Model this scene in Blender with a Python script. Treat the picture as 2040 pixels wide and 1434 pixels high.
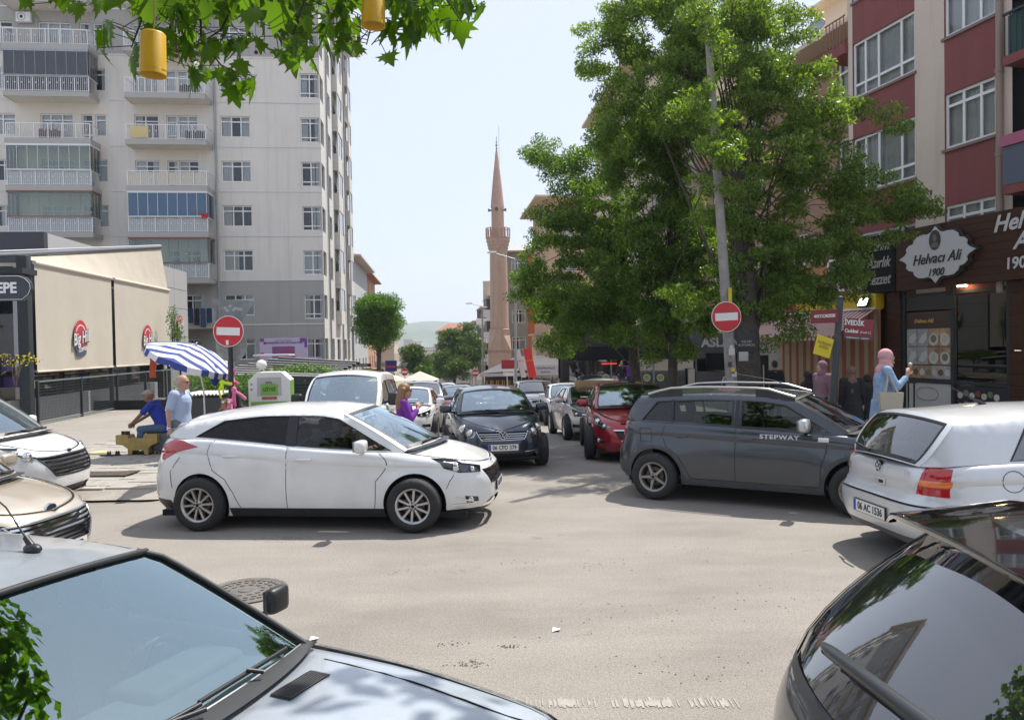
import bpy, bmesh, math, random
import numpy as np
from mathutils import Vector, Matrix, Euler
from mathutils.geometry import delaunay_2d_cdt
R = math.radians
rnd = random.Random(11)
sc = bpy.context.scene
for o in list(bpy.data.objects): bpy.data.objects.remove(o)
# ------------------------------------------------------------ camera, sky, sun, exposure
CAMZ, FPX = 2.2, 1530.0
cam_d = bpy.data.cameras.new('camera'); cam = bpy.data.objects.new('camera', cam_d)
sc.collection.objects.link(cam); sc.camera = cam
cam_d.sensor_width = 36.0; cam_d.lens = 36.0*FPX/2040.0
cam_d.clip_start = 0.05; cam_d.clip_end = 6000
cam.location = (0, 0, CAMZ)
CM = Matrix.Rotation(R(90-1.18), 3, 'X') @ Matrix.Rotation(R(-0.95), 3, 'Z')
cam.rotation_euler = CM.to_euler()
def ray(px, py): return CM @ Vector(((px-1020)/FPX, -(py-717)/FPX, -1.0))
def pt(px, py, Y):
    d = ray(px, py); return Vector((0, 0, CAMZ)) + d*(Y/d.y)
def gp(px, py, z=0.0):
    d = ray(px, py); return Vector((0, 0, CAMZ)) + d*((z-CAMZ)/d.z)
SUN = Vector((0.35, 0.42, 1.0)).normalized()
w = bpy.data.worlds.new('World'); sc.world = w; w.use_nodes = True
nt = w.node_tree; bg = nt.nodes['Background']
sky = nt.nodes.new('ShaderNodeTexSky'); sky.sky_type = 'NISHITA'; sky.sun_disc = False
sky.sun_elevation = math.asin(SUN.z); sky.sun_rotation = math.atan2(SUN.x, SUN.y)
sky.air_density = 1.0; sky.dust_density = 1.5; sky.ozone_density = 1.0; sky.altitude = 850
hz = nt.nodes.new('ShaderNodeMix'); hz.data_type = 'RGBA'; hz.inputs[0].default_value = 0.78   # thin milky overcast over the clear sky
hz.inputs[7].default_value = (4.75, 5.1, 6.0, 1)
nt.links.new(sky.outputs[0], hz.inputs[6]); nt.links.new(hz.outputs[2], bg.inputs[0]); bg.inputs[1].default_value = 0.122
sd = bpy.data.lights.new('sun', 'SUN'); sd.energy = 4.3; sd.angle = R(0.53); sd.color = (1.0, 0.955, 0.88)
so = bpy.data.objects.new('sun', sd); sc.collection.objects.link(so)
so.rotation_euler = SUN.to_track_quat('Z', 'Y').to_euler(); so.location = (0, 0, 60)
sc.view_settings.view_transform = 'Standard'; sc.view_settings.look = 'None'
sc.view_settings.gamma = 1.0; sc.view_settings.use_curve_mapping = False
sc.view_settings.exposure = 0.60
sc.render.engine = 'CYCLES'
sc.cycles.max_bounces = 8; sc.cycles.transparent_max_bounces = 12; sc.cycles.use_denoising = True
sc.cycles.caustics_reflective = False; sc.cycles.caustics_refractive = False
# ------------------------------------------------------------ materials
MATS = {}
def N(nt, t, **k):
    n = nt.nodes.new(t)
    for a, b in k.items(): setattr(n, a, b)
    return n
def mat(name, col, rough=0.7, metal=0.0, coat=0.0, noise=0.0, nscale=8.0, bump=0.0, bscale=40.0, emis=None, estr=1.0, ior=1.5, col2=None, spec=0.5, coat_r=0.03, streak=0.0):
    """principled with procedural value noise and fine relief in object coordinates"""
    if name in MATS: return MATS[name]
    m = bpy.data.materials.new(name); m.use_nodes = True; nt = m.node_tree
    b = nt.nodes['Principled BSDF']
    b.inputs['Base Color'].default_value = (*col, 1); b.inputs['Roughness'].default_value = rough
    b.inputs['Metallic'].default_value = metal; b.inputs['Coat Weight'].default_value = coat
    b.inputs['Coat Roughness'].default_value = coat_r; b.inputs['IOR'].default_value = ior
    b.inputs['Specular IOR Level'].default_value = spec
    tc = N(nt, 'ShaderNodeTexCoord')
    if noise > 0 or col2:
        nz = N(nt, 'ShaderNodeTexNoise'); nz.inputs['Scale'].default_value = nscale; nz.inputs['Detail'].default_value = 6; nz.inputs['Roughness'].default_value = 0.65
        nt.links.new(tc.outputs['Object'], nz.inputs['Vector'])
        rp = N(nt, 'ShaderNodeMapRange'); rp.inputs[1].default_value = 0.3; rp.inputs[2].default_value = 0.7
        nt.links.new(nz.outputs[0], rp.inputs[0])
        mx = N(nt, 'ShaderNodeMix', data_type='RGBA')
        c2 = col2 if col2 else tuple(min(1, c*(1+noise)) for c in col)
        c1 = col if col2 else tuple(c*(1-noise) for c in col)
        mx.inputs[6].default_value = (*c1, 1); mx.inputs[7].default_value = (*c2, 1)
        nt.links.new(rp.outputs[0], mx.inputs[0]); nt.links.new(mx.outputs[2], b.inputs['Base Color'])
    if streak > 0:   # rain streaks and grime running down a wall
        mp = N(nt, 'ShaderNodeMapping'); mp.inputs['Scale'].default_value = (2.6, 2.6, .16); n3 = N(nt, 'ShaderNodeTexNoise'); n3.inputs['Scale'].default_value = 1.0; n3.inputs['Detail'].default_value = 7; n3.inputs['Roughness'].default_value = .7
        nt.links.new(tc.outputs['Object'], mp.inputs[0]); nt.links.new(mp.outputs[0], n3.inputs['Vector']); r3 = N(nt, 'ShaderNodeMapRange'); r3.inputs[1].default_value = .50; r3.inputs[2].default_value = .78; r3.inputs[4].default_value = streak; nt.links.new(n3.outputs[0], r3.inputs[0])
        m3 = N(nt, 'ShaderNodeMix', data_type='RGBA'); nt.links.new(r3.outputs[0], m3.inputs[0]); nt.links.new(mx.outputs[2], m3.inputs[6]); m3.inputs[7].default_value = (*(c*.45 for c in col), 1); nt.links.new(m3.outputs[2], b.inputs['Base Color'])
    if bump > 0:
        n2 = N(nt, 'ShaderNodeTexNoise'); n2.inputs['Scale'].default_value = bscale; n2.inputs['Detail'].default_value = 4
        nt.links.new(tc.outputs['Object'], n2.inputs['Vector'])
        bp = N(nt, 'ShaderNodeBump'); bp.inputs['Strength'].default_value = bump; bp.inputs['Distance'].default_value = 0.02
        nt.links.new(n2.outputs[0], bp.inputs['Height']); nt.links.new(bp.outputs[0], b.inputs['Normal'])
    if emis:
        b.inputs['Emission Color'].default_value = (*emis, 1); b.inputs['Emission Strength'].default_value = estr
    MATS[name] = m; return m
def glass_mat(name, tint=(.8, .9, .88), ior=1.52, rough=0.0, boost=1.0, base=0.0, gcol=(1, 1, 1)):
    m = bpy.data.materials.new(name); m.use_nodes = True; nt = m.node_tree; nt.nodes.clear()
    out = N(nt, 'ShaderNodeOutputMaterial'); mx = N(nt, 'ShaderNodeMixShader'); fr = N(nt, 'ShaderNodeFresnel')
    tr = N(nt, 'ShaderNodeBsdfTransparent'); gl = N(nt, 'ShaderNodeBsdfGlossy')
    tr.inputs[0].default_value = (*tint, 1); gl.inputs['Roughness'].default_value = rough; gl.inputs[0].default_value = (*gcol, 1); fr.inputs[0].default_value = ior
    ml = N(nt, 'ShaderNodeMath', operation='MULTIPLY'); ml.use_clamp = True; ml.operation = 'MULTIPLY_ADD'; ml.inputs[1].default_value = boost; ml.inputs[2].default_value = base  # base adds mirror share beyond Fresnel, to brighten sky reflections
    nt.links.new(fr.outputs[0], ml.inputs[0]); nt.links.new(ml.outputs[0], mx.inputs[0])
    nt.links.new(tr.outputs[0], mx.inputs[1]); nt.links.new(gl.outputs[0], mx.inputs[2]); nt.links.new(mx.outputs[0], out.inputs[0])
    MATS[name] = m; return m
def paint(name, col, metal=0.0, rough=0.35, dust=0.06):
    """car paint: base with clear coat, slight dust film that roughens it"""
    if name in MATS: return MATS[name]
    m = mat(name, col, rough=rough, metal=metal, coat=1.0, noise=dust, nscale=3.0, coat_r=0.04)
    nt = m.node_tree; b = nt.nodes['Principled BSDF']; tc = N(nt, 'ShaderNodeTexCoord')
    nz = N(nt, 'ShaderNodeTexNoise'); nz.inputs['Scale'].default_value = 9; nz.inputs['Detail'].default_value = 5
    nt.links.new(tc.outputs['Object'], nz.inputs['Vector'])
    r = N(nt, 'ShaderNodeMapRange'); r.inputs[3].default_value = 0.01; r.inputs[4].default_value = 0.13
    nt.links.new(nz.outputs[0], r.inputs[0]); nt.links.new(r.outputs[0], b.inputs['Coat Roughness'])
    return m
def stripe_mat(name, c1, c2, scale, axis=0, rough=.8, soft=0.04, duty=.5):
    m = bpy.data.materials.new(name); m.use_nodes = True; nt = m.node_tree; b = nt.nodes['Principled BSDF']
    b.inputs['Roughness'].default_value = rough
    tc = N(nt, 'ShaderNodeTexCoord'); sp = N(nt, 'ShaderNodeSeparateXYZ'); nt.links.new(tc.outputs['Object'], sp.inputs[0])
    mu = N(nt, 'ShaderNodeMath', operation='MULTIPLY'); mu.inputs[1].default_value = scale; nt.links.new(sp.outputs[axis], mu.inputs[0])
    fr = N(nt, 'ShaderNodeMath', operation='FRACT'); nt.links.new(mu.outputs[0], fr.inputs[0])
    gt = N(nt, 'ShaderNodeMath', operation='GREATER_THAN'); gt.inputs[1].default_value = duty; nt.links.new(fr.outputs[0], gt.inputs[0])
    mx = N(nt, 'ShaderNodeMix', data_type='RGBA'); mx.inputs[6].default_value = (*c1, 1); mx.inputs[7].default_value = (*c2, 1)
    nt.links.new(gt.outputs[0], mx.inputs[0]); nt.links.new(mx.outputs[2], b.inputs['Base Color'])
    MATS[name] = m; return m
def leaf_mat(name, c1, c2, trans=0.45, tcol=None):
    m = bpy.data.materials.new(name); m.use_nodes = True; nt = m.node_tree; nt.nodes.clear()
    out = N(nt, 'ShaderNodeOutputMaterial'); g = N(nt, 'ShaderNodeNewGeometry')
    mx = N(nt, 'ShaderNodeMix', data_type='RGBA'); mx.inputs[6].default_value = (*c1, 1); mx.inputs[7].default_value = (*c2, 1)
    nt.links.new(g.outputs['Random Per Island'], mx.inputs[0])
    b = N(nt, 'ShaderNodeBsdfPrincipled'); b.inputs['Roughness'].default_value = .42; nt.links.new(mx.outputs[2], b.inputs['Base Color'])
    t = N(nt, 'ShaderNodeBsdfTranslucent')
    mm = N(nt, 'ShaderNodeMix', data_type='RGBA'); mm.blend_type = 'MULTIPLY'; mm.inputs[0].default_value = 1
    tc = tcol or (1.9, 2.0, .6); mm.inputs[7].default_value = (*tc, 1)
    nt.links.new(mx.outputs[2], mm.inputs[6]); nt.links.new(mm.outputs[2], t.inputs[0])
    ms = N(nt, 'ShaderNodeMixShader'); ms.inputs[0].default_value = trans
    nt.links.new(b.outputs[0], ms.inputs[1]); nt.links.new(t.outputs[0], ms.inputs[2]); nt.links.new(ms.outputs[0], out.inputs[0])
    MATS[name] = m; return m
black = mat('black plastic', (.018, .018, .02), .45, noise=.3)
rubber = mat('rubber', (.022, .022, .023), .75, noise=.3, nscale=14, bump=.2)
dark = mat('dark void', (.008, .008, .009), .9)
chrome = mat('chrome', (.75, .76, .78), .12, 1.0)
alloy = mat('alloy', (.50, .50, .50), .32, .8, noise=.15, nscale=20)
steel = mat('galvanised steel', (.33, .35, .37), .45, .6, noise=.2, nscale=12)
white = mat('white plastic', (.78, .78, .77), .4, noise=.04)
whitep = mat('white paint wall', (.72, .71, .69), .7, noise=.06, nscale=2)
cglass = glass_mat('clear car glass', (.70, .80, .79), 1.6, boost=1.5, base=.26, gcol=(.80, .93, 1.0))   # base and tint add a pale sky reflection to the screens
dglass = mat('dark tinted glass', (.012, .014, .016), .02, coat=1.0, ior=2.0, spec=.8)
shopglass = glass_mat('shop glass', (.7, .75, .74), 1.5)
wglass = glass_mat('window glass', (.84, .88, .89), 1.52, boost=1.5)
# ------------------------------------------------------------ mesh building
class MB:
    def __init__(s): s.v = []; s.f = []; s.m = []; s.s = []
    def add(s, verts, faces, mi=0, smooth=False, M=None):
        o = len(s.v)
        for p in verts:
            p = Vector(p)
            if M is not None: p = M @ p
            s.v.append((p.x, p.y, p.z))
        for f in faces: s.f.append([i+o for i in f]); s.m.append(mi); s.s.append(smooth)
        return s
    def box(s, x0, x1, y0, y1, z0, z1, mi=0, M=None):
        v = [(x0,y0,z0),(x1,y0,z0),(x1,y1,z0),(x0,y1,z0),(x0,y0,z1),(x1,y0,z1),(x1,y1,z1),(x0,y1,z1)]
        return s.add(v, [(0,3,2,1),(4,5,6,7),(0,1,5,4),(1,2,6,5),(2,3,7,6),(3,0,4,7)], mi, False, M)
    def rbox(s, x0, x1, y0, y1, z0, z1, r=.02, mi=0, M=None):
        """box with chamfered edges"""
        r = min(r, (x1-x0)*.45, (y1-y0)*.45, (z1-z0)*.45)
        bm = bmesh.new(); bmesh.ops.create_cube(bm, size=1)
        for v in bm.verts: v.co = Vector(((x0+x1)/2+v.co.x*(x1-x0), (y0+y1)/2+v.co.y*(y1-y0), (z0+z1)/2+v.co.z*(z1-z0)))
        bmesh.ops.bevel(bm, geom=bm.edges[:], offset=r, segments=2, profile=.6, affect='EDGES')
        bm.verts.index_update(); s.add([v.co for v in bm.verts], [[v.index for v in f.verts] for f in bm.faces], mi, True, M); bm.free(); return s
    def cyl(s, p0, p1, r0, r1=None, n=10, mi=0, cap=True, M=None, smooth=True):
        r1 = r0 if r1 is None else r1
        p0 = Vector(p0); p1 = Vector(p1); d = p1-p0
        if d.length < 1e-7: return s
        q = d.to_track_quat('Z', 'Y'); vs = []
        for p, r in ((p0, r0), (p1, r1)):
            for k in range(n): a = 2*math.pi*k/n; vs.append(p + q @ Vector((r*math.cos(a), r*math.sin(a), 0)))
        fs = [(k, (k+1) % n, n+(k+1) % n, n+k) for k in range(n)]
        s.add(vs, fs, mi, smooth, M)
        if cap: s.add(vs, [tuple(range(n-1, -1, -1)), tuple(range(n, 2*n))], mi, False, M)
        return s
    def tube(s, path, r, n=8, mi=0, M=None, cap=True):
        path = [Vector(p) for p in path]; rs = r if isinstance(r, (list, tuple)) else [r]*len(path); vs = []
        up = None
        for i, p in enumerate(path):
            d = (path[min(i+1, len(path)-1)]-path[max(i-1, 0)]).normalized()
            if up is None: up = d.orthogonal().normalized()
            up = (up-d*up.dot(d)).normalized(); sd_ = d.cross(up)
            for k in range(n): a = 2*math.pi*k/n; vs.append(p+(up*math.cos(a)+sd_*math.sin(a))*rs[i])
        fs = []
        for i in range(len(path)-1):
            for k in range(n): fs.append((i*n+k, i*n+(k+1) % n, (i+1)*n+(k+1) % n, (i+1)*n+k))
        s.add(vs, fs, mi, True, M)
        if cap: s.add(vs, [tuple(range(n-1, -1, -1)), tuple(range((len(path)-1)*n, len(path)*n))], mi, False, M)
        return s
    def lathe(s, prof, n=24, mi=0, M=None, smooth=True):
        """profile of (r,z) turned about z"""
        vs = []
        for r_, z_ in prof:
            for k in range(n): a = 2*math.pi*k/n; vs.append((r_*math.cos(a), r_*math.sin(a), z_))
        fs = []
        for i in range(len(prof)-1):
            for k in range(n): fs.append((i*n+k, i*n+(k+1) % n, (i+1)*n+(k+1) % n, (i+1)*n+k))
        return s.add(vs, fs, mi, smooth, M)
    def prism(s, poly, t, mi=0, M=None):
        """polygon in local xz extruded along +y by t"""
        n = len(poly); vs = [(x, 0, z) for x, z in poly]+[(x, t, z) for x, z in poly]
        fs = [tuple(range(n)), tuple(range(2*n-1, n-1, -1))]+[(k, n+k, n+(k+1) % n, (k+1) % n) for k in range(n)]
        return s.add(vs, fs, mi, False, M)
    def ell(s, c, r, n=12, m=8, mi=0, M=None):
        vs = [(c[0], c[1], c[2]-r[2])]
        for i in range(1, m):
            a = math.pi*i/m-math.pi/2
            for k in range(n): b = 2*math.pi*k/n; vs.append((c[0]+r[0]*math.cos(a)*math.cos(b), c[1]+r[1]*math.cos(a)*math.sin(b), c[2]+r[2]*math.sin(a)))
        vs.append((c[0], c[1], c[2]+r[2])); fs = [(0, 1+(k+1) % n, 1+k) for k in range(n)]
        for i in range(m-2):
            for k in range(n): fs.append((1+i*n+k, 1+i*n+(k+1) % n, 1+(i+1)*n+(k+1) % n, 1+(i+1)*n+k))
        L = len(vs)-1; fs += [(L, 1+(m-2)*n+k, 1+(m-2)*n+(k+1) % n) for k in range(n)]
        return s.add(vs, fs, mi, True, M)
    def grid(s, P, mi=0, smooth=True, flip=False):
        """P[i][j] of points"""
        a, b = len(P), len(P[0]); vs = [p for r_ in P for p in r_]
        fs = [(i*b+j, (i+1)*b+j, (i+1)*b+j+1, i*b+j+1) for i in range(a-1) for j in range(b-1)]
        if flip: fs = [f[::-1] for f in fs]
        return s.add(vs, fs, mi, smooth)
    def mesh(s, name, mats, weld=False):
        me = bpy.data.meshes.new(name); me.from_pydata(s.v, [], s.f)
        for m in (mats if isinstance(mats, (list, tuple)) else [mats]): me.materials.append(m)
        me.polygons.foreach_set('material_index', s.m); me.polygons.foreach_set('use_smooth', s.s)
        if weld:
            bm = bmesh.new(); bm.from_mesh(me); bmesh.ops.remove_doubles(bm, verts=bm.verts, dist=.0004); bm.to_mesh(me); bm.free()
        me.update(); return me
    def obj(s, name, mats, parent=None, weld=False, M=None):
        return link(name, s.mesh(name, mats, weld), parent, M)
def link(name, data, parent=None, M=None):
    o = bpy.data.objects.new(name, data); sc.collection.objects.link(o)
    if parent is not None: o.parent = parent
    if M is not None: o.matrix_basis = M if isinstance(M, Matrix) else Matrix.Translation(M)
    return o
def tag(o, label=None, cat=None, group=None, kind=None):
    if label: o['label'] = label
    if cat: o['category'] = cat
    if group: o['group'] = group
    if kind: o['kind'] = kind
    return o
def thing(name, label, cat, loc=(0, 0, 0), rz=0.0, group=None, scale=1.0):
    o = link(name, None); o.location = loc; o.rotation_euler = (0, 0, rz); o.scale = (scale,)*3
    return tag(o, label, cat, group)
def copy_tree(o, parent=None):
    c = o.copy(); sc.collection.objects.link(c)
    if parent is not None: c.parent = parent
    for ch in list(o.children): copy_tree(ch, c)
    return c
def text(body, size, m, parent, loc, rot, name='lettering', ext=.004, shear=0.0, align='CENTER', xs=1.0, bold=0.0, sp=1.0):
    cu = bpy.data.curves.new(name, 'FONT'); cu.body = body; cu.size = size; cu.extrude = ext; cu.shear = shear
    cu.align_x = align; cu.align_y = 'CENTER'; cu.offset = bold; cu.space_character = sp; cu.resolution_u = 3
    cu.materials.append(m)
    t = bpy.data.objects.new('t', cu); me = bpy.data.meshes.new_from_object(t); bpy.data.objects.remove(t); me.name = name
    if not me.materials: me.materials.append(m)
    o = link(name, me, parent)
    o.location = loc; o.rotation_euler = rot; o.scale = (xs, 1, 1); return o
def frame(origin, e, n_out=None):
    """matrix: local x along e (horizontal), y = into the wall (away from the viewer side), z up"""
    e = Vector((e[0], e[1], 0)).normalized(); y = Vector((-e.y, e.x, 0))
    return Matrix(((e.x, y.x, 0, origin[0]), (e.y, y.y, 0, origin[1]), (0, 0, 1, origin[2]), (0, 0, 0, 1)))
def pchip(pts):
    xs = [p[0] for p in pts]; ys = [p[1] for p in pts]; n = len(xs)
    h = [xs[i+1]-xs[i] for i in range(n-1)]; dl = [(ys[i+1]-ys[i])/h[i] for i in range(n-1)]
    d = [0]*n; d[0] = dl[0]; d[-1] = dl[-1]
    for i in range(1, n-1):
        if dl[i-1]*dl[i] > 0: w1 = 2*h[i]+h[i-1]; w2 = h[i]+2*h[i-1]; d[i] = (w1+w2)/(w1/dl[i-1]+w2/dl[i])
    def f(x):
        if x <= xs[0]: return ys[0]
        if x >= xs[-1]: return ys[-1]
        lo = 0
        while x > xs[lo+1]: lo += 1
        t = (x-xs[lo])/h[lo]; t2 = t*t; t3 = t2*t
        return ys[lo]*(2*t3-3*t2+1)+h[lo]*d[lo]*(t3-2*t2+t)+ys[lo+1]*(-2*t3+3*t2)+h[lo]*d[lo+1]*(t3-t2)
    return f
def inpoly(x, y, P):
    c = False; j = len(P)-1
    for i in range(len(P)):
        xi, yi = P[i]; xj, yj = P[j]
        if (yi > y) != (yj > y) and x < (xj-xi)*(y-yi)/(yj-yi)+xi: c = not c
        j = i
    return c
def dens(poly, step=.05, closed=True):
    out = []; n = len(poly)
    for i in range(n if closed else n-1):
        a = poly[i]; b = poly[(i+1) % n]; k = max(1, int(math.hypot(b[0]-a[0], b[1]-a[1])/step))
        for t in range(k): out.append((a[0]+(b[0]-a[0])*t/k, a[1]+(b[1]-a[1])*t/k))
    if not closed: out.append(poly[-1])
    return out
# ------------------------------------------------------------ car builder
lens_m = glass_mat('lamp lens', (.92, .93, .93), 1.5)
bowl_m = mat('lamp bowl', (.42, .43, .45), .25, .85)
bowld_m = mat('dark lamp bowl', (.10, .10, .11), .25, .7)
redlamp = mat('red lamp lens', (.42, .008, .012), .08, coat=1.0)
orangelamp = mat('orange lamp lens', (.75, .18, .03), .08, coat=1.0)
whitelamp = mat('white lamp lens', (.72, .72, .70), .1, coat=1.0)
plate_m = mat('number plate', (.72, .72, .70), .4)
plate_t = mat('plate black', (.02, .02, .02), .5)
plate_b = mat('plate blue', (.02, .06, .42), .5)
seat_m = mat('seat fabric', (.05, .05, .055), .85, noise=.3, nscale=30)
trim_m = mat('cabin trim', (.11, .11, .112), .7, noise=.2)
under_m = mat('underbody', (.012, .012, .012), .9)
class Car:
    def __init__(c, **k):
        c.L = k['L']; c.hw = k['hw']; c.H = k['H']; c.zb = k.get('zb', .2)
        c.nf = k.get('nf', 4.6); c.nr = k.get('nr', 5.5)
        c.fi = pchip(k['front']); c.ri = pchip(k['rear'])
        c.wp = pchip(k['wp']); c.k = k
        c.tab_f = c.table(c.nf); c.tab_r = c.table(c.nr)
        c.Qf = c.tab_f[-1][0]; c.Qr = -c.tab_r[-1][0]
        c.zt = None
        kn = [(c.side(x, z)[0], z) for x, z in k['rim']]; kn = [p for i, p in enumerate(kn) if c.Qr+.2 < p[0] < c.Qf-.2 and (i == 0 or p[0] > kn[i-1][0]+.02)]
        kn = [(c.Qr, k['rear_z'])] + kn + [(c.Qf, k['nose_z'])]
        c.zt = pchip(kn)
        c.rimx = pchip(k['rim'])
        c.axf, c.axr, c.wr = k['axf'], k['axr'], k['wr']
        c.ar = k.get('arch', c.wr+.045); c.fl = k.get('flare', .018)
        c.cab = k['cab']
        top = [p for p in c.cab[1:-1]]; top = sorted(top); c.zr = pchip(top)
        c.tb = k.get('tumble', .42); c.cr = k.get('crown', .05)
        c.bb, c.bt = k.get('bulge_b', .16), k.get('bulge_t', .10)
        c.rb, c.rt = k.get('rbulge_b', .08), k.get('rbulge_t', .07)
        c.cb = k.get('crown_b', .035)
    def table(c, n):
        pts = []; cs = .5**(1/n); a = c.L/2; w = c.hw
        for i in range(61): x = cs*i/60; pts.append((x, (1-x**n)**(1/n)))
        for i in range(1, 61): y = cs*(1-i/60); pts.append(((1-y**n)**(1/n), y))
        out = []; q = 0
        for i, (x, y) in enumerate(pts):
            if i: q += math.hypot((x-pts[i-1][0])*a, (y-pts[i-1][1])*w)
            out.append((q, x, y))
        return out
    def a(c, z, front): return c.L/2 - (c.fi(z) if front else c.ri(z))
    def look(c, tab, key, v):
        lo, hi = 0, len(tab)-1; inc = tab[-1][key] > tab[0][key]
        while hi-lo > 1:
            m = (lo+hi)//2
            if (tab[m][key] <= v) == inc: lo = m
            else: hi = m
        A, B = tab[lo], tab[hi]; d = B[key]-A[key]; t = 0 if abs(d) < 1e-12 else max(0, min(1, (v-A[key])/d))
        return tuple(A[i]+(B[i]-A[i])*t for i in range(3))
    def side(c, x, z):
        f = x >= 0; cx = min(1, abs(x)/c.a(z, f)); q = c.look(c.tab_f if f else c.tab_r, 1, cx)[0]
        return (q if f else -q, z)
    def fr(c, y, z): return (c.look(c.tab_f, 2, abs(y)/(c.hw*c.wp(z)))[0], z)
    def re(c, y, z): return (-c.look(c.tab_r, 2, abs(y)/(c.hw*c.wp(z)))[0], z)
    def pp(c, pts):
        out = []
        for p in pts:
            if p[0] == 's': out.append(c.side(p[1], p[2]))
            elif p[0] == 'f': out.append(c.fr(p[1], p[2]))
            elif p[0] == 'r': out.append(c.re(p[1], p[2]))
            else: out.append(p)
        return out
    def S0(c, q, z):
        f = q >= 0; _, cx, cy = c.look(c.tab_f if f else c.tab_r, 0, abs(q))
        d = max(0, c.zt(q)-z) if c.zt else 1; r = c.k.get('sh', .045); dl = 0
        if d < r: dl = r-math.sqrt(max(0, r*r-(r-d)**2))
        a = c.a(z, f)-dl; w_ = c.hw*c.wp(z)-dl; x = a*cx*(1 if f else -1); y = w_*cy
        if cy > .5:
            if c.zt: t_ = max(0, min(1, (d-.150)/.022)); y -= .011*t_*t_*(3-2*t_)*max(0, 1-(d-.17)/.35)*min(1, (cy-.5)*4)
            for ax in (c.axf, c.axr):
                e = ((x-ax)**2+(z-c.wr)**2)/(c.ar*1.35)**2; y += c.fl*math.exp(-e*e*1.2)
        return Vector((x, y, z))
    def nrm(c, q, z):
        e = .012; a = c.S0(q+e, z)-c.S0(q-e, z); b = c.S0(q, z+e)-c.S0(q, z-e); n = b.cross(a)
        if n.length < 1e-9: return Vector((1, 0, 0))
        n.normalize(); p = c.S0(q, z)
        return -n if n.dot(Vector((p.x*.3, p.y, 0))) < 0 else n
    def S(c, q, z, off=0.0, sg=1):
        p = c.S0(q, z)
        if off: p = p+c.nrm(q, z)*off
        return Vector((p.x, p.y*sg, p.z))
    def yb(c, x):
        z = c.rimx(x); return c.S0(*c.side(x, z)).y
    def G(c, x, z):
        zr = c.zr(max(c.cab[-2][0], min(c.cab[1][0], x))); zb_ = c.rimx(x); y = c.yb(x)-c.k.get('ginset', .0)-c.tb*max(0, z-zb_)-.08*max(0, z-zb_)**2
        r = .06; d = zr-z
        if d < r: y -= r-math.sqrt(max(0, r*r-(r-max(0, d))**2))
        return y
    # --- triangulate a domain with constraints; returns tri list by region
    def cdt(c, dom, polys, inner):
        vs = []; es = []
        def addp(P, closed=True):
            i0 = len(vs); vs.extend(P)
            for i in range(len(P)-(0 if closed else 1)): es.append((i0+i, i0+(i+1) % len(P)))
        addp(dom)
        for P in polys: addp(P)
        for p in inner:
            if inpoly(p[0], p[1], dom): vs.append(p)
        r = delaunay_2d_cdt([Vector(v) for v in vs], es, [], 0, 1e-5)
        return [(v.x, v.y) for v in r[0]], [tuple(f) for f in r[2]]
    def shell(c):
        k = c.k; n = int((c.Qf-c.Qr)/.07)
        qs = [c.Qr+(c.Qf-c.Qr)*i/n for i in range(n+1)]
        zbt = lambda q: c.zb+k.get('endlift', .03)*(max(0, abs(q)-c.L*.36)/(c.L*.2))**1.0
        dom = [(q, zbt(q)) for q in qs]+[(c.Qf, zbt(c.Qf)+(c.zt(c.Qf)-zbt(c.Qf))*t/8) for t in range(1, 8)]+[(q, c.zt(q)) for q in reversed(qs)]+[(c.Qr, zbt(c.Qr)+(c.zt(c.Qr)-zbt(c.Qr))*(1-t/8)) for t in range(1, 8)]
        inner = []
        for q in qs[1:-1]:
            zt = c.zt(q); z0 = zbt(q)
            for t in (.1, .2, .3, .4, .5, .6, .7, .8): inner.append((q+.0007, z0+(zt-.05-z0)*t/.85))
            for d in (.19, .172, .161, .149, .03, .014, .005): inner.append((q+.0003, zt-d))
        def circ(ax, r): return [c.side(ax+r*math.cos(a), c.wr+r*math.sin(a)) for a in [2*math.pi*i/40 for i in range(40)]]
        arches = [circ(c.axf, c.ar), circ(c.axr, c.ar)]
        regs = []
        for nm, m, P in k['regions'](c): regs.append((nm, m, dens(P, .05)))
        V, F = c.cdt(dom, arches+[r[2] for r in regs], inner)
        out = {}
        for f in F:
            cx = sum(V[i][0] for i in f)/3; cy = sum(V[i][1] for i in f)/3
            if not inpoly(cx, cy, dom) or any(inpoly(cx, cy, a) for a in arches): continue
            nm = 'body'; m = None
            for a_, b_, P in regs:
                if inpoly(cx, cy, P): nm = a_; m = b_; break
            out.setdefault(nm, (m, []))[1].append(f)
        c.V, c.out, c.arches = V, out, arches
        return out
    def patch(c, mb, tris, sg, off=0.0, mi=0, solid=0.0):
        idx = {}; vs = []
        for f in tris:
            for i in f:
                if i not in idx: idx[i] = len(vs); vs.append(c.S(c.V[i][0], c.V[i][1], off, sg))
        fs = []
        for f in tris:
            t = [idx[i] for i in f]; a, b, d = (vs[i] for i in t); n = (b-a).cross(d-a); ce = (a+b+d)/3
            if n.dot(Vector((ce.x*.3, ce.y, 0))) < 0: t = t[::-1]
            fs.append(t)
        mb.add(vs, fs, mi, True)
    def ribbon(c, pts, w_, off=.003, sg=1, mb=None, mi=0, step=.04, thick=0.0):
        """strip that follows the body surface along points in (q,z)"""
        mb = mb or MB(); P = dens(pts, step, False); A = []
        for i, p in enumerate(P):
            a = P[max(0, i-1)]; b = P[min(len(P)-1, i+1)]; d = math.hypot(b[0]-a[0], b[1]-a[1]) or 1
            nx, nz = -(b[1]-a[1])/d*w_/2, (b[0]-a[0])/d*w_/2
            A.append([c.S(p[0]+nx, p[1]+nz, 0 if thick else off, sg), c.S(p[0]+nx*.6, p[1]+nz*.6, off, sg), c.S(p[0]-nx*.6, p[1]-nz*.6, off, sg), c.S(p[0]-nx, p[1]-nz, 0 if thick else off, sg)])
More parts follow.
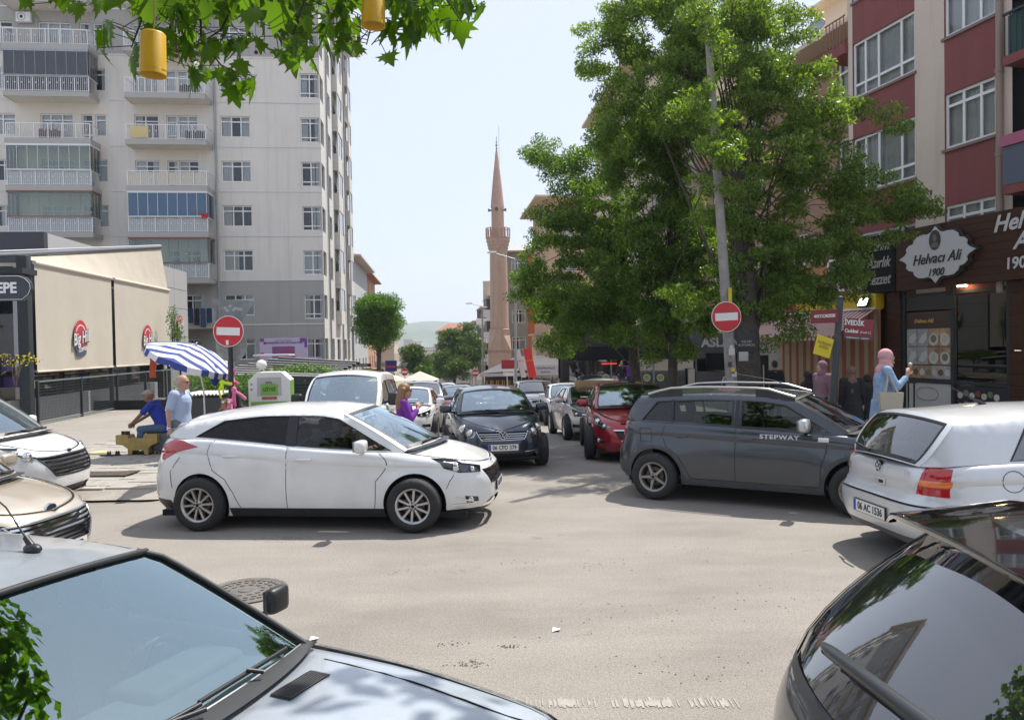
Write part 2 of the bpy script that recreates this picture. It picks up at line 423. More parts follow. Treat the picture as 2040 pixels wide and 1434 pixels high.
        mb.grid(A, mi, True, flip=(sg > 0)); return mb
    def glassrow(c):
        return c.k['windows'](c)
    def screen_pt(c, t, v, front=True, off=0.0):
        A, B = (c.cab[0], c.cab[1]) if front else (c.cab[-1], c.cab[-2]); s = 1 if front else -1
        mid = c.k.get('abow' if front else 'cbow', .02)
        x = A[0]+(B[0]-A[0])*t+s*mid*4*t*(1-t)*.6; z = A[1]+(B[1]-A[1])*t+mid*4*t*(1-t)
        y = c.G(A[0]+(B[0]-A[0])*t, A[1]+(B[1]-A[1])*t)
        b0, b1 = (c.bb, c.bt) if front else (c.rb, c.rt); k_ = 1-v*v
        x += s*(b0+(b1-b0)*t)*k_; z += (c.cb+(c.cr-c.cb)*t)*k_
        return Vector((x+s*off, y*v, z+off))
    def build(c, root, body_m, interior=False, screen=None, side_glass=None, mirror_m=None, handle_m=None, plates=None, spokes=5, rim_m=None, gaps=True, hi=True, antenna=True, cowl=True, drop_side=()):
        k = c.k; gm = screen or (cglass if interior else dglass); sgm = side_glass or gm
        out = c.shell(); B = MB()
        for nm, (m, tr) in out.items():
            if nm == 'body':
                for s in (1, -1): c.patch(B, tr, s)
            elif nm.startswith('drop'):
                b = MB()
                for s in (1, -1): c.patch(b, tr, s, -.035)
                b.obj(nm[5:] or 'recess', m or black, root)
            elif nm in ('headlight', 'tail_light', 'fog_light'):
                for s in (1, -1):
                    b = MB(); c.patch(b, tr, s, .003)
                    if nm == 'headlight' or nm == 'fog_light':
                        lo = b.obj(nm, lens_m, root); b2 = MB(); c.patch(b2, tr, s, -.03); b2.obj('reflector', m or bowl_m, lo)
                        vs = [c.V[i] for f in tr for i in f]; q0 = min(v[0] for v in vs); q1 = max(v[0] for v in vs); zz = sum(v[1] for v in vs)/len(vs)
                        b3 = MB()
                        for t in ((.35, .72) if nm == 'headlight' else (.5,)):
                            q = q0+(q1-q0)*t; zs = [v[1] for v in vs if abs(v[0]-q) < .06] or [zz]; z = sum(zs)/len(zs); r = max(.02, min(.075, (max(zs)-min(zs))*.38)) if nm == 'headlight' else .045
                            p = c.S(q, z, -.018, s); n = Vector((1, 0, 0)); b3.cyl(p-n*.03, p+n*.008, r, r*.97, 16); b3.ell(p+n*.008, (r*.5, r*.8, r*.8), 12, 8)
                        b3.obj('bulb_reflector', chrome, lo)
                    else:
                        b.obj(nm, m or redlamp, root)
            elif nm.endswith('_c'):
                span = max(abs(c.V[i][0]) for f in tr for i in f) > min(c.Qf, -c.Qr)-.02; ax_ = {}
                for f in tr: ax_.setdefault(0 if span or 'arch' not in nm else (1 if c.V[f[0]][0] > 0 else -1), []).append(f)
                for tr_ in ax_.values():
                    b = MB()
                    for s in (1, -1):
                        if not span: b = MB()
                        c.patch(b, tr_, s, .002)
                        if not span or s < 0: b.obj(nm[:-2], m or body_m, root)
            else:
                for s in (1, -1):
                    if s in drop_side: c.patch(B, tr, s); continue
                    b = MB(); c.patch(b, tr, s, .0015); b.obj(nm, m or body_m, root)
        # hood and boot lid as Coons patches over the rim
        def deck(front):
            A = c.cab[0] if front else c.cab[-1]; Q = c.Qf if front else c.Qr; tab = c.tab_f if front else c.tab_r
            qA = c.side(A[0], A[1])[0]; qc = c.look(tab, 1, k.get('hc', .955))[0]*(1 if front else -1); nn, mm = 14, 13; P = []
            cap = lambda q, s: c.S(q, c.zt(q), 0, s)
            crn = [cap(qA, 1), cap(qA, -1), cap(qc, 1), cap(qc, -1)]
            for i in range(nn+1):
                p = i/nn; row = []
                for j in range(mm):
                    v = 1-2*j/(mm-1); u = (1-v)/2
                    back = c.screen_pt(0, v, front, -.02)+Vector((0, 0, -.0)); s_ = 1 if v >= 0 else -1
                    fron = cap(Q+(qc-Q)*abs(v)**.9, s_)
                    l = cap(qA+(qc-qA)*p, 1); r = cap(qA+(qc-qA)*p, -1)
                    bil = crn[0]*(1-p)*(1-u)+crn[1]*(1-p)*u+crn[2]*p*(1-u)+crn[3]*p*u
                    pt_ = back*(1-p)+fron*p+l*(1-u)+r*u-bil
                    pt_.z += k.get('hood_bulge' if front else 'boot_bulge', .03)*(1-v**4)*math.sin(math.pi*min(1, p*1.0))**.8
                    row.append(pt_)
                P.append(row)
            return P
        P = deck(True); hd = MB().grid(P, 0, True, flip=False); hob = hd.obj('bonnet', body_m, root)
        c.hood = P
        if k.get('boot'): MB().grid(deck(False), 0, True, flip=True).obj('boot_lid', body_m, root)
        # greenhouse
        cab = c.cab; roofl = [(cab[-2][0]+(cab[1][0]-cab[-2][0])*i/16, 0) for i in range(17)]
        roofl = [(x, c.zr(x)) for x, _ in roofl]; belt = [(cab[-1][0]+(cab[0][0]-cab[-1][0])*i/24, 0) for i in range(25)]
        belt = [(x, c.rimx(x)) for x, _ in belt]
        def pil(A, Bp, fr_):
            mid = k.get('abow' if fr_ else 'cbow', .02); s = 1 if fr_ else -1
            return [(A[0]+(Bp[0]-A[0])*t+s*mid*4*t*(1-t)*.6, A[1]+(Bp[1]-A[1])*t+mid*4*t*(1-t)) for t in [i/8 for i in range(1, 8)]]
        dom = belt+pil(cab[0], cab[1], True)+roofl[::-1]+pil(cab[-1], cab[-2], False)[::-1]
        wins = [dens(P_, .06) for P_ in c.glassrow()]
        inner = [(x_, z_) for x_ in [cab[-1][0]+.07*i for i in range(60)] for z_ in [c.zb+.06*i for i in range(40)]]
        for x, z in roofl[1:-1]: inner += [(x, z-.008), (x, z-.02), (x, z-.04)]
        V, F = c.cdt(dom, wins, inner)
        parts = {}
        for f in F:
            cx = sum(V[i][0] for i in f)/3; cz = sum(V[i][1] for i in f)/3
            if not inpoly(cx, cz, dom): continue
            w_ = -1
            for i, P_ in enumerate(wins):
                if inpoly(cx, cz, P_): w_ = i; break
            parts.setdefault(w_, []).append(f)
        opens = k.get('open', {})
        for s in (1, -1):
            for wi, tr in parts.items():
                idx = {}; vs = []; off = 0 if wi < 0 else -.012
                for f in tr:
                    for i in f:
                        if i not in idx: idx[i] = len(vs); vs.append(Vector((V[i][0], (c.G(*V[i])+off)*s, V[i][1])))
                fs = []
                for f in tr:
                    t = [idx[i] for i in f]; a, b, d = (vs[i] for i in t)
                    if (b-a).cross(d-a).y*s < 0: t = t[::-1]
                    fs.append(t)
                if wi < 0: B.add(vs, fs, 0, True)
                elif (wi, s) in opens: pass
                else: MB().add(vs, fs, 0, True).obj('side_window', sgm, root)
        # window seal: black strip round each pane
        seal = MB()
        for s in (1, -1):
            for P_ in wins:
                n = len(P_); cx = sum(p[0] for p in P_)/n; cz = sum(p[1] for p in P_)/n; A = []
                for i in range(n+1):
                    x, z = P_[i % n]; d = math.hypot(cx-x, cz-z) or 1; ix, iz = (cx-x)/d*.022, (cz-z)/d*.022
                    A.append([Vector((x, (c.G(x, z)+.002)*s, z)), Vector((x+ix, (c.G(x+ix, z+iz)+.001)*s, z+iz)), Vector((x+ix, (c.G(x+ix, z+iz)-.014)*s, z+iz))])
                area = sum(P_[i][0]*P_[(i+1) % n][1]-P_[(i+1) % n][0]*P_[i][1] for i in range(n))
                seal.grid(A, 0, True, flip=(s > 0) != (area > 0))
        seal.obj('window_seal', black, root)
        # B pillars / dividers in black
        dv = k.get('pillars')
        if dv:
            pm = MB()
            for s in (1, -1):
                for (xa, za, xb, zbb, w1) in dv:
                    A = []
                    for i in range(7):
                        t = i/6; x = xa+(xb-xa)*t; z = za+(zbb-za)*t
                        A.append([Vector((x-w1/2, (c.G(x-w1/2, z)+.004)*s, z)), Vector((x+w1/2, (c.G(x+w1/2, z)+.004)*s, z))])
                    pm.grid(A, 0, True, flip=(s > 0))
            pm.obj('pillar', black, root)
        # screens
        for front in (True, False):
            if not front and k.get('norear'): continue
            fm = MB(); P = []; m0, m1 = k.get('scr_v', .93), k.get('scr_t', (.04, .965))
            if not front: m0, m1 = k.get('rscr_v', .88), k.get('rscr_t', (.05, .93))
            ts = [0, m1[0]]+[m1[0]+(m1[1]-m1[0])*i/8 for i in range(1, 9)]+[1]
            vsn = [-1, -m0]+[-m0+2*m0*i/14 for i in range(1, 15)]+[1]
            gl = MB(); G_ = [[c.screen_pt(t, v, front) for v in vsn] for t in ts]
            I = len(ts)-1; J = len(vsn)-1
            pa = [p for r_ in G_ for p in r_]; fa = []; fg = []
            for i in range(I):
                for j in range(J):
                    f = (i*(J+1)+j, i*(J+1)+j+1, (i+1)*(J+1)+j+1, (i+1)*(J+1)+j)
                    if not front: f = f[::-1]
                    (fg if (0 < i < I-1 and 0 < j < J-1) else fa).append(f)
            B.add(pa, fa, 0, True) if k.get('bodyframe', False) or not front else fm.add(pa, fa, 0, True)
            gl.add([p+Vector((-.004 if front else .004, 0, -.004)) for p in pa], fg, 0, True)
            if front and not k.get('bodyframe', False): fm.obj('windscreen_frame', body_m, root)
            go = gl.obj('windscreen' if front else 'rear_window', gm if front else (k.get('rear_glass') or gm), root)
            # black border of the screen
            bd = MB(); loop = [(t, -m0) for t in ts[1:-1]]+[(m1[1], v) for v in vsn[2:-1]]+[(t, m0) for t in ts[-3:0:-1]]+[(m1[0], v) for v in vsn[-3:0:-1]]
            A = []; bw = k.get('frit', .03)
            for (t, v) in loop+[loop[0]]:
                tc_, vc_ = .5, 0; t2 = t+(bw*2 if t < m1[0]+.001 else (-bw*1.4 if t > m1[1]-.001 else 0)); v2 = v-(bw if v > m0-.001 else (-bw if v < -m0+.001 else 0))
                A.append([c.screen_pt(t, v, front, .003), c.screen_pt(t2, v2, front, .0015)])
            bd.grid(A, 0, True, flip=front); bd.obj('screen_seal', black, go)
        # roof
        P = []; nu, nv = 18, 15; x0, x1 = cab[-2][0], cab[1][0]
        for i in range(nu+1):
            u = i/nu; x = x0+(x1-x0)*u; y = c.G(x, c.zr(x)); row = []
            for j in range(nv):
                v = 1-2*j/(nv-1); kk = 1-v*v
                row.append(Vector((x+(u**4*c.bt-(1-u)**4*c.rt)*kk, y*v, c.zr(x)+c.cr*kk)))
            P.append(row)
        c.roofP = P
        MB().grid(P, 0, True).obj('roof', k.get('roof_m') or body_m, root)
        bo = B.obj('body', body_m, root, weld=True)
        # liner, floor and wheel wells
        un = MB(); xs = [c.Qr+.15+(c.Qf-c.Qr-.3)*i/30 for i in range(31)]
        un.box(-c.L/2+.25, c.L/2-.3, -c.hw+.14, c.hw-.14, c.zb-.02, c.zb+.05)
        for ax in (c.axf, c.axr):
            for s in (1, -1):
                A = []
                for i in range(13):
                    a = math.pi*(i/12*1.24-.12); p = (ax+c.ar*1.0*math.cos(a), c.wr+c.ar*1.0*math.sin(a)); yo = c.S0(*c.side(*p)).y if p[1] > c.zb else c.hw*.95
                    A.append([Vector((p[0], (yo-.004)*s, p[1])), Vector((p[0], (yo-.36)*s, p[1]))])
                un.grid(A, 0, True, flip=(s < 0))
                un.add([(ax-c.ar, (c.hw-.34)*s, c.zb-.02), (ax+c.ar, (c.hw-.34)*s, c.zb-.02), (ax+c.ar, (c.hw-.34)*s, c.wr+c.ar), (ax-c.ar, (c.hw-.34)*s, c.wr+c.ar)], [(0, 1, 2, 3)])
        un.obj('underbody', under_m, root)
        # shut lines
        if gaps:
            gp_ = MB()
            for P_, w_ in k['gaps'](c):
                for s in (1, -1): c.ribbon(P_, w_, .0022, s, gp_)
            # bonnet edge
            for s in (1, -1):
                q0 = c.side(cab[0][0]+.02, cab[0][1])[0]; Pq = [(q0+(c.Qf-q0)*i/24, 0) for i in range(25)]; Pq = [(q, c.zt(q)-.006) for q, _ in Pq]
                c.ribbon(Pq, .007, .003, s, gp_)
            if gp_.v: gp_.obj('panel_gap', dark, root)
        for nm, m, P_, w_, off in (k['strips'](c) if 'strips' in k else []):
            b = MB()
            for s in (1, -1): c.ribbon(P_, w_, off, s, b, thick=1)
            b.obj(nm, m, root)
        # wheels
        for ax, fr_ in ((c.axf, True), (c.axr, False)):
            for s in (1, -1):
                wo = link('wheel', wheel_mesh(c.wr, k.get('tw', .2), k.get('rimr', c.wr*.66)), root)
                wo.location = (ax, (c.hw-k.get('wheel_in', .035))*s, c.wr)
                wo.rotation_euler = (0, 0, (0 if s > 0 else math.pi)+(k.get('steer', 0) if fr_ else 0))
                ro = link('rim', rim_mesh(k.get('rimr', c.wr*.66), k.get('tw', .2), spokes, rim_m or alloy), wo); ro.rotation_euler = (0, k.get('spin', .2)+ax, 0)
        # mirrors
        mx = k.get('mirror', (cab[0][0]-.32, cab[0][1]+.03)); msz = k.get('mirror_size', (.10, .115, .075))
        for s in (1, -1):
            b = MB(); yy = c.G(mx[0], mx[1])*1.0
            b.cyl((mx[0], (yy-.02)*s, mx[1]), (mx[0]+.02, (yy+.09)*s, mx[1]+.03), .03, .02, 8, 1)
            mm_ = Matrix.Translation(Vector((mx[0]+.02, (yy+.17)*s, mx[1]+.075)))
            b.rbox(-msz[0]*.6, msz[0]*.7, -msz[1], msz[1], -msz[2], msz[2], .05, 0, mm_)
            b.box(-msz[0]*.6-.004, -msz[0]*.6, -msz[1]*.85, msz[1]*.85, -msz[2]*.8, msz[2]*.8, 2, mm_)
            b.obj('door_mirror', [mirror_m or body_m, black, chrome], root)
        # handles
        for (x, z) in k.get('handles', []):
            for s in (1, -1):
                q, z_ = c.side(x, z); p = c.S(q, z, .0, s); b = MB()
                b.rbox(p.x-.10, p.x+.10, p.y-.012, p.y+.022 if s > 0 else p.y+.012, z-.014, z+.014, .01) if s > 0 else b.rbox(p.x-.10, p.x+.10, p.y-.022, p.y+.012, z-.014, z+.014, .01)
                b.ell((p.x-.01, p.y, z-.012), (.055, .006, .03), 12, 6, 1)
                b.obj('door_handle', [handle_m or body_m, handle_m or body_m], root)
        # wipers
        if hi:
            b = MB()
            for v0, v1 in ((.75, .05), (.05, -.62)):
                pA = c.screen_pt(.015, v0*.6, True, .03); pB = c.screen_pt(.06, v1, True, .02); pC = c.screen_pt(.05, v0, True, .02)
                b.tube([pA, pB*.5+pC*.5+Vector((.0, 0, .012))], .009, 6); b.tube([pC, pB], .009, 6)
            b.obj('wiper', black, root)
            A = []
            for v in [-1+.1*i for i in range(21)]:
                p = c.screen_pt(0, v, True); A.append([p+Vector((.09, 0, .012)), p+Vector((-.01, 0, .016))])
            if cowl: MB().grid(A, 0, True, flip=False).obj('cowl_panel', black, root)
        if plates:
            for txt_, fr_, z, x_ in plates: plate(root, txt_, fr_, z, x_)
        if interior: cabin(c, root)
        return root
def plate(root, body, front, z, x, y=0.0, tilt=0.0):
    s = 1 if front else -1
    M = Matrix.Translation(Vector((x, y, z))) @ Matrix.Rotation(R(90*s), 4, 'Z') @ Matrix.Rotation(R(90)-tilt, 4, 'X')
    b = MB().rbox(-.265, .265, -.062, .062, -.012, .004, .006); b.box(-.258, .258, -.055, .055, .0045, .006, 1); b.box(-.256, -.215, -.053, .053, .0062, .0075, 2)
    po = b.obj('number_plate', [black, plate_m, plate_b], root, M=M)
    t = text(body, .098, plate_t, po, (.02, -.002, .0078), (0, 0, 0), 'plate_lettering', .001, xs=.84, bold=.002)
    return po
_wm = {}
def wheel_mesh(r, w_, rr):
    key = ('t', round(r, 3), round(w_, 3), round(rr, 3))
    if key not in _wm:
        b = MB(); M = Matrix.Rotation(R(-90), 4, 'X')
        pr = [(rr-.01, -w_/2+.02), (rr, -w_/2+.005), (rr+.03, -w_/2-.008), (r-.035, -w_/2-.004), (r-.012, -w_/2+.018), (r, -w_/2+.05), (r, w_/2-.05), (r-.012, w_/2-.018), (r-.035, w_/2+.004), (rr+.03, w_/2+.008), (rr, w_/2-.005), (rr-.01, w_/2-.02), (rr-.03, w_/2-.05), (rr-.03, -w_/2+.05)]
        b.lathe(pr, 44, 0, M); _wm[key] = b.mesh('tyre', rubber)
    return _wm[key]
def rim_mesh(rr, w_, spokes, m):
    key = ('r', round(rr, 3), spokes, m.name)
    if key not in _wm:
        b = MB(); M = Matrix.Rotation(R(-90), 4, 'X'); y = w_/2-.012
        b.lathe([(rr-.045, -y), (rr-.03, y-.045), (rr-.03, y-.015), (rr-.002, y+.003), (rr+.004, y), (rr+.004, y-.02)], 40, 0, M)
        b.lathe([(rr-.03, y-.085), (.0, y-.085)], 30, 1, M, False); b.lathe([(rr*.62, y-.078), (rr*.58, y-.07), (.08, y-.07)], 30, 2, M)
        hubr = rr*.27
        b.lathe([(hubr, y-.06), (hubr, y-.02), (hubr*.75, y-.008), (hubr*.4, y-.006), (0, y-.006)], 24, 0, M)
        b.lathe([(hubr*.36, y-.005), (hubr*.3, y+.001), (0, y+.002)], 18, 1, M)
        nb = spokes if isinstance(spokes, int) else 5
        if spokes == 'cover':
            b.lathe([(rr-.02, y-.01), (rr*.7, y+.002), (hubr, y-.01)], 40, 0, M); nb = 0
            for k in range(9):
                a = 2*math.pi*k/9; b.cyl((rr*.72*math.cos(a), y+.0, rr*.72*math.sin(a)), (rr*.72*math.cos(a), y+.006, rr*.72*math.sin(a)), rr*.12, None, 12, 1)
        wid = .62*rr*math.pi/max(nb, 1)*.42
        for k in range(nb):
            a = 2*math.pi*k/nb; Mk = Matrix.Rotation(a, 4, 'Y')
            w0, w1 = (.34*wid+.006, .52*wid+.004) if nb > 6 else (wid*.55, wid*.38)
            x0, x1 = hubr*.8, rr-.02
            v = [(x0, y-.05, -w0*1.2), (x0, y-.05, w0*1.2), (x0, y-.014, w0), (x0, y-.014, -w0), (x1, y-.06, -w1*1.2), (x1, y-.06, w1*1.2), (x1, y-.012, w1), (x1, y-.012, -w1)]
            b.add(v, [(0, 1, 2, 3), (7, 6, 5, 4), (0, 4, 5, 1), (1, 5, 6, 2), (2, 6, 7, 3), (3, 7, 4, 0)], 0, False, Mk)
        for k in range(5):
            a = 2*math.pi*k/5+.3; rr2 = hubr*.66
            b.cyl((rr2*math.cos(a), y-.03, rr2*math.sin(a)), (rr2*math.cos(a), y-.003, rr2*math.sin(a)), .013, None, 6, 2)
        _wm[key] = b.mesh('rim', [m, dark, mat('brake iron', (.12, .11, .10), .6, .6)])
    return _wm[key]
def cabin(c, root):
    xa = c.cab[0][0]; xb = c.cab[-1][0]; zb_ = c.cab[0][1]
    b = MB(); y = c.hw-.16
    b.box(xb+.1, xa+.1, -y, y, c.zb+.03, c.zb+.1)
    b.rbox(xa-.42, xa+.02, -y, y, zb_-.3, zb_-.02, .06)
    b.rbox(xa-.45, xa-.2, .1, .6, zb_-.1, zb_+.02, .05)
    b.box(xb+.18, xb+.5, -y, y, c.zb, zb_-.12)
    b.obj('dashboard', trim_m, root)
    st = MB(); cx, cz = xa-.52, zb_-.06; Mst = Matrix.Translation(Vector((cx, .36, cz))) @ Matrix.Rotation(R(-65), 4, 'Y')
    ring = [(.18*math.cos(t), .18*math.sin(t), 0) for t in [2*math.pi*i/24 for i in range(25)]]
    st.tube(ring, .014, 6, M=Mst, cap=False); st.box(-.17, .17, -.02, .02, -.02, 0, 0, Mst); st.obj('steering_wheel', black, root)
    for (x, yy, rear) in ((xa-1.02, .37, 0), (xa-1.02, -.37, 0), (xa-1.95, .36, 1), (xa-1.95, -.36, 1)):
        s = MB(); M = Matrix.Translation(Vector((x, yy, 0))); h = c.k.get('seat_h', c.H-.60)
        s.rbox(-.25, .27, -.25, .25, .32, .52, .07, 0, M)
        Mb = M @ Matrix.Translation(Vector((-.2, 0, .45))) @ Matrix.Rotation(R(-14), 4, 'Y')
        s.rbox(-.08, .06, -.24, .24, 0, h-.32, .06, 0, Mb); s.rbox(-.05, .05, -.13, .13, h-.26, h-.08, .05, 0, Mb)
        s.cyl((0, .05, h-.34), (0, .05, h-.2), .008, None, 6, 0, M=Mb); s.cyl((0, -.05, h-.34), (0, -.05, h-.2), .008, None, 6, 0, M=Mb)
        s.obj('car_seat', seat_m, root)
    p = c.screen_pt(.93, 0, True, -.05); MB().rbox(-.02, .02, -.11, .11, -.035, .035, .015).obj('rear_view_mirror', black, root, M=p+Vector((-.05, 0, -.03)))
# ---- spec template
def spec(L, hw, H, axf, axr, wr, rim, cab, nose_z, rear_z, front, rear, wp=None, B=(-.28, -.22), C=None, win=None, **kw):
    zbelt = rim[len(rim)//2][1]
    wp = wp or [(.15, .93), (.32, .975), (.5, .995), (.66, 1.0), (zbelt-.12, .985), (zbelt+.05, .955), (1.3, .93)]
    k = dict(L=L, hw=hw, H=H, axf=axf, axr=axr, wr=wr, rim=rim, cab=cab, nose_z=nose_z, rear_z=rear_z, front=front, rear=rear, wp=wp)
    k.update(kw)
    def windows(c):
        if win: return win
        a0, a1 = cab[0], cab[1]; r1, r0 = cab[-2], cab[-1]; ci = kw.get('cins', .22); ai = kw.get('ains', .10); ti = kw.get('tins', .085)
        zt_ = lambda x: c.zr(max(r1[0], min(a1[0], x)))-ti
        zb_ = lambda x: c.rimx(x)+.02
        def xa(z): return a0[0]+(a1[0]-a0[0])*(z-a0[1])/(a1[1]-a0[1])-ai
        def xc(z): return r0[0]+(r1[0]-r0[0])*(z-r0[1])/(r1[1]-r0[1])+ci
        splits = kw.get('splits', [B[0]]); g = .045
        xr0 = xc(zb_(r0[0]+ci)); xf0 = xa(zb_(a0[0]-ai)); out = []
        edges = [None]+list(splits)+[None]
        for i in range(len(edges)-1):
            l, r = edges[i], edges[i+1]
            def lx(z): return xc(z) if l is None else l+g
            def rx(z): return xa(z) if r is None else r-g
            zl = zt_(lx(1.3)); zr_ = zt_(rx(1.3))
            if l is None:
                z = zb_(xr0)
                while z < zt_(xc(z)): z += .01
                zl = z
            if r is None:
                z = zb_(xf0)
                while z < zt_(xa(z)): z += .01
                zr_ = z
            xl1, xr1 = lx(zl), rx(zr_); xl0, xr0_ = lx(zb_(xr0)), rx(zb_(xf0))
            P = [(xl0+(xr0_-xl0)*t/8, 0) for t in range(9)]; P = [(x, zb_(x)) for x, _ in P]
            T = [(xr1+(xl1-xr1)*t/10, 0) for t in range(11)]; T = [(x, zt_(x)) for x, _ in T]
            out.append(P+T)
        return out
    k['windows'] = windows
    zs = kw.get('sill', k.get('zb', .2)+.1); xB = B[0]; xF = kw.get('xF', axf-wr-.17); 
    def rdoor(c):
        zt0 = c.rimx(xB); P = [('s', xB, zt0-.001), ('s', xB, zs), ('s', axr+.52 if axr+.52 < xB-.3 else xB-.6, zs)]
        for a in (20, 45, 70): P.append(('s', axr+(c.ar+.06)*math.cos(R(a))+.02, c.wr+(c.ar+.06)*math.sin(R(a))))
        xr = kw.get('xR', axr+.12); P += [('s', xr, c.rimx(xr)-.16), ('s', xr+.06, c.rimx(xr+.06)-.001)]
        return c.pp(P)
    def fdoor(c):
        zt0 = c.rimx(xB); return c.pp([('s', xB, zt0-.001), ('s', xB, zs), ('s', xF, zs), ('s', xF+.02, .6), ('s', xF+.06, c.rimx(xF+.06)-.001)])
    k['rdoor'], k['fdoor'] = rdoor, fdoor
    ex = kw.get('extra', lambda c: [])
    def regions(c):
        r = list(ex(c))
        def topped(P, x0, x1): # follow the rim between the two top points
            return P+[c.side(x1+(x0-x1)*t/6, c.rimx(x1+(x0-x1)*t/6)+.01) for t in range(7)]
        if not kw.get('two_door'): P = rdoor(c); xr = kw.get('xR', axr+.12)+.06; r.append(('rear_door', None, P+[c.side(xr+(xB-xr)*t/8, c.rimx(xr+(xB-xr)*t/8)+.004) for t in range(9)]))
        P = fdoor(c); xr = xF+.06; r.append(('front_door', None, P+[c.side(xr+(xB-xr)*t/8, c.rimx(xr+(xB-xr)*t/8)+.004) for t in range(9)]))
        return r
    k['regions'] = regions
    def gaps(c):
        g = [(fdoor(c), .008)]
        if not kw.get('two_door'): g.append((rdoor(c)[1:], .008))
        zt_ = kw.get('bump_z', .62)
        if not kw.get('nobump'): g.append((c.pp([('s', L/2-.62, zt_+.02), ('s', L/2-.45, zt_)]), .007))
        g += [(c.pp(P), w_) for P, w_ in kw.get('xgaps', [])]
        return g
    k['gaps'] = gaps
    return Car(**k)
# ------------------------------------------------------------ the car shapes
def half(c, y0, y1, z0, z1, front=True):
    """a half region about the centre line, y0..y1 wide at bottom and top"""
    f = c.fr if front else c.re; Q = (c.Qf if front else c.Qr)*1.01
    return [(Q, z0), f(y0, z0), f(y1, z1), (Q, z1)]
def bars(c, n, y, z0, z1, w_, m, root, name='grille_bar', off=-.004, ytop=None):
    for i in range(n):
        t = (i+.5)/n; z = z0+(z1-z0)*t; yy = y+((ytop or y)-y)*t; b = MB(); q = c.fr(yy, z)[0]
        for s in (1, -1): c.ribbon([(q, z), (c.Qf, z)], w_, off, s, b, step=.05)
        b.obj(name, m, root)
def logo_oval(c, root, z, q, m, r=.05, ry=None, off=.01, rear=False):
    p = c.S(q, z, off); s = -1 if rear else 1
    b = MB(); b.cyl((p.x-.012*s, 0, z), (p.x+.006*s, 0, z), r, r*.94, 24); o = b.obj('badge', m, root); return o, p
def focus_extra(c):
    E = [('headlight', bowld_m, c.pp([('s', 1.46, .862), ('s', 1.72, .835), ('f', .66, .790), ('f', .50, .735), ('f', .56, .665), ('s', 1.80, .675), ('s', 1.62, .735)])),
         ('tail_light', redlamp, c.pp([('s', -1.40, 1.01), ('s', -1.62, 1.075), ('r', .72, 1.09), ('r', .60, .98), ('r', .63, .86), ('r', .74, .83), ('s', -1.70, .94)])),
         ('drop_grille', black, half(c, .42, .53, .50, .69)), ('drop_lower_intake', black, half(c, .55, .40, .24, .33)),
         ('fog_light', bowld_m, c.pp([('s', 1.86, .40), ('f', .62, .375), ('f', .60, .32), ('s', 1.88, .315)])),
         ('bumper_reflector', redlamp, c.pp([('r', .70, .43), ('r', .56, .42), ('r', .56, .38), ('r', .70, .38)])),
         ('diffuser_c', black, [(c.Qr*1.01, .1), c.side(-1.75, .1), c.side(-1.74, .27), c.re(.8, .35), (c.Qr*1.01, .36)]),
         ('side_skirt_c', black, c.pp([('s', 1.02, .0), ('s', 1.02, .275), ('s', -1.0, .275), ('s', -1.0, .0)])),
         ('front_lip_c', black, [(c.Qf*1.01, .1), c.side(1.62, .1), c.side(1.62, .235), c.fr(.6, .24), (c.Qf*1.01, .25)])]
    return E
def make_focus():
    return spec(4.36, .915, 1.49, 1.28, -1.37, .32,
        rim=[(-2.02, 1.09), (-1.5, 1.10), (-.9, 1.06), (-.25, 1.0), (.5, .95), (1.10, .925), (1.45, .88), (1.75, .83), (2.0, .78)],
        cab=[(1.16, .935), (.36, 1.385), (0, 1.43), (-.5, 1.43), (-1.1, 1.38), (-1.62, 1.29), (-1.98, 1.09)],
        nose_z=.745, rear_z=1.07, zb=.17,
        front=[(.15, .16), (.24, .04), (.4, .0), (.52, .0), (.66, .035), (.745, .10), (.80, .17), (.86, .34), (.93, .6)],
        rear=[(.15, .16), (.3, .03), (.5, .0), (.7, .02), (.85, .06), (1.0, .10), (1.1, .17)],
        wp=[(.15, .92), (.27, .965), (.35, .985), (.6, 1.0), (.74, .992), (.80, 1.0), (.9, .985), (1.05, .955), (1.15, .93)],
        B=(-.27, -.22), win=None, xR=-1.28, xF=.80, tumble=.40, crown=.055, bulge_b=.28, bulge_t=.12, crown_b=.05, tins=.062, ains=.13, cins=.44, splits=[-.245],
        handles=[(-.98, .90), (-.06, .86)], mirror=(.66, .955), hood_bulge=.035, zbx=0, nf=3.6, nr=4.6, wheel_in=.03, rimr=.212, arch=.37, extra=focus_extra, nobump=1,
        pillars=[(-.245, .96, -.245, 1.37, .12), (.62, .95, .56, 1.14, .03)], xgaps=[([('s', 1.655, .50), ('s', 1.69, .58), ('s', 1.74, .655)], .006), ([('s', -1.76, .50), ('s', -1.80, .70), ('s', -1.66, .88)], .008)],
        strips=lambda c: [('sill_chrome', chrome, [c.side(x, c.rimx(x)+.004) for x in [-1.35+.1*i for i in range(21)]], .014, .004)])
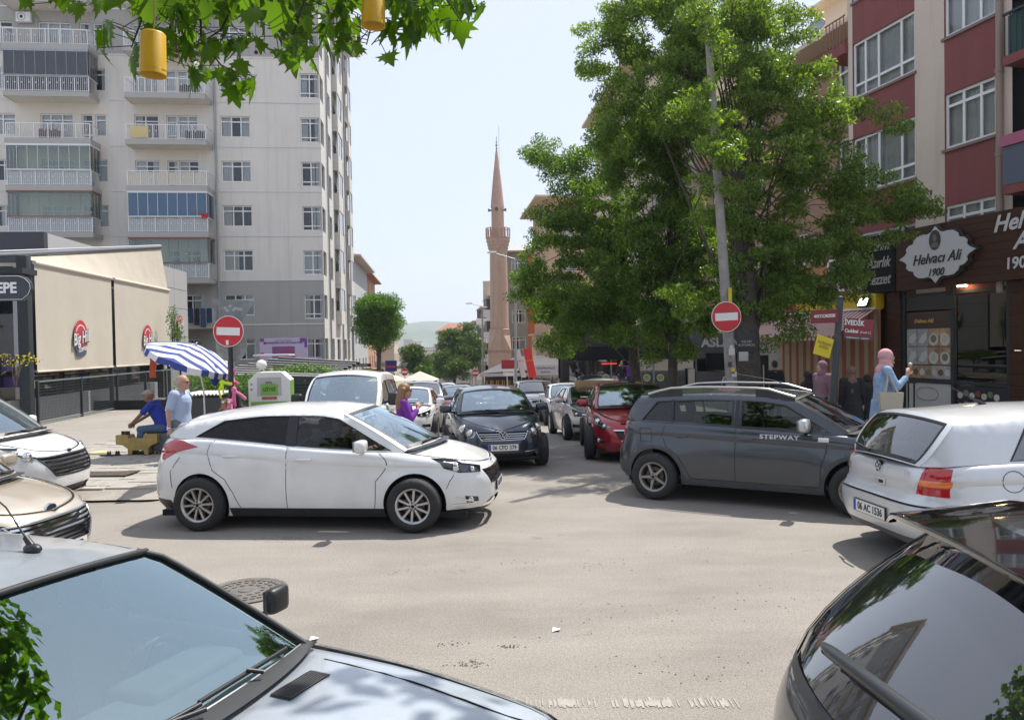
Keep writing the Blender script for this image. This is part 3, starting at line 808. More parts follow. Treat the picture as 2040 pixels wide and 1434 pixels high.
def sandero_extra(c):
    arch = lambda ax, r: [c.side(ax+r*math.cos(2*math.pi*i/36), c.wr+r*math.sin(2*math.pi*i/36)) for i in range(36)]
    return [('tail_light', redlamp, c.pp([('s', -1.80, 1.02), ('r', .62, 1.02), ('r', .60, .76), ('s', -1.90, .76), ('s', -1.88, .88)])),
         ('headlight', bowl_m, c.pp([('s', 1.62, .92), ('f', .52, .84), ('f', .5, .70), ('s', 1.80, .68)])),
         ('drop_grille', black, half(c, .40, .42, .62, .76)),
         ('wheel_arch_trim_c', None, arch(c.axf, c.ar+.05)), ('wheel_arch_trim_c', None, arch(c.axr, c.ar+.05)),
         ('side_skirt_c', None, c.pp([('s', 1.3, .0), ('s', 1.3, .30), ('s', -1.3, .30), ('s', -1.3, .0)])),
         ('bumper_cladding_c', None, [(c.Qr*1.01, .1), c.side(-1.6, .1), c.side(-1.62, .48), c.re(.8, .52), (c.Qr*1.01, .52)])]
def make_sandero():
    cladding = mat('grey cladding', (.055, .058, .062), .6, noise=.2)
    def ex(c): return [(a, cladding if (a.endswith('_c')) else b, p) for a, b, p in sandero_extra(c)]
    return spec(4.08, .875, 1.54, 1.24, -1.36, .325,
        rim=[(-1.95, 1.06), (-1.3, 1.07), (-.4, 1.045), (.5, 1.01), (1.12, .99), (1.5, .95), (1.85, .88)],
        cab=[(1.12, 1.0), (.42, 1.43), (.0, 1.475), (-.6, 1.48), (-1.2, 1.455), (-1.66, 1.42), (-1.93, 1.07)],
        nose_z=.84, rear_z=1.06, zb=.24,
        front=[(.2, .12), (.4, .0), (.6, .0), (.75, .04), (.88, .14), (.95, .3)], rear=[(.2, .14), (.4, .0), (.6, .0), (.8, .05), (1.0, .09), (1.08, .11)],
        B=(-.24, -.22), xR=-1.26, xF=.80, tumble=.34, crown=.05, bulge_b=.2, bulge_t=.1, tins=.085, ains=.16, cins=.32, splits=[-.24], sill=.33, rimr=.208, arch=.385, tw=.2,
        handles=[(-.98, .90), (-.10, .90)], mirror=(.62, 1.04), extra=ex, nf=4.0, nr=5.2, mirror_size=(.10, .115, .085),
        pillars=[(-1.12, 1.07, -1.14, 1.39, .03), (-.24, 1.04, -.24, 1.40, .05)], xgaps=[([('s', -1.60, .98), ('s', -1.42, .98), ('s', -1.40, .80), ('s', -1.58, .80), ('s', -1.60, .98)], .007)])
def golf_extra(c):
    return [('tail_light', redlamp, c.pp([('s', -1.78, .93), ('r', .58, .94), ('r', .55, .70), ('s', -1.82, .69)])),
            ('headlight', bowl_m, c.pp([('s', 1.75, .82), ('f', .5, .78), ('f', .5, .62), ('s', 1.8, .62)])),
            ('bumper_strip_c', None, [(c.Qr*1.01, .52), c.side(-1.55, .52), c.side(-1.55, .59), (c.Qr*1.01, .59)]),
            ('bumper_valance_c', mat('dark valance', (.12, .12, .12), .6), [(c.Qr*1.01, .1), c.side(-1.62, .1), c.side(-1.66, .30), (c.Qr*1.01, .30)])]
def make_golf():
    return spec(4.15, .868, 1.44, 1.20, -1.31, .31,
        rim=[(-1.93, .93), (-1.6, .965), (-1.2, .975), (-.5, .965), (.5, .94), (1.05, .915), (1.5, .87), (1.85, .80)],
        cab=[(1.05, .93), (.30, 1.335), (-.1, 1.375), (-.7, 1.375), (-1.25, 1.345), (-1.64, 1.33), (-1.95, .93)],
        nose_z=.74, rear_z=.925, zb=.2,
        front=[(.2, .1), (.4, .0), (.6, .0), (.75, .06), (.88, .2), (.95, .4)], rear=[(.2, .11), (.35, .01), (.5, -.02), (.60, -.01), (.62, .05), (.8, .06), (1.0, .12)],
        B=(-.2, -.2), xR=-1.1, tumble=.36, crown=.055, tins=.075, ains=.12, cins=.62, splits=[-.2], handles=[(-.9, .84), (0, .82)], rscr_v=.90, rscr_t=(.02, .9), frit=.035,
        extra=golf_extra, nr=5.8, xgaps=[([('r', .80, .60), ('r', .0, .60)], .012), ([('r', .60, .63), ('r', .60, .98)], .006), ([('s', -1.30+.10*math.cos(t/3), .83+.09*math.sin(t/3)) for t in range(20)], .006)])
def polo_extra(c):
    el = lambda y, z, ry, rz: [c.fr(max(.02, y+ry*math.cos(a)), z+rz*math.sin(a)) for a in [2*math.pi*i/24 for i in range(24)]]
    return [('headlight', bowl_m, c.pp([('s', 1.58, .82), ('f', .72, .80), ('f', .56, .775), ('f', .45, .69), ('f', .50, .60), ('f', .62, .57), ('s', 1.70, .60), ('s', 1.60, .70)])),
            ('drop_grille', black, half(c, .36, .43, .56, .69)), ('drop_lower_intake', black, half(c, .62, .56, .24, .33)),
            ('tail_light', redlamp, c.pp([('s', -1.70, .98), ('r', .6, .98), ('r', .58, .74), ('s', -1.75, .74)]))]
def make_polo():
    return spec(3.92, .828, 1.46, 1.13, -1.33, .30,
        rim=[(-1.80, 1.0), (-1.2, 1.01), (-.4, .99), (.5, .96), (.95, .94), (1.4, .89), (1.72, .82)],
        cab=[(.97, .95), (.28, 1.35), (-.1, 1.395), (-.7, 1.40), (-1.2, 1.37), (-1.58, 1.33), (-1.80, 1.01)],
        nose_z=.71, rear_z=1.0, zb=.19,
        front=[(.2, .1), (.35, .0), (.5, .0), (.62, .03), (.72, .09), (.82, .2), (.93, .45)], rear=[(.2, .1), (.4, 0), (.6, 0), (.8, .05), (1.0, .1)],
        B=(-.2, -.2), tumble=.40, crown=.05, tins=.08, ains=.12, cins=.32, splits=[-.2], handles=[(-.85, .86), (-.05, .84)], mirror=(.62, .97), extra=polo_extra, nf=3.8, bulge_b=.2,
        strips=lambda c: [('grille_surround', chrome, [c.fr(.45, .70), c.fr(.37, .555), (c.Qf, .55)], .012, .006), ('bumper_chrome', chrome, [c.fr(.66, .37), c.fr(.38, .345)], .012, .006)])
def civic_extra(c):
    return [('headlight', bowld_m, c.pp([('s', 1.60, .80), ('f', .68, .76), ('f', .42, .69), ('f', .48, .62), ('s', 1.82, .60)])),
            ('drop_grille', black, half(c, .38, .40, .60, .70)), ('drop_lower_intake', black, half(c, .5, .46, .24, .38)),
            ('drop_fog_recess', black, c.pp([('f', .76, .42), ('f', .58, .42), ('f', .60, .34), ('f', .76, .34)])),
            ('tail_light', redlamp, c.pp([('s', -1.95, .92), ('r', .5, .92), ('r', .5, .75), ('s', -2.0, .75)]))]
def make_civic():
    return spec(4.54, .875, 1.43, 1.33, -1.37, .315,
        rim=[(-2.1, .98), (-1.7, 1.0), (-1.0, .985), (0, .95), (.9, .915), (1.3, .885), (1.65, .83), (2.0, .76)],
        cab=[(1.27, .90), (.36, 1.335), (0, 1.375), (-.5, 1.37), (-.9, 1.33), (-1.02, 1.30), (-1.72, 1.0)],
        nose_z=.69, rear_z=.97, zb=.18, boot=True,
        front=[(.2, .1), (.35, .0), (.5, .0), (.62, .04), (.72, .10), (.82, .25), (.92, .55)], rear=[(.2, .1), (.4, 0), (.6, 0), (.8, .04), (1.0, .12)],
        B=(-.15, -.2), tumble=.42, tins=.07, ains=.2, cins=.42, splits=[-.15], handles=[(-.85, .82), (.05, .80)], mirror=(.75, .93), extra=civic_extra, nf=3.8, bulge_b=.22,
        strips=lambda c: [('grille_bar', chrome, [c.fr(.40, .67), (c.Qf, .67)], .03, .012)])
def i30_extra(c):
    return [('headlight', bowl_m, c.pp([('s', 1.32, .86), ('s', 1.62, .82), ('f', .64, .74), ('f', .50, .66), ('f', .62, .60), ('s', 1.70, .66)])),
            ('drop_grille', black, half(c, .30, .46, .40, .60)), ('drop_upper_grille', black, half(c, .30, .34, .70, .73)),
            ('fog_light', bowl_m, c.pp([('f', .78, .47), ('f', .62, .42), ('f', .60, .35), ('f', .74, .36)])),
            ('tail_light', redlamp, c.pp([('s', -1.70, 1.0), ('r', .6, 1.0), ('r', .58, .80), ('s', -1.75, .80)]))]
def make_i30():
    return spec(4.3, .89, 1.47, 1.27, -1.38, .325,
        rim=[(-1.95, 1.07), (-1.4, 1.08), (-.5, 1.03), (.5, .97), (1.08, .94), (1.45, .89), (1.75, .83), (1.95, .78)],
        cab=[(1.14, .95), (.34, 1.38), (0, 1.415), (-.5, 1.42), (-1.1, 1.385), (-1.62, 1.32), (-1.93, 1.08)],
        nose_z=.735, rear_z=1.06, zb=.18,
        front=[(.2, .1), (.35, .0), (.5, .0), (.62, .03), (.735, .10), (.82, .24), (.93, .5)], rear=[(.2, .1), (.4, 0), (.6, 0), (.8, .05), (1.05, .14)],
        B=(-.2, -.2), tumble=.40, tins=.07, ains=.13, cins=.45, splits=[-.2], handles=[(-.92, .9), (0, .87)], mirror=(.66, .98), extra=i30_extra, nf=3.5, bulge_b=.25)
def crv_extra(c):
    return [('headlight', bowl_m, c.pp([('s', 1.75, .93), ('f', .7, .90), ('f', .46, .86), ('f', .48, .74), ('s', 1.88, .72)])),
            ('drop_grille', black, half(c, .42, .44, .70, .88)), ('drop_lower_intake', black, half(c, .62, .66, .30, .56)),
            ('tail_light', redlamp, c.pp([('s', -1.95, 1.1), ('r', .6, 1.1), ('r', .6, .85), ('s', -2.0, .85)]))]
def make_crv():
    return spec(4.5, .91, 1.65, 1.33, -1.29, .35,
        rim=[(-2.05, 1.13), (-1.4, 1.13), (-.5, 1.10), (.5, 1.07), (1.15, 1.06), (1.6, 1.02), (1.95, .97)],
        cab=[(1.15, 1.07), (.45, 1.53), (0, 1.58), (-.6, 1.59), (-1.3, 1.57), (-1.85, 1.50), (-2.05, 1.14)],
        nose_z=.95, rear_z=1.12, zb=.24, front=[(.2, .12), (.45, .0), (.7, .0), (.9, .06), (1.0, .15), (1.07, .3)], rear=[(.2, .1), (.4, 0), (.8, 0), (1.0, .05), (1.12, .1)],
        B=(-.2, -.2), tumble=.34, tins=.08, ains=.13, cins=.3, splits=[-1.05, -.2], handles=[(-.9, .98), (0, .96)], mirror=(.68, 1.10), extra=crv_extra, nf=4.2, bump_z=.68)
def van_extra(c):
    return [('headlight', bowl_m, c.pp([('s', 1.60, .98), ('f', .74, .93), ('f', .56, .88), ('f', .56, .70), ('s', 1.86, .68), ('s', 1.70, .80)])),
            ('drop_grille', black, half(c, .46, .50, .66, .78)), ('drop_lower_intake', black, half(c, .60, .60, .28, .46)),
            ('tail_light', redlamp, c.pp([('s', -1.95, 1.2), ('r', .76, 1.2), ('r', .76, .8), ('s', -2.0, .8)]))]
def make_van(win_rear=False):
    return spec(4.25, .90, 1.80, 1.32, -1.36, .31,
        rim=[(-2.02, 1.13), (-1.2, 1.13), (-.3, 1.12), (.6, 1.09), (1.08, 1.07), (1.5, 1.0), (1.85, .92)],
        cab=[(1.30, 1.04), (.62, 1.66), (.3, 1.73), (-.4, 1.75), (-1.2, 1.74), (-1.98, 1.69), (-2.06, 1.14)],
        nose_z=.86, rear_z=1.12, zb=.22, front=[(.2, .1), (.4, .0), (.6, .0), (.8, .06), (.9, .14), (1.0, .3), (1.07, .5)], rear=[(.2, .1), (.4, 0), (.8, 0), (1.12, .04)],
        B=(.05, -.2), tumble=.20, crown=.06, tins=.16, ains=.14, cins=.3, splits=[.05] if win_rear else [.05], handles=[(.2, .98), (-.3, .98)], mirror=(.82, 1.12), mirror_size=(.1, .11, .13), extra=van_extra,
        nf=3.8, nr=8, bulge_b=.24, bulge_t=.12, tumble_r=0, bump_z=.6)
def gold_extra(c):
    return [('headlight', bowl_m, c.pp([('s', 1.52, .80), ('s', 1.75, .78), ('f', .66, .73), ('f', .54, .68), ('f', .60, .63), ('s', 1.80, .66)])),
            ('drop_grille', black, half(c, .40, .56, .40, .67)), ('drop_lower_intake', black, half(c, .5, .5, .2, .3)),
            ('fog_light', bowld_m, c.pp([('f', .80, .42), ('f', .66, .40), ('f', .66, .32), ('f', .80, .32)]))]
def make_gold():
    return spec(4.36, .915, 1.47, 1.28, -1.37, .32,
        rim=[(-2.02, 1.02), (-1.5, 1.03), (-.9, 1.02), (-.25, 1.0), (.5, .95), (1.10, .925), (1.45, .88), (1.75, .82), (2.0, .76)],
        cab=[(1.14, .935), (.36, 1.36), (0, 1.40), (-.5, 1.40), (-1.0, 1.35), (-1.2, 1.31), (-1.9, 1.03)],
        nose_z=.72, rear_z=1.0, zb=.17, boot=True,
        front=[(.15, .16), (.24, .04), (.4, .0), (.52, .0), (.64, .04), (.74, .12), (.80, .2), (.86, .36), (.93, .6)], rear=[(.15, .16), (.3, .03), (.5, .0), (1.0, .10)],
        xF=.80, tumble=.40, bulge_b=.28, tins=.062, ains=.13, cins=.4, nf=3.4, extra=gold_extra, handles=[(-.06, .86)],
        strips=lambda c: [('grille_surround', chrome, [(c.Qf, .672), c.fr(.57, .672), c.fr(.41, .39), (c.Qf, .385)], .02, .008)])
def cour_extra(c):
    return [('headlight', bowl_m, c.pp([('s', 1.45, .95), ('s', 1.66, .93), ('f', .70, .86), ('f', .56, .80), ('f', .62, .74), ('s', 1.74, .80)])),
            ('drop_grille', black, half(c, .40, .56, .54, .78)), ('drop_lower_intake', black, half(c, .5, .5, .25, .36))]
def make_courier():
    return spec(4.16, .89, 1.76, 1.25, -1.24, .31,
        rim=[(-1.98, 1.12), (-1.2, 1.12), (-.3, 1.10), (.6, 1.07), (1.12, 1.04), (1.5, .98), (1.85, .88)],
        cab=[(1.25, 1.03), (.45, 1.60), (.1, 1.68), (-.4, 1.70), (-1.2, 1.70), (-1.9, 1.64), (-2.0, 1.13)],
        nose_z=.82, rear_z=1.12, zb=.2, front=[(.2, .1), (.4, .0), (.62, .0), (.75, .05), (.85, .12), (.95, .28), (1.05, .5)], rear=[(.2, .1), (.4, 0), (1.12, .05)],
        B=(-.05, -.2), tumble=.25, bulge_b=.26, cins=.3, ains=.14, nf=3.4, nr=7, extra=cour_extra, handles=[(.1, .95)], mirror=(.8, 1.09),
        strips=lambda c: [('grille_surround', black, [(c.Qf, .785), c.fr(.57, .785), c.fr(.41, .53), (c.Qf, .52)], .03, .006)])
def boxy_extra(c):
    return [('headlight', bowl_m, c.pp([('f', .76, .72), ('f', .50, .72), ('f', .50, .58), ('f', .76, .58)])),
            ('drop_grille', black, half(c, .48, .48, .58, .72))]
def make_boxy():
    return spec(4.30, .82, 1.40, 1.30, -1.23, .29,
        rim=[(-1.85, .93), (-1.2, .945), (-.3, .94), (.6, .935), (.86, .93), (1.3, .905), (1.9, .835)],
        cab=[(.88, .935), (.18, 1.335), (-.2, 1.355), (-.6, 1.35), (-.9, 1.345), (-1.0, 1.33), (-1.5, .945)],
        nose_z=.80, rear_z=.93, zb=.2, boot=True, front=[(.2, .08), (.4, 0), (.55, .0), (.80, .02), (.93, .06)], rear=[(.2, .08), (.4, 0), (.9, .04)],
        B=(-.2, -.2), tumble=.42, crown=.04, bulge_b=.10, bulge_t=.07, crown_b=.025, tins=.05, ains=.10, cins=.3, nf=8, nr=8, hc=.975, extra=boxy_extra, sh=.035, handles=[(-.06, .8), (-.85, .8)],
        mirror=(.56, .965), mirror_size=(.045, .064, .058), frit=.0, scr_v=.955, scr_t=(.03, .975), hood_bulge=.022, abow=.005, bump_z=.55)
def dhatch_extra(c):
    return [('tail_light', redlamp, c.pp([('s', -1.72, 1.00), ('r', .76, .99), ('r', .72, .80), ('s', -1.80, .76)]))]
def make_dhatch():
    return spec(4.2, .875, 1.47, 1.25, -1.3, .32,
        rim=[(-1.98, 1.0), (-1.5, 1.03), (-.9, 1.02), (-.25, .98), (.5, .95), (1.10, .925), (1.45, .88), (1.75, .83), (1.95, .78)],
        cab=[(1.14, .935), (.36, 1.50), (0, 1.57), (-.5, 1.59), (-1.0, 1.58), (-1.32, 1.55), (-1.98, .99)],
        nose_z=.745, rear_z=.985, zb=.17, front=[(.15, .16), (.4, .0), (.7, .05), (.80, .17), (.93, .6)], rear=[(.15, .16), (.3, .03), (.5, .0), (.7, .0), (.85, .02), (1.0, .07)],
        tumble=.40, cins=.4, rbulge_b=.10, rbulge_t=.10, rscr_v=.965, rscr_t=(.015, .97), nr=4.6, extra=dhatch_extra, frit=.02, hi=True)
# ------------------------------------------------------------ ground and street
UD = Vector((-.1013, 1, 0)).normalized(); UR = Vector((1, .1013, 0)).normalized()
def gz(x, y):
    t = y-12
    if t <= 0: return 0.0
    if t < 6: return -.055*t*t/12
    if t < 140: return -.055*(t-3)
    return -.055*137-.012*(min(t, 900)-140)
def asphalt(name, base, light, crack=True):
    m = bpy.data.materials.new(name); m.use_nodes = True; nt = m.node_tree; b = nt.nodes['Principled BSDF']
    tc = N(nt, 'ShaderNodeTexCoord'); L = nt.links.new
    def noise(sc_, det=5, ro=.6, stretch=None):
        n = N(nt, 'ShaderNodeTexNoise'); n.inputs['Scale'].default_value = sc_; n.inputs['Detail'].default_value = det; n.inputs['Roughness'].default_value = ro
        if stretch:
            mp = N(nt, 'ShaderNodeMapping'); mp.inputs['Scale'].default_value = stretch; L(tc.outputs['Object'], mp.inputs[0]); L(mp.outputs[0], n.inputs['Vector'])
        else: L(tc.outputs['Object'], n.inputs['Vector'])
        return n
    def rng(src, a, c, lo=0., hi=1.):
        r = N(nt, 'ShaderNodeMapRange'); r.inputs[1].default_value = a; r.inputs[2].default_value = c; r.inputs[3].default_value = lo; r.inputs[4].default_value = hi; L(src, r.inputs[0]); return r.outputs[0]
    def mix(f, a, c):
        x = N(nt, 'ShaderNodeMix', data_type='RGBA')
        if isinstance(f, float): x.inputs[0].default_value = f
        else: L(f, x.inputs[0])
        for s, v in ((6, a), (7, c)):
            if isinstance(v, tuple): x.inputs[s].default_value = (*v, 1)
            else: L(v, x.inputs[s])
        return x.outputs[2]
    big = rng(noise(.35, 6, .6).outputs[0], .35, .68); streak = rng(noise(1.0, 6, .62, (.5, 1.4, 1)).outputs[0], .42, .72)
    col = mix(big, base, light); col = mix(streak, col, tuple(c*1.05 for c in light))
    grit = rng(noise(95, 3, .7).outputs[0], .34, .5); col2 = mix(grit, tuple(c*.5 for c in base), col)
    fine = rng(noise(38, 4, .8).outputs[0], .40, .60); col2 = mix(fine, mix(.22, col2, (.09, .08, .075)), col2)
    stain = rng(noise(.9, 7, .7).outputs[0], .63, .74); col2 = mix(stain, col2, tuple(c*.62 for c in base))
    if crack:
        v = N(nt, 'ShaderNodeTexVoronoi', feature='DISTANCE_TO_EDGE'); v.inputs['Scale'].default_value = .55
        ad = N(nt, 'ShaderNodeVectorMath', operation='ADD'); ns = noise(3, 5); sc3 = N(nt, 'ShaderNodeVectorMath', operation='SCALE'); sc3.inputs['Scale'].default_value = .55
        L(ns.outputs[1], sc3.inputs[0]); L(tc.outputs['Object'], ad.inputs[0]); L(sc3.outputs[0], ad.inputs[1]); L(ad.outputs[0], v.inputs['Vector'])
        cr = rng(v.outputs['Distance'], .0, .007, 1., 0.); gate = rng(noise(.5, 3).outputs[0], .60, .66)
        mm = N(nt, 'ShaderNodeMath', operation='MULTIPLY'); L(cr, mm.inputs[0]); L(gate, mm.inputs[1])
        col2 = mix(mm.outputs[0], col2, (.10, .09, .08))
    L(col2, b.inputs['Base Color']); b.inputs['Roughness'].default_value = .9; b.inputs['Specular IOR Level'].default_value = .25
    bp = N(nt, 'ShaderNodeBump'); bp.inputs['Strength'].default_value = .5; bp.inputs['Distance'].default_value = .006
    L(noise(70, 4, .7).outputs[0], bp.inputs['Height']); L(bp.outputs[0], b.inputs['Normal'])
    MATS[name] = m; return m
asph = asphalt('dusty asphalt', (.245, .221, .194), (.342, .314, .278))
earth = mat('pale earth', (.22, .20, .17), .95, noise=.25, nscale=.15)
def sheet(name, xs, ys, off, m, zf=gz, inside=None):
    b = MB(); vs = [(x, y, zf(x, y)+off) for y in ys for x in xs]; nx = len(xs); fs = []
    for j in range(len(ys)-1):
        for i in range(nx-1):
            if inside and not inside((xs[i]+xs[i+1])/2, (ys[j]+ys[j+1])/2): continue
            fs.append((j*nx+i, j*nx+i+1, (j+1)*nx+i+1, (j+1)*nx+i))
    b.add(vs, fs, 0, True); return b.obj(name, m)
ys = [-60, -20, 0, 6, 11]+[12+i*2 for i in range(8)]+[32, 40, 60, 90, 120, 140, 152, 170, 250, 400, 700, 950, 1500, 3000]
tag(sheet('ground', [-2500, -600, -200, -60, -20, 0, 20, 60, 200, 600, 2500], ys, -.03, earth), kind='structure')
rd = MB()
def strip_poly(ylist, xl, xr, off):
    vs = []; 
    for y in ylist: n = 8; vs += [(xl(y)+(xr(y)-xl(y))*i/n, y, gz(0, y)+off) for i in range(n+1)]
    return vs, [(j*9+i, j*9+i+1, j*9+i+10, j*9+i+9) for j in range(len(ylist)-1) for i in range(8)]
yl = [11]+[12+i for i in range(8)]+[20+4*i for i in range(10)]+[62, 80, 100, 130, 152, 200, 260]
v, f = strip_poly(yl, lambda y: -4.3-.1013*(y-12)-(1.2 if y < 12 else 0), lambda y: 4.9-.1013*(y-12)+(1.2 if y < 12 else 0), 0.0); rd.add(v, f, 0, True)
v, f = strip_poly([-14, -8, -4, 0, 4, 8, 11], lambda y: -60, lambda y: 60, 0.0); rd.add(v, f, 0, True)
tag(rd.obj('road', asph), kind='structure')
# pavements
pave_m = asphalt('worn paving', (.30, .27, .235), (.36, .335, .295), False)
slab_m = mat('paving slab', (.30, .275, .24), .88, col2=(.37, .345, .305), noise=.2, nscale=2.2, bump=.4, bscale=30)
curb_m = mat('kerb stone', (.34, .31, .27), .85, col2=(.42, .39, .34), noise=.2, nscale=4, bump=.4)
lp = [(-60, 11.75), (-5.2, 11.75), (-4.75, 12.3), (-4.9, 16), (-6.6, 34), (-60, 34)]
pm = MB(); pm.add([(x, y, .115) for x, y in lp]+[(x, y, -1.6) for x, y in lp], [tuple(range(6))]+[(k, k+6, (k+1) % 6+6, (k+1) % 6) for k in range(6)])
lpav = tag(pm.obj('left_pavement', pave_m), kind='structure')
rp = [(5.0, 11.6), (4.7, 12.4), (3.6, 24), (2.6, 34), (60, 34), (60, 10.6), (5.6, 10.9)]
pm = MB(); pm.add([(x, y, .30) for x, y in rp]+[(x, y, -1.6) for x, y in rp], [tuple(range(6, -1, -1))]+[(k, (k+1) % 7, (k+1) % 7+7, k+7) for k in range(7)])
rpav = tag(pm.obj('right_pavement', pave_m), kind='structure')
# paving slabs one by one where they can be told apart
var = []
for k in range(4):
    b = MB(); w_, d_ = .585, .285; j = [rnd.uniform(-.006, .006) for _ in range(8)]
    b.add([(j[0], j[1], 0), (w_+j[2], j[3], 0), (w_+j[4], d_+j[5], 0), (j[6], d_+j[7], 0), (j[0]+.012, j[1]+.012, .022), (w_+j[2]-.012, j[3]+.012, .022), (w_+j[4]-.012, d_+j[5]-.012, .022), (j[6]+.012, d_+j[7]-.012, .022)],
          [(4, 5, 6, 7), (0, 1, 5, 4), (1, 2, 6, 5), (2, 3, 7, 6), (3, 0, 4, 7)]); var.append(b.mesh('slab', slab_m))
n = 0
for r_ in range(24):
    for c_ in range(12):
        x = -9.4+c_*.6+(.3 if r_ % 2 else 0); y = 11.77+r_*.3
        if x+.6 > -5.0-(.05*max(0, y-12)) or (-7.6 < x < -6.4 and 12.6 < y < 13.1): continue
        o = link('slab', var[n % 4], lpav); o.location = (x, y, .1+rnd.uniform(-.004, .008)); o.rotation_euler = (rnd.uniform(-.008, .008), rnd.uniform(-.008, .008), rnd.uniform(-.008, .008)); n += 1
cb = []
for k in range(3):
    b = MB(); b.rbox(0, .96, 0, .17, 0, .125, .02); cb.append(b.mesh('kerb_stone', curb_m))
for k in range(14):
    o = link('kerb_stone', cb[k % 3], lpav); o.location = (-6.2-k*.98, 11.58+rnd.uniform(-.015, .015), rnd.uniform(-.01, .01)); o.rotation_euler = (0, 0, rnd.uniform(-.01, .01))
for k in range(4):
    a = -k*.25-.1; o = link('kerb_stone', cb[k % 3], lpav); o.location = (-5.22+.28*k, 11.58+.16*k*k*.6, 0); o.rotation_euler = (0, 0, .1+.34*k); o.scale = (.42, 1, 1)
for k in range(8):
    o = link('kerb_stone', cb[k % 3], rpav); o.location = (5.9+k*.98, 10.72, .0); o.scale = (1, 1, 1.9)
b = MB(); w0 = [(-30+.35*k) for k in range(72)]; b.grid([[Vector((x, 11.58-.30*t+rnd.uniform(-.03, .03)*(t > .9), .10*(1-t)**1.4+.002)) for t in (0, .2, .4, .7, 1)] for x in w0], 0, True); b.obj('kerb_mortar', mat('kerb mortar', (.30, .27, .23), .9, col2=(.38, .35, .30), noise=.2, nscale=5, bump=.5), lpav)
# slot drain in the left pavement
b = MB(); b.box(0, 1.15, 0, .5, 0, .012, 0)
for k in range(9): b.box(.02, 1.13, .03+k*.052, .052+k*.052, .012, .02, 1)
tag(b.obj('drain_grate', [dark, mat('rusty iron', (.20, .17, .14), .7, .3, noise=.3)], M=Vector((-7.55, 12.62, .128))), 'slotted iron drain grate set in the left pavement near the kerb', 'drain')
# manhole cover
b = MB(); c0 = gp(490, 1178); b.cyl((0, 0, 0), (0, 0, .012), .37, .37, 40); b.lathe([(.33, .013), (.345, .018), (.36, .018), (.37, .013)], 40)
for r_, nn in ((.28, 30), (.22, 20), (.15, 12)):
    for k in range(nn):
        a = 2*math.pi*k/nn; b.box(-.012, .012, -.018, .018, .012, .019, 0, Matrix.Rotation(a, 4, 'Z') @ Matrix.Translation(Vector((r_, 0, 0))))
b.cyl((0, 0, .012), (0, 0, .02), .07, .065, 16)
mo = tag(b.obj('manhole_cover', mat('cast iron', (.16, .145, .13), .65, .35, noise=.3, nscale=15), M=Vector((c0.x, c0.y, .001))), 'round cast iron manhole cover with raised pattern beside the silver saloon mirror', 'manhole cover')
# worn white line near the camera
b = MB(); p0 = gp(870, 1388); 
for k in range(230):
    x0 = -.5+k*.008
    if rnd.random() < .40+.25*math.sin(k*.11): continue
    e0, e1 = rnd.uniform(-.02, .02), rnd.uniform(-.03, .03); b.add([(x0, 4.62+e0-.04*x0, .004), (x0+.008, 4.62+e0-.04*x0, .004), (x0+.008, 4.72+e1-.04*x0, .004), (x0, 4.72+e1-.04*x0, .004)], [(0, 1, 2, 3)])
tag(b.obj('road_marking', mat('worn road paint', (.345, .32, .288), .9, noise=.15, nscale=25)), kind='structure')
# dirt on the road
dirt = mat('dirt crumbs', (.13, .11, .085), .95, noise=.4, nscale=40); b = MB()
for px, py, r_, n_ in ((932, 1322, .10, 60), (1012, 1288, .06, 40), (900, 1282, .08, 30), (592, 1072, .22, 90), (1180, 1128, .25, 24), (1040, 1122, .2, 20), (830, 1140, .3, 16), (1500, 1190, .5, 30), (1250, 1230, .6, 30), (1380, 1330, .4, 30), (560, 1072, .3, 40), (1300, 1105, .8, 30)):
    p = gp(px, py)
    for k in range(n_):
        x, y = p.x+rnd.gauss(0, r_*.8), p.y+rnd.gauss(0, r_*.35); q = rnd.uniform(.002, .007); b.add([(x-q, y-q, .002), (x+q, y-q, .002), (x+q*.7, y+q, .002), (x-q, y+q*.8, .002), (x, y, .002+q*.8)], [(0, 1, 4), (1, 2, 4), (2, 3, 4), (3, 0, 4)])
tag(b.obj('grit', dirt), 'crumbs of grit and dirt scattered over the junction', 'grit', kind='stuff')
# litter
for (px, py, lab) in ((1100, 1259, 'small white scrap of paper lying on the open road'), (728, 863, 'pale paper scrap lying on the left pavement below the railing'), (615, 1277, 'white litter scrap on the road beside the silver saloon mirror')):
    p = gp(px, py, .12 if py < 900 else 0); b = MB(); b.add([(0, 0, 0), (.06, .01, .012), (.065, .05, .002), (.01, .045, .018)], [(0, 1, 2, 3)]); tag(b.obj('paper_scrap', white, M=Vector((p.x, p.y, p.z+.006 if py > 900 else .15))), lab, 'litter')
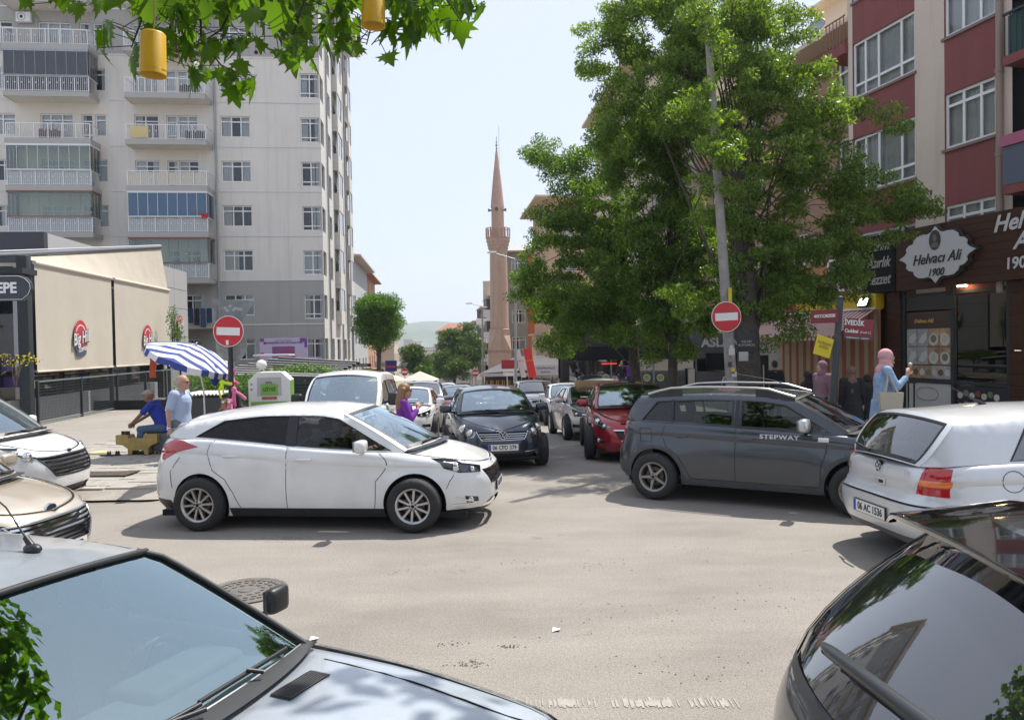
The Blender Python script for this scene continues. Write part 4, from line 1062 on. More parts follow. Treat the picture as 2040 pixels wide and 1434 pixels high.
# ------------------------------------------------------------ facade helpers
def wall_holes(x0, x1, z0, z1, holes, depth=.14, mi=0, mb=None, split=None):
    b = mb or MB(); X = sorted(set([x0, x1]+[h[0] for h in holes]+[h[1] for h in holes])); Z = sorted(set([z0, z1]+[h[2] for h in holes]+[h[3] for h in holes]+(split or [])))
    for i in range(len(X)-1):
        for j in range(len(Z)-1):
            cx = (X[i]+X[i+1])/2; cz = (Z[j]+Z[j+1])/2
            if any(h[0] < cx < h[1] and h[2] < cz < h[3] for h in holes): continue
            m_ = mi(cx, cz) if callable(mi) else mi
            b.add([(X[i], 0, Z[j]), (X[i+1], 0, Z[j]), (X[i+1], 0, Z[j+1]), (X[i], 0, Z[j+1])], [(0, 1, 2, 3)], m_)
    for h in holes:
        a, c, d, e = h; m_ = mi((a+c)/2, (d+e)/2) if callable(mi) else mi
        b.add([(a, 0, d), (c, 0, d), (c, 0, e), (a, 0, e), (a, depth, d), (c, depth, d), (c, depth, e), (a, depth, e)], [(0, 4, 5, 1), (1, 5, 6, 2), (2, 6, 7, 3), (3, 7, 4, 0)], m_)
    return b
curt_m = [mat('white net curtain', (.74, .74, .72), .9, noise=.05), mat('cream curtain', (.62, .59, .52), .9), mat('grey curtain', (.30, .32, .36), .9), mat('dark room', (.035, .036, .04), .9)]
_wc = {}
def win_mesh(w_, h_, cols, tr, low):
    key = (round(w_, 2), round(h_, 2), tuple(cols), tr, low)
    if key not in _wc:
        f = .07; b = MB(); b.box(0, w_, 0, .06, 0, f); b.box(0, w_, 0, .06, h_-f, h_); b.box(0, f, 0, .06, f, h_-f); b.box(w_-f, w_, 0, .06, f, h_-f)
        for c_ in cols: b.box(w_*c_-f/2, w_*c_+f/2, .004, .056, f, h_-f)
        if tr: b.box(f, w_-f, .008, .052, h_*tr-f/2, h_*tr+f/2)
        if low: b.box(f, w_-f, .008, .052, h_*low-f/2, h_*low+f/2)
        g = MB(); g.add([(f, .03, f), (w_-f, .03, f), (w_-f, .03, h_-f), (f, .03, h_-f)], [(0, 1, 2, 3)])
        _wc[key] = (b.mesh('window', white), g.mesh('pane', wglass))
    return _wc[key]
_cc = {}
def curt_mesh(w_, h_, style):
    key = (round(w_, 2), round(h_, 2), style)
    if key not in _cc:
        b = MB(); n = max(8, int(w_*22)); rr = random.Random(hash(key) % 999)
        rngs = {0: [(0, 1)], 1: [(0, .38), (.68, 1)], 2: [(0, .3)], 3: [], 4: [(.55, 1)], 5: [(0, 1)], 6: [(0, .5)]}[style]
        for a, c_ in rngs:
            P = []
            for j in range(2):
                P.append([Vector((w_*(a+(c_-a)*i/n), .13+.02*math.sin(i*2.1)+.012*math.sin(i*.9), h_*j)) for i in range(n+1)])
            b.grid(P, 0, True)
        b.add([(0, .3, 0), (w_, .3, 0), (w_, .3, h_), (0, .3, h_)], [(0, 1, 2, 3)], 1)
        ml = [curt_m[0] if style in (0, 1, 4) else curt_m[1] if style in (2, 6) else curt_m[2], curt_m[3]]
        _cc[key] = b.mesh('curtain', ml)
    return _cc[key]
def window(parent, M, a, z, w_, h_, cols=(.36, .68), tr=.72, low=None, style=None, inset=.10, name='window'):
    fm, gm = win_mesh(w_, h_, cols, tr, low); o = link(name, fm, parent, M @ Matrix.Translation(Vector((a, inset, z))))
    link('pane', gm, o); link('curtain', curt_mesh(w_, h_, rnd.choice((0, 0, 0, 1, 1, 2, 4, 6)) if style is None else style), o); return o
# ------------------------------------------------------------ the tall grey apartment block on the left
LM = frame((-11.9, 49, -2.2), (1, .1013)); LZ = 2.2
grey_m = mat('grey render', (.68, .635, .57), .85, col2=(.73, .685, .62), noise=.1, nscale=.6, bump=.15, streak=.35)
dgrey_m = mat('dark grey render', (.37, .355, .33), .85, col2=(.41, .39, .365), noise=.1, nscale=.6, bump=.15, streak=.35)
beige_m = mat('beige render', (.70, .64, .55), .85, noise=.05, nscale=.6)
line_m = mat('white string course', (.66, .65, .63), .7)
lb = thing('apartment_block', 'tall grey apartment block with balconies and white string courses behind the café', 'apartment block')
def fl(i): return 3.7+2.79*i+LZ+(0.0)      # slab line heights above the foot of the frame
holes = []; wins = []
for i in range(-1, 9):
    zt = fl(i)+2.79-.88 ; z0 = zt-1.32
    wins.append((-6.15, -4.33, z0, zt, (.36, .68), .74, None)); wins.append((-20.6, -18.25, z0, zt, (.36, .68), .74, None)); wins.append((-25.5, -23.7, z0, zt, (.36, .68), .74, None))
    zc = zt
    wins.append((-16.8, -14.9, zc-1.45, zc, (.3, .66), .74, None)); wins.append((-14.4, -13.75, zc-2.1, zc, (), .8, .4)); wins.append((-13.6, -12.95, zc-1.35, zc, (), .74, None))
    wins.append((-11.3, -9.85, zc-1.45, zc, (.45,), .74, None)); wins.append((-9.4, -8.75, zc-2.1, zc, (), .8, .4)); wins.append((-8.7, -7.5, zc-1.4, zc, (.5,), .74, None))
holes = [(w_[0], w_[1], w_[2], w_[3]) for w_ in wins]
band = lambda x, z: 1 if (z > fl(5)+2.75 and not False) or z < fl(1)-.03 else (2 if (-18 < x < -12.7 or -11.6 < x < -6.9) else 0)
wb = wall_holes(-30, -1.25, 0, fl(8)+1.6, holes, .14, band, split=[fl(5)+2.75, fl(1)-.03])
X = [-30, -18, -12.7, -11.6, -6.9]
wb.obj('front_wall', [grey_m, dgrey_m, beige_m], lb, M=LM)
for w_ in wins: window(lb, LM, w_[0], w_[2], w_[1]-w_[0], w_[3]-w_[2], w_[4], w_[5], w_[6])
for i in range(-1, 9):
    for a, c_ in ((-30, -17.9), (-12.75, -11.55), (-6.35, .02)): MB().box(a, c_, -.035, .0, fl(i)-.04, fl(i)+.04).obj('string_course', line_m, lb, M=LM)
# corner bay: windows wrap the corner
cw = []; sw = []
for i in range(-1, 9): zt = fl(i)+2.79-.92; cw.append((-1.25, -.06, zt-1.55, zt))
SM = frame((-11.9, 49, -2.2), (-.1013, 1))
wall_holes(-1.25, 0, 0, fl(8)+1.6, cw, .14, lambda x, z: 1 if z > fl(5)+2.75 or z < fl(1)-.03 else 0, split=[fl(5)+2.75, fl(1)-.03]).obj('corner_wall', [grey_m, dgrey_m], lb, M=LM)
for w_ in cw: window(lb, LM, w_[0], w_[2], 1.19, 1.55, (.5,), .78, .2)
side_cols = [(.08, 1.5), (3.4, 4.8), (6.3, 8.2), (10.6, 12.2), (13.6, 14.8)]
for i in range(-1, 9):
    zt = fl(i)+2.79-.92
    for a, c_ in side_cols: sw.append((a, c_, zt-1.55, zt))
side_m = mat('pale side render', (.56, .54, .505), .85, noise=.05, nscale=.6)
wall_holes(0, 16, 0, fl(8)+1.6, sw, .14, 0).obj('side_wall', side_m, lb, M=SM)
for w_ in sw: window(lb, SM, w_[0], w_[2], w_[1]-w_[0], 1.55, (.5,), .78, .2)
for (a, c_) in ((6.0, 8.5), (13.2, 15.2)):
    for i in range(0, 9):
        b = MB(); z = fl(i)+.15; b.box(a, c_, -.38, 0, z, z+.95); b.box(a, c_, -.38, 0, z+2.55, z+2.78); b.box(a, a+.12, -.38, -.3, z+.95, z+2.55); b.box(c_-.12, c_, -.38, -.3, z+.95, z+2.55); b.box((a+c_)/2-.05, (a+c_)/2+.05, -.36, -.3, z+.95, z+2.55, 2); b.box(a+.14, c_-.14, -.34, -.32, z+.97, z+2.53, 1)
        b.obj('bay', [side_m, wglass, white], lb, M=SM)
for a in (2.4, 9.4, 12.8): MB().cyl((a, -.09, 0), (a, -.09, 28), .06, None, 8).obj('drainpipe', steel, lb, M=SM)
MB().cyl((-6.45, -.1, 2.2), (-6.45, -.1, 28), .065, None, 8).obj('drainpipe', mat('grey pipe', (.34, .35, .37), .5), lb, M=LM)
b = MB(); b.box(-30, 1.0, -.9, 15.6, 28.7, 28.95); b.box(-30, 1.15, -1.05, 16.8, 28.95, 29.1); b.obj('roof', mat('eave render', (.58, .52, .43), .8), lb, M=LM)
b = MB()
for k in range(2): b.lathe([(0, 0), (.2, .03), (.38, .12)], 16, 0, Matrix.Translation(Vector((9.6+.4*k, -.5, 26.6-5*k))) @ Matrix.Rotation(R(70), 4, 'X'))
b.obj('satellite_dish', whitep, lb, M=SM)
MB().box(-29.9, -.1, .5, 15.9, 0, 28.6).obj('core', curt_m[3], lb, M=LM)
# balconies
rail_m = mat('white railing', (.74, .74, .73), .5); slabm = mat('balcony soffit', (.68, .64, .57), .8, noise=.06); slabe = mat('balcony edge', (.42, .40, .37), .8)
def bal_rail(b, a0, a1, d, z, n, m=0, post=7):
    b.box(a0, a1, -d-.02, -d+.03, z+.92, z+.97, m); b.box(a0, a1, -d-.01, -d+.02, z+.1, z+.13, m)
    for k in range(n+1):
        x = a0+(a1-a0)*k/n; r = .028 if k % post == 0 else .009; b.box(x-r, x+r, -d-r, -d+r, z, z+.95, m)
    for a in (a0, a1):
        b.box(a-.02, a+.02, -d, 0, z+.92, z+.97, m)
        for k in range(7): y = -d+d*k/7; b.box(a-.009, a+.009, y-.009, y+.009, z, z+.93, m)
g_dark = mat('dark balcony glass', (.016, .018, .028), .05, coat=1.0); g_blue = mat('blue balcony glass', (.015, .075, .16), .06, coat=1.0)
frost = mat('pale balcony film', (.42, .44, .44), .25); clearb = glass_mat('clear balcony glass', (.80, .86, .82), 1.5, boost=1.8); cream_c = mat('cream canvas', (.66, .60, .48), .85, noise=.05)
bronze = mat('brown frame', (.20, .085, .05), .5)
def balcony(a0, a1, i, style, deep=1.35):
    z = fl(i); b = MB(); b.box(a0, a1, -deep, 0, z-.22, z-.02); b.box(a0-.01, a1+.01, -deep-.04, -deep, z-.25, z+.06, 1); b.box(a0-.03, a0, -deep, 0, z-.24, z+.05, 1); b.box(a1, a1+.03, -deep, 0, z-.24, z+.05, 1)
    o = b.obj('balcony', [slabm, slabe], lb, M=LM); d = deep-.06
    r = MB(); bal_rail(r, a0+.05, a1-.05, d, z+.02, 42); 
    for k in range(12): x = a0+.25+(a1-a0-.5)*k/11; r.box(x-.035, x+.035, -d-.03, -d-.02, z+.55, z+.62)
    r.obj('railing', rail_m, o)
    MB().cyl((0, 0, -.05), (0, 0, 0), .09, .07, 10, M=Matrix.Translation(Vector(((a0+a1)/2, -.6, z-.225)))).obj('ceiling_light', white, o)
    if style == 'open': return o
    if style == 'canvas':
        c_ = MB(); c_.grid([[Vector((a0+.1+(a1-a0-.2)*u/20, -d+.05+.015*math.sin(u*1.3), z+.12+.78*v/2)) for u in range(21)] for v in range(3)]); c_.obj('canvas_screen', cream_c, o); return o
    gm_ = {'dark': g_dark, 'blue': g_blue, 'clear': clearb, 'brown': clearb}[style]; fm_ = bronze if style == 'brown' else steel if style == 'dark' else rail_m
    n = 8
    for k in range(n):
        x0 = a0+.06+(a1-a0-.12)*k/n; x1 = x0+(a1-a0-.12)/n
        MB().box(x0+.01, x1-.01, -d-.06, -d-.045, z+1.0, z+2.42).obj('glass_panel', gm_, o)
    for a in (a0+.03, a1-.03):
        for k in range(3): MB().box(a-.008, a+.008, -d+.03+k*.43, -d+.43+k*.43, z+1.0, z+2.42).obj('glass_panel', gm_, o)
    f = MB(); f.box(a0, a1, -d-.09, -d-.01, z+.98, z+1.03); f.box(a0, a1, -d-.09, -d-.01, z+2.42, z+2.56); f.box(a0, a0+.05, -d, 0, z+2.42, z+2.56); f.box(a1-.05, a1, -d, 0, z+2.42, z+2.56)
    if style in ('dark', 'blue', 'clear'):
        for k in range(n+1): x = a0+.06+(a1-a0-.12)*k/n; f.box(x-.012, x+.012, -d-.085, -d-.03, z+1.0, z+2.42)
    f.obj('glazing_frame', fm_, o)
    low = MB(); low.box(a0+.07, a1-.07, -d+.03, -d+.04, z+.08, z+.9); low.obj('lower_panel', g_dark if style == 'dark' else frost, o)
    return o
for i, st in zip(range(8), ('open', 'open', 'brown', 'clear', 'open', 'dark', 'open', 'open')): balcony(-18.2, -13.35, i, st)
for i, st in zip(range(8), ('open', 'brown', 'blue', 'canvas', 'open', 'open', 'open', 'open')): balcony(-11.35, -6.65, i, st)
# balcony belongings
def bx(par, nm, m, a0, a1, y0, y1, z0, z1, M=LM): return MB().rbox(a0, a1, y0, y1, z0, z1, .03).obj(nm, m, par, M=M)
tag(bx(None, 'blanket', mat('yellow blanket', (.62, .50, .24), .9), -11.1, -10.0, -1.38, -1.33, fl(4)+.15, fl(4)+.85), 'yellow blanket hung on a balcony railing of the grey block', 'blanket')
for k, (a, i, col, lab) in enumerate(((-16.5, 4, (.10, .03, .03), 'dark red bundle stored on the left balcony below the black glazed one'), (-8.0, 4, (.05, .05, .055), 'black stored box at the right end of the balcony with the yellow blanket'), (-8.3, 5, (.04, .04, .045), 'dark clutter behind the railing of the balcony under the yellow cup'))):
    tag(bx(None, 'storage_box', mat('box colour %d' % k, col, .8), a, a+1.1, -.9, -.5, fl(i)+.02, fl(i)+.75), lab, 'storage box')
b = MB(); b.rbox(0, .85, -.3, 0, 0, .6, .04); b.lathe([(0, -.302), (.2, -.306), (.24, -.30)], 20, 1, Matrix.Translation(Vector((.33, 0, .3))) @ Matrix.Rotation(R(90), 4, 'X') @ Matrix.Translation(Vector((0, 0, .604))))
tag(b.obj('air_conditioner', [white, black], M=LM @ Matrix.Translation(Vector((-17.9, -.05, fl(6)+1.75)))), 'white air conditioner unit on the wall above the top left balcony', 'air conditioner')
b = MB(); b.add([(0, 0, 0), (.42, -.03, .02), (.40, .02, -.26), (.2, .04, -.2), (.02, -.02, -.34)], [(0, 1, 2, 3), (0, 3, 4)]); b.cyl((-.5, 0, .1), (.1, 0, 0), .012)
tag(b.obj('flag', mat('red flag', (.5, .02, .03), .8), M=LM @ Matrix.Translation(Vector((-7.0, -1.5, fl(2)+1.15)))), 'small red flag sticking out beside the blue glazed balcony', 'flag')
lo = thing('laundry', 'dark jeans and shirts drying on the lowest balcony rail of the grey block', 'laundry')
for k in range(7):
    a = -9.0+k*.36; b = MB(); h = .9+.25*(k % 3)*.5; b.grid([[Vector((a+.32*u/4, -1.5+.03*math.sin(u*1.7+k), fl(0)+1.0-h*v/3)) for u in range(5)] for v in range(4)])
    b.obj('garment', mat('laundry %d' % (k % 3), ((.02, .035, .08), (.012, .012, .016), (.03, .07, .14))[k % 3], .9), lo, M=LM)
# ------------------------------------------------------------ the white billboard panel
BM = frame(pt(518, 720, 43), (1, .1013)); bw = 2.75
bo = thing('billboard', 'lilac banner board with a red crowd picture standing before the grey block', 'billboard')
MB().box(0, 2.62, 0, .06, .02, 1.30).obj('panel', mat('lilac banner', (.48, .42, .60), .6), bo, M=BM)
b = MB(); b.add([(.68, -.006, .18), (1.92, -.006, .18), (1.92, -.006, .82), (.68, -.006, .82)], [(0, 1, 2, 3)]); b.obj('picture', mat('concert picture', (.45, .03, .05), .5, col2=(.05, .10, .35), nscale=4), bo, M=BM)
b = MB(); b.cyl((.28, -.005, 1.02), (.28, -.01, 1.02), .08, None, 14); b.cyl((.12, -.005, .38), (.12, -.01, .38), .12, None, 14); b.obj('disc', mat('red print', (.55, .05, .09), .6), bo, M=BM)
b = MB(); b.box(.02, .24, -.008, -.002, 1.1, 1.28); b.box(2.2, 2.6, -.008, -.002, 1.05, 1.28); b.box(2.45, 2.6, -.008, -.002, .75, 1.05); b.obj('corner_print', mat('purple print', (.16, .06, .28), .6), bo, M=BM)
text('MÜHENDİSLİK GÜN SETİ HALİ TEDİ', .125, mat('banner ink', (.10, .04, .2), .6), bo, BM @ Vector((1.3, -.012, 1.02)), (R(90), 0, math.atan2(.1013, 1)), bold=.003)
text('YENİMAHALLE BELEDİYESİ', .075, mat('banner ink red', (.5, .1, .2), .6), bo, BM @ Vector((1.3, -.012, 1.16)), (R(90), 0, math.atan2(.1013, 1)))
for a in (.2, 2.4): MB().box(a, a+.06, .06, .12, -4.2, 1.3).obj('post', steel, bo, M=BM)
# ------------------------------------------------------------ left side: café, railing, signs, street furniture
def F(a, y, z): return Matrix.Translation(Vector((a, y, z)))
def text_on(M, body, size, x, y, z, m, parent, **k):
    o = text(body, size, m, parent, (0, 0, 0), (0, 0, 0), **k); xs = k.get('xs', 1)
    o.matrix_basis = M @ F(x, y, z) @ Matrix.Rotation(R(90), 4, 'X') @ Matrix.Diagonal((xs, 1, 1, 1)); return o
KM = frame((-13.67, 21.8, 0), (-.1013, 1))
anthr = mat('anthracite steel', (.022, .029, .034), .6, noise=.2)
canvas = mat('beige canvas', (.50, .45, .375), .85, col2=(.54, .49, .41), noise=.1, nscale=1.2, bump=.12, bscale=8)
logo_r = mat('logo red', (.48, .035, .055), .7); logo_w = mat('logo white', (.72, .70, .66), .7); logo_n = mat('logo navy', (.06, .08, .13), .7)
cafe = thing('cafe', 'coffee house terrace with two big beige blinds bearing a red round logo', 'café')
def coffee_logo(M, x, z, s, par, y=-.02):
    b = MB(); n = 28
    b.add([(x+s*.46*math.cos(math.pi*k/n), y, z+.12*s+s*.46*math.sin(math.pi*k/n)) for k in range(n+1)]+[(x-.42*s, y, z-.3*s), (x+.42*s, y, z-.3*s)], [tuple(list(range(n+1))+[n+1, n+2])][:1], 0)
    b2 = MB(); A = []
    for k in range(n+1): t = math.pi*(.08+.80*k/n); A.append([(x+s*.36*math.cos(t), y-.003, z+.08*s+s*.36*math.sin(t)), (x+s*.32*math.cos(t), y-.003, z+.08*s+s*.32*math.sin(t))])
    b2.grid([[Vector(p) for p in r_] for r_ in A], 0, False)
    b3 = MB(); b3.add([(x-.40*s, y-.002, z-.28*s), (x+.42*s, y-.002, z-.22*s), (x+.34*s, y-.002, z-.52*s), (x, y-.002, z-.60*s), (x-.28*s, y-.002, z-.56*s)], [(0, 1, 2, 3, 4)])
    lo = b.obj('logo_disc', logo_r, par, M=M); b2.obj('logo_arc', logo_w, par, M=M); b3.obj('logo_foot', logo_n, par, M=M)
    T = M @ F(x, 0, z) @ Matrix.Rotation(R(-9), 4, 'Y') @ F(-x, 0, -z)
    text_on(T, 'Big Hill', .54*s, x-.01, y-.012, z-.015*s, logo_n, par, shear=.3, bold=.03*s, xs=.72, ext=.002); text_on(T, 'Big Hill', .54*s, x, y-.016, z+.0*s, logo_w, par, shear=.3, bold=.006*s, xs=.72, ext=.002)
    text_on(T, 'COFFEE', .17*s, x+.02, y-.012, z-.37*s, logo_w, par, xs=1.0, bold=.004*s, ext=.002)
for a0, a1 in ((.24, 5.5), (5.75, 11.48)):
    P = [[Vector((a0+(a1-a0)*u/24, -.06+.02*math.sin(u*.8)*(1-v/8), 1.64+3.1*v/8)) for u in range(25)] for v in range(9)]
    bl = MB().grid(P, 0, True).obj('blind', canvas, cafe, M=KM); MB().cyl((a0, -.06, 4.76), (a1, -.06, 4.76), .06).obj('roller', mat('cream metal', (.62, .56, .45), .5), cafe, M=KM); MB().cyl((a0, -.06, 1.63), (a1, -.06, 1.63), .03).obj('bottom_bar', MATS['cream metal'], cafe, M=KM)
    coffee_logo(Matrix(), 2.96 if a0 < 1 else 8.8, 2.62, 1.0, bl, -.1)
E = [KM @ Vector((-.3, 0, 4.82)), KM @ Vector((11.5, 0, 4.82)), pt(320, 494, 33.5), pt(48, 511, 22.6)]
def lerp4(u, v): return (E[0]*(1-u)+E[1]*u)*(1-v)+(E[3]*(1-u)+E[2]*u)*v
MB().grid([[lerp4(u/16, v/6)+Vector((0, 0, -.05*math.sin(math.pi*v/6))) for u in range(17)] for v in range(7)]).obj('roof_canvas', mat('darker canvas', (.46, .41, .335), .85, noise=.08, nscale=1.5), cafe)  # roof canvas one tone darker than the blinds
MB().tube([E[3]+(E[3]-E[2])*.6+Vector((0, 0, .1)), E[2]+Vector((0, 0, .05))], .09, 4).obj('roof_beam', mat('grey beam', (.16, .17, .19), .5), cafe)
MB().tube([E[3]+(E[3]-E[2])*.6+Vector((0, 0, .22)), E[2]+Vector((0, 0, .12))], .03, 4).obj('roof_trim', mat('pale trim', (.55, .57, .62), .5), cafe)
b = MB(); b.rbox(-.35, -.08, -.14, .14, -.1, 4.9, .02); b.obj('post', anthr, cafe, M=KM)
for a in (5.62, 11.6): MB().box(a-.05, a+.05, .0, .12, -.1, 4.8).obj('post', anthr, cafe, M=KM)
b = MB(); b.box(-6, -.36, -.1, .1, 4.35, 4.62); b.box(-.3, .3, -.9, -.1, 4.35, 4.5); b.obj('lintel', anthr, cafe, M=frame((-13.67, 21.8, 0), (1, .1013)))
NM = frame((-13.8, 21.75, 0), (1, .1013))
MB().box(-5, -.2, .5, .55, -.1, 4.4).obj('end_glass', dglass, cafe, M=NM)
MB().box(-5, -.15, -.02, .0, 4.45, 4.72).obj('awning_roll', canvas, cafe, M=NM)
b = MB(); b.box(-5, -.25, .35, .38, 1.2, 1.5); b.obj('purple_panel', mat('purple board', (.045, .02, .12), .6), cafe, M=NM); text_on(NM, 'Big Hill', .30, -1.0, .34, 1.98, mat('violet light', (.22, .12, .5), .5), cafe, shear=.3)
text_on(NM, 'COFFEE', .16, -.75, .33, 1.72, MATS['violet light'], cafe)
b = MB(); b.box(0, 11.5, .9, .95, .75, 4.7); b.obj('inner_glazing', dglass, cafe, M=KM)
b = MB(); b.box(0, 11.6, .55, .8, -.1, .82); b.obj('low_wall', mat('pale grey wall', (.36, .38, .38), .8, noise=.1), cafe, M=KM)
MB().box(-6, 15, 5, 5.2, -.1, 4.4).obj('back_wall', mat('dark interior wall', (.05, .05, .05), .9), cafe, M=KM)
MB().box(-.3, 11.6, -.12, .3, -.3, .06).obj('kerb_wall', mat('pale concrete', (.46, .42, .35), .85, noise=.2, nscale=4, bump=.3), cafe, M=KM)
# railing
fe = thing('railing', 'long dark steel railing with wire mesh below the beige blinds', 'railing')
pa = [0.0, 2.72, 5.5, 8.2, 10.5, 12.4]
for a in pa: MB().box(a-.035, a+.035, -.2, -.13, .05, 1.38).obj('post', anthr, fe, M=KM)
ral = mat('grey green rail', (.14, .18, .19), .5)
for i in range(len(pa)-1):
    a0, a1 = pa[i]+.036, pa[i+1]-.036
    MB().box(a0, a1, -.19, -.14, 1.33, 1.38).obj('top_rail', ral, fe, M=KM); MB().box(a0, a1, -.19, -.14, .16, .20).obj('bottom_rail', ral, fe, M=KM)
    b = MB()
    for k in range(13):
        z = .26+k*.082; pth = [(a0+(a1-a0)*t/8, -.165+.015*math.sin(t*1.1+k), z+.008*math.sin(t*1.9+i)) for t in range(9)]; b.tube(pth, .0045, 3, cap=False)
    n_ = int((a1-a0)/.085)
    for k in range(n_): x = a0+(k+.5)*.085; b.box(x-.003, x+.003, -.168, -.162, .2, 1.33)
    o = b.obj('wire_mesh', mat('mesh wire', (.07, .08, .085), .5), fe, M=KM); o['kind'] = 'stuff'
# round-ended hanging sign
sg = thing('hanging_sign', 'dark oval hanging sign with white letters EPE at the left edge of the café', 'sign')
b = MB(); ol = [(-1.2, 0, .30), (.28, 0, .30), (.44, 0, .24), (.56, 0, .10), (.58, 0, -.05), (.52, 0, -.2), (.36, 0, -.34), (-1.2, 0, -.34)]
S1 = frame(pt(15, 572, 19), (1, .05)); b.prism([(p[0], p[2]) for p in ol], .08); b.obj('board', mat('navy sign', (.035, .045, .06), .4), sg, M=S1)
b = MB(); b.tube([(p[0]*.95, -.01, p[2]*.9-.0) for p in ol], .008, 4); b.obj('white_line', white, sg, M=S1)
text_on(S1, 'TEPE', .36, -.12, -.012, -.03, white, sg, bold=.012, xs=.9); MB().cyl((-.4, .04, .3), (-.4, .04, .8), .03).obj('bracket', anthr, sg, M=S1)
# flat-roofed dark block and grey clad block behind
c0 = pt(87, 462, 31); D1 = frame((c0.x, c0.y, 0), (1, .1013))
bb = thing('roof_block', 'flat dark and pale grey block rising behind the café roof', 'building')
MB().box(-14, 0, 0, .3, 0, c0.z).obj('dark_front', mat('slate cladding', (.05, .053, .065), .6), bb, M=D1); MB().box(-14, 0, .31, 12, 0, c0.z-.01).obj('side_wall', mat('pale grey cladding', (.46, .455, .46), .6), bb, M=D1)
gc = thing('clad_annex', 'grey panel clad annex with a small round coffee logo behind the blinds', 'building')
GM = frame(KM @ Vector((11.9, .35, 0)), (-.1013, 1))
MB().box(0, 3.4, .06, 3, -.1, 5.85).obj('wall', dark, gc, M=GM)
pan = mat('grey composite panel', (.40, .395, .385), .45, noise=.05)
for i, (z0, z1) in enumerate(((-.1, 1.35), (1.37, 2.78), (2.8, 4.1), (4.12, 4.98), (5.0, 5.9))):
    for (a0, a1) in ((0, 1.55), (1.57, 3.4)):
        MB().box(a0, a1, 0, .06, z0, z1).obj('wall_panel', pan, gc, M=GM)
coffee_logo(GM, 2.0, 3.35, .75, gc, -.1)
# little plants by the café end
leafg = leaf_mat('shrub leaves', (.045, .10, .02), (.10, .19, .04))
def leaf_cloud(n, size, cens, seed=1, up=.25, aspect=2.4, quads=True):
    """numpy: n leaves spread in ellipsoids (x,y,z,rx,ry,rz)"""
    rg = np.random.RandomState(seed); wts = np.array([c[3]*c[4]*c[5] for c in cens]); wts = wts/wts.sum()
    idx = rg.choice(len(cens), n, p=wts); C = np.array(cens)[idx]
    d = rg.normal(size=(n, 3)); d /= np.linalg.norm(d, axis=1)[:, None]; r = rg.rand(n)**.42
    p = C[:, :3]+d*C[:, 3:6]*r[:, None]
    u = rg.normal(size=(n, 3)); u[:, 2] -= up; u /= np.linalg.norm(u, axis=1)[:, None]
    w_ = np.cross(u, rg.normal(size=(n, 3))); w_ /= np.linalg.norm(w_, axis=1)[:, None]
    s = size*(.6+.8*rg.rand(n))[:, None]; a = u*s; c_ = w_*s/aspect
    V = np.stack([p-a*.5, p+c_*.5-a*.05, p+a*.5, p-c_*.5-a*.05], 1).reshape(-1, 3)
    return V
def quads_obj(name, V, m, parent=None, kind=None):
    n = len(V)//4; me = bpy.data.meshes.new(name); me.vertices.add(len(V)); me.vertices.foreach_set('co', V.astype(np.float32).ravel())
    me.loops.add(4*n); me.loops.foreach_set('vertex_index', np.arange(4*n, dtype=np.int32)); me.polygons.add(n); me.polygons.foreach_set('loop_start', np.arange(0, 4*n, 4, dtype=np.int32)); me.polygons.foreach_set('loop_total', np.full(n, 4, dtype=np.int32))
    me.materials.append(m); me.update(calc_edges=True); me.validate()
    o = link(name, me, parent)
    if kind: o['kind'] = kind
    return o
def shrub(name, lab, cens, n, size, seed, m=None, stem=True):
    t = thing(name, lab, 'shrub', (0, 0, 0)); quads_obj('foliage', leaf_cloud(n, size, cens, seed), m or leafg, t)
    b = MB(); rr = random.Random(seed)
    for c in cens:
        for k in range(5): b.tube([(c[0]+rr.uniform(-.05, .05), c[1], c[2]-c[5]-.5), (c[0]+rr.uniform(-.3, .3)*c[3], c[1], c[2]), (c[0]+rr.uniform(-.8, .8)*c[3], c[1]+rr.uniform(-.5, .5)*c[4], c[2]+c[5]*.7)], [.02, .012, .005], 5)
    b.obj('stem', mat('twig', (.09, .065, .045), .9), t); return t
q = pt(345, 660, 32); shrub('climbing_plant', 'narrow climbing plant between the blind and the grey clad annex', [(q.x, q.y, 3.3, .3, .3, .8), (q.x+.2, q.y, 2.6, .3, .3, .6)], 650, .10, 5)
q = pt(415, 755, 24); q2 = pt(495, 780, 23); shrub('garden_shrub', 'loose green shrub behind the corrugated kiosk and the toys', [(q.x, 24, 1.1, 1.1, .5, .4), (q.x+1.2, 24, 1.0, .8, .5, .45), (q2.x+.1, 23, .7, .6, .5, .7)], 3200, .12, 6)
q = pt(605, 742, 30); shrub('garden_shrub', 'thin sprawling shrub above the donation box', [(q.x, 30, 1.3, 1.6, .5, .28)], 900, .12, 7)
q = pt(20, 705, 20.5); shrub('flower_box', 'yellow flowering plants in the café window at the left edge', [(q.x, 20.7, 2.0, .8, .15, .2)], 120, .09, 8, leaf_mat('yellow petals', (.55, .42, .02), (.20, .25, .03)))
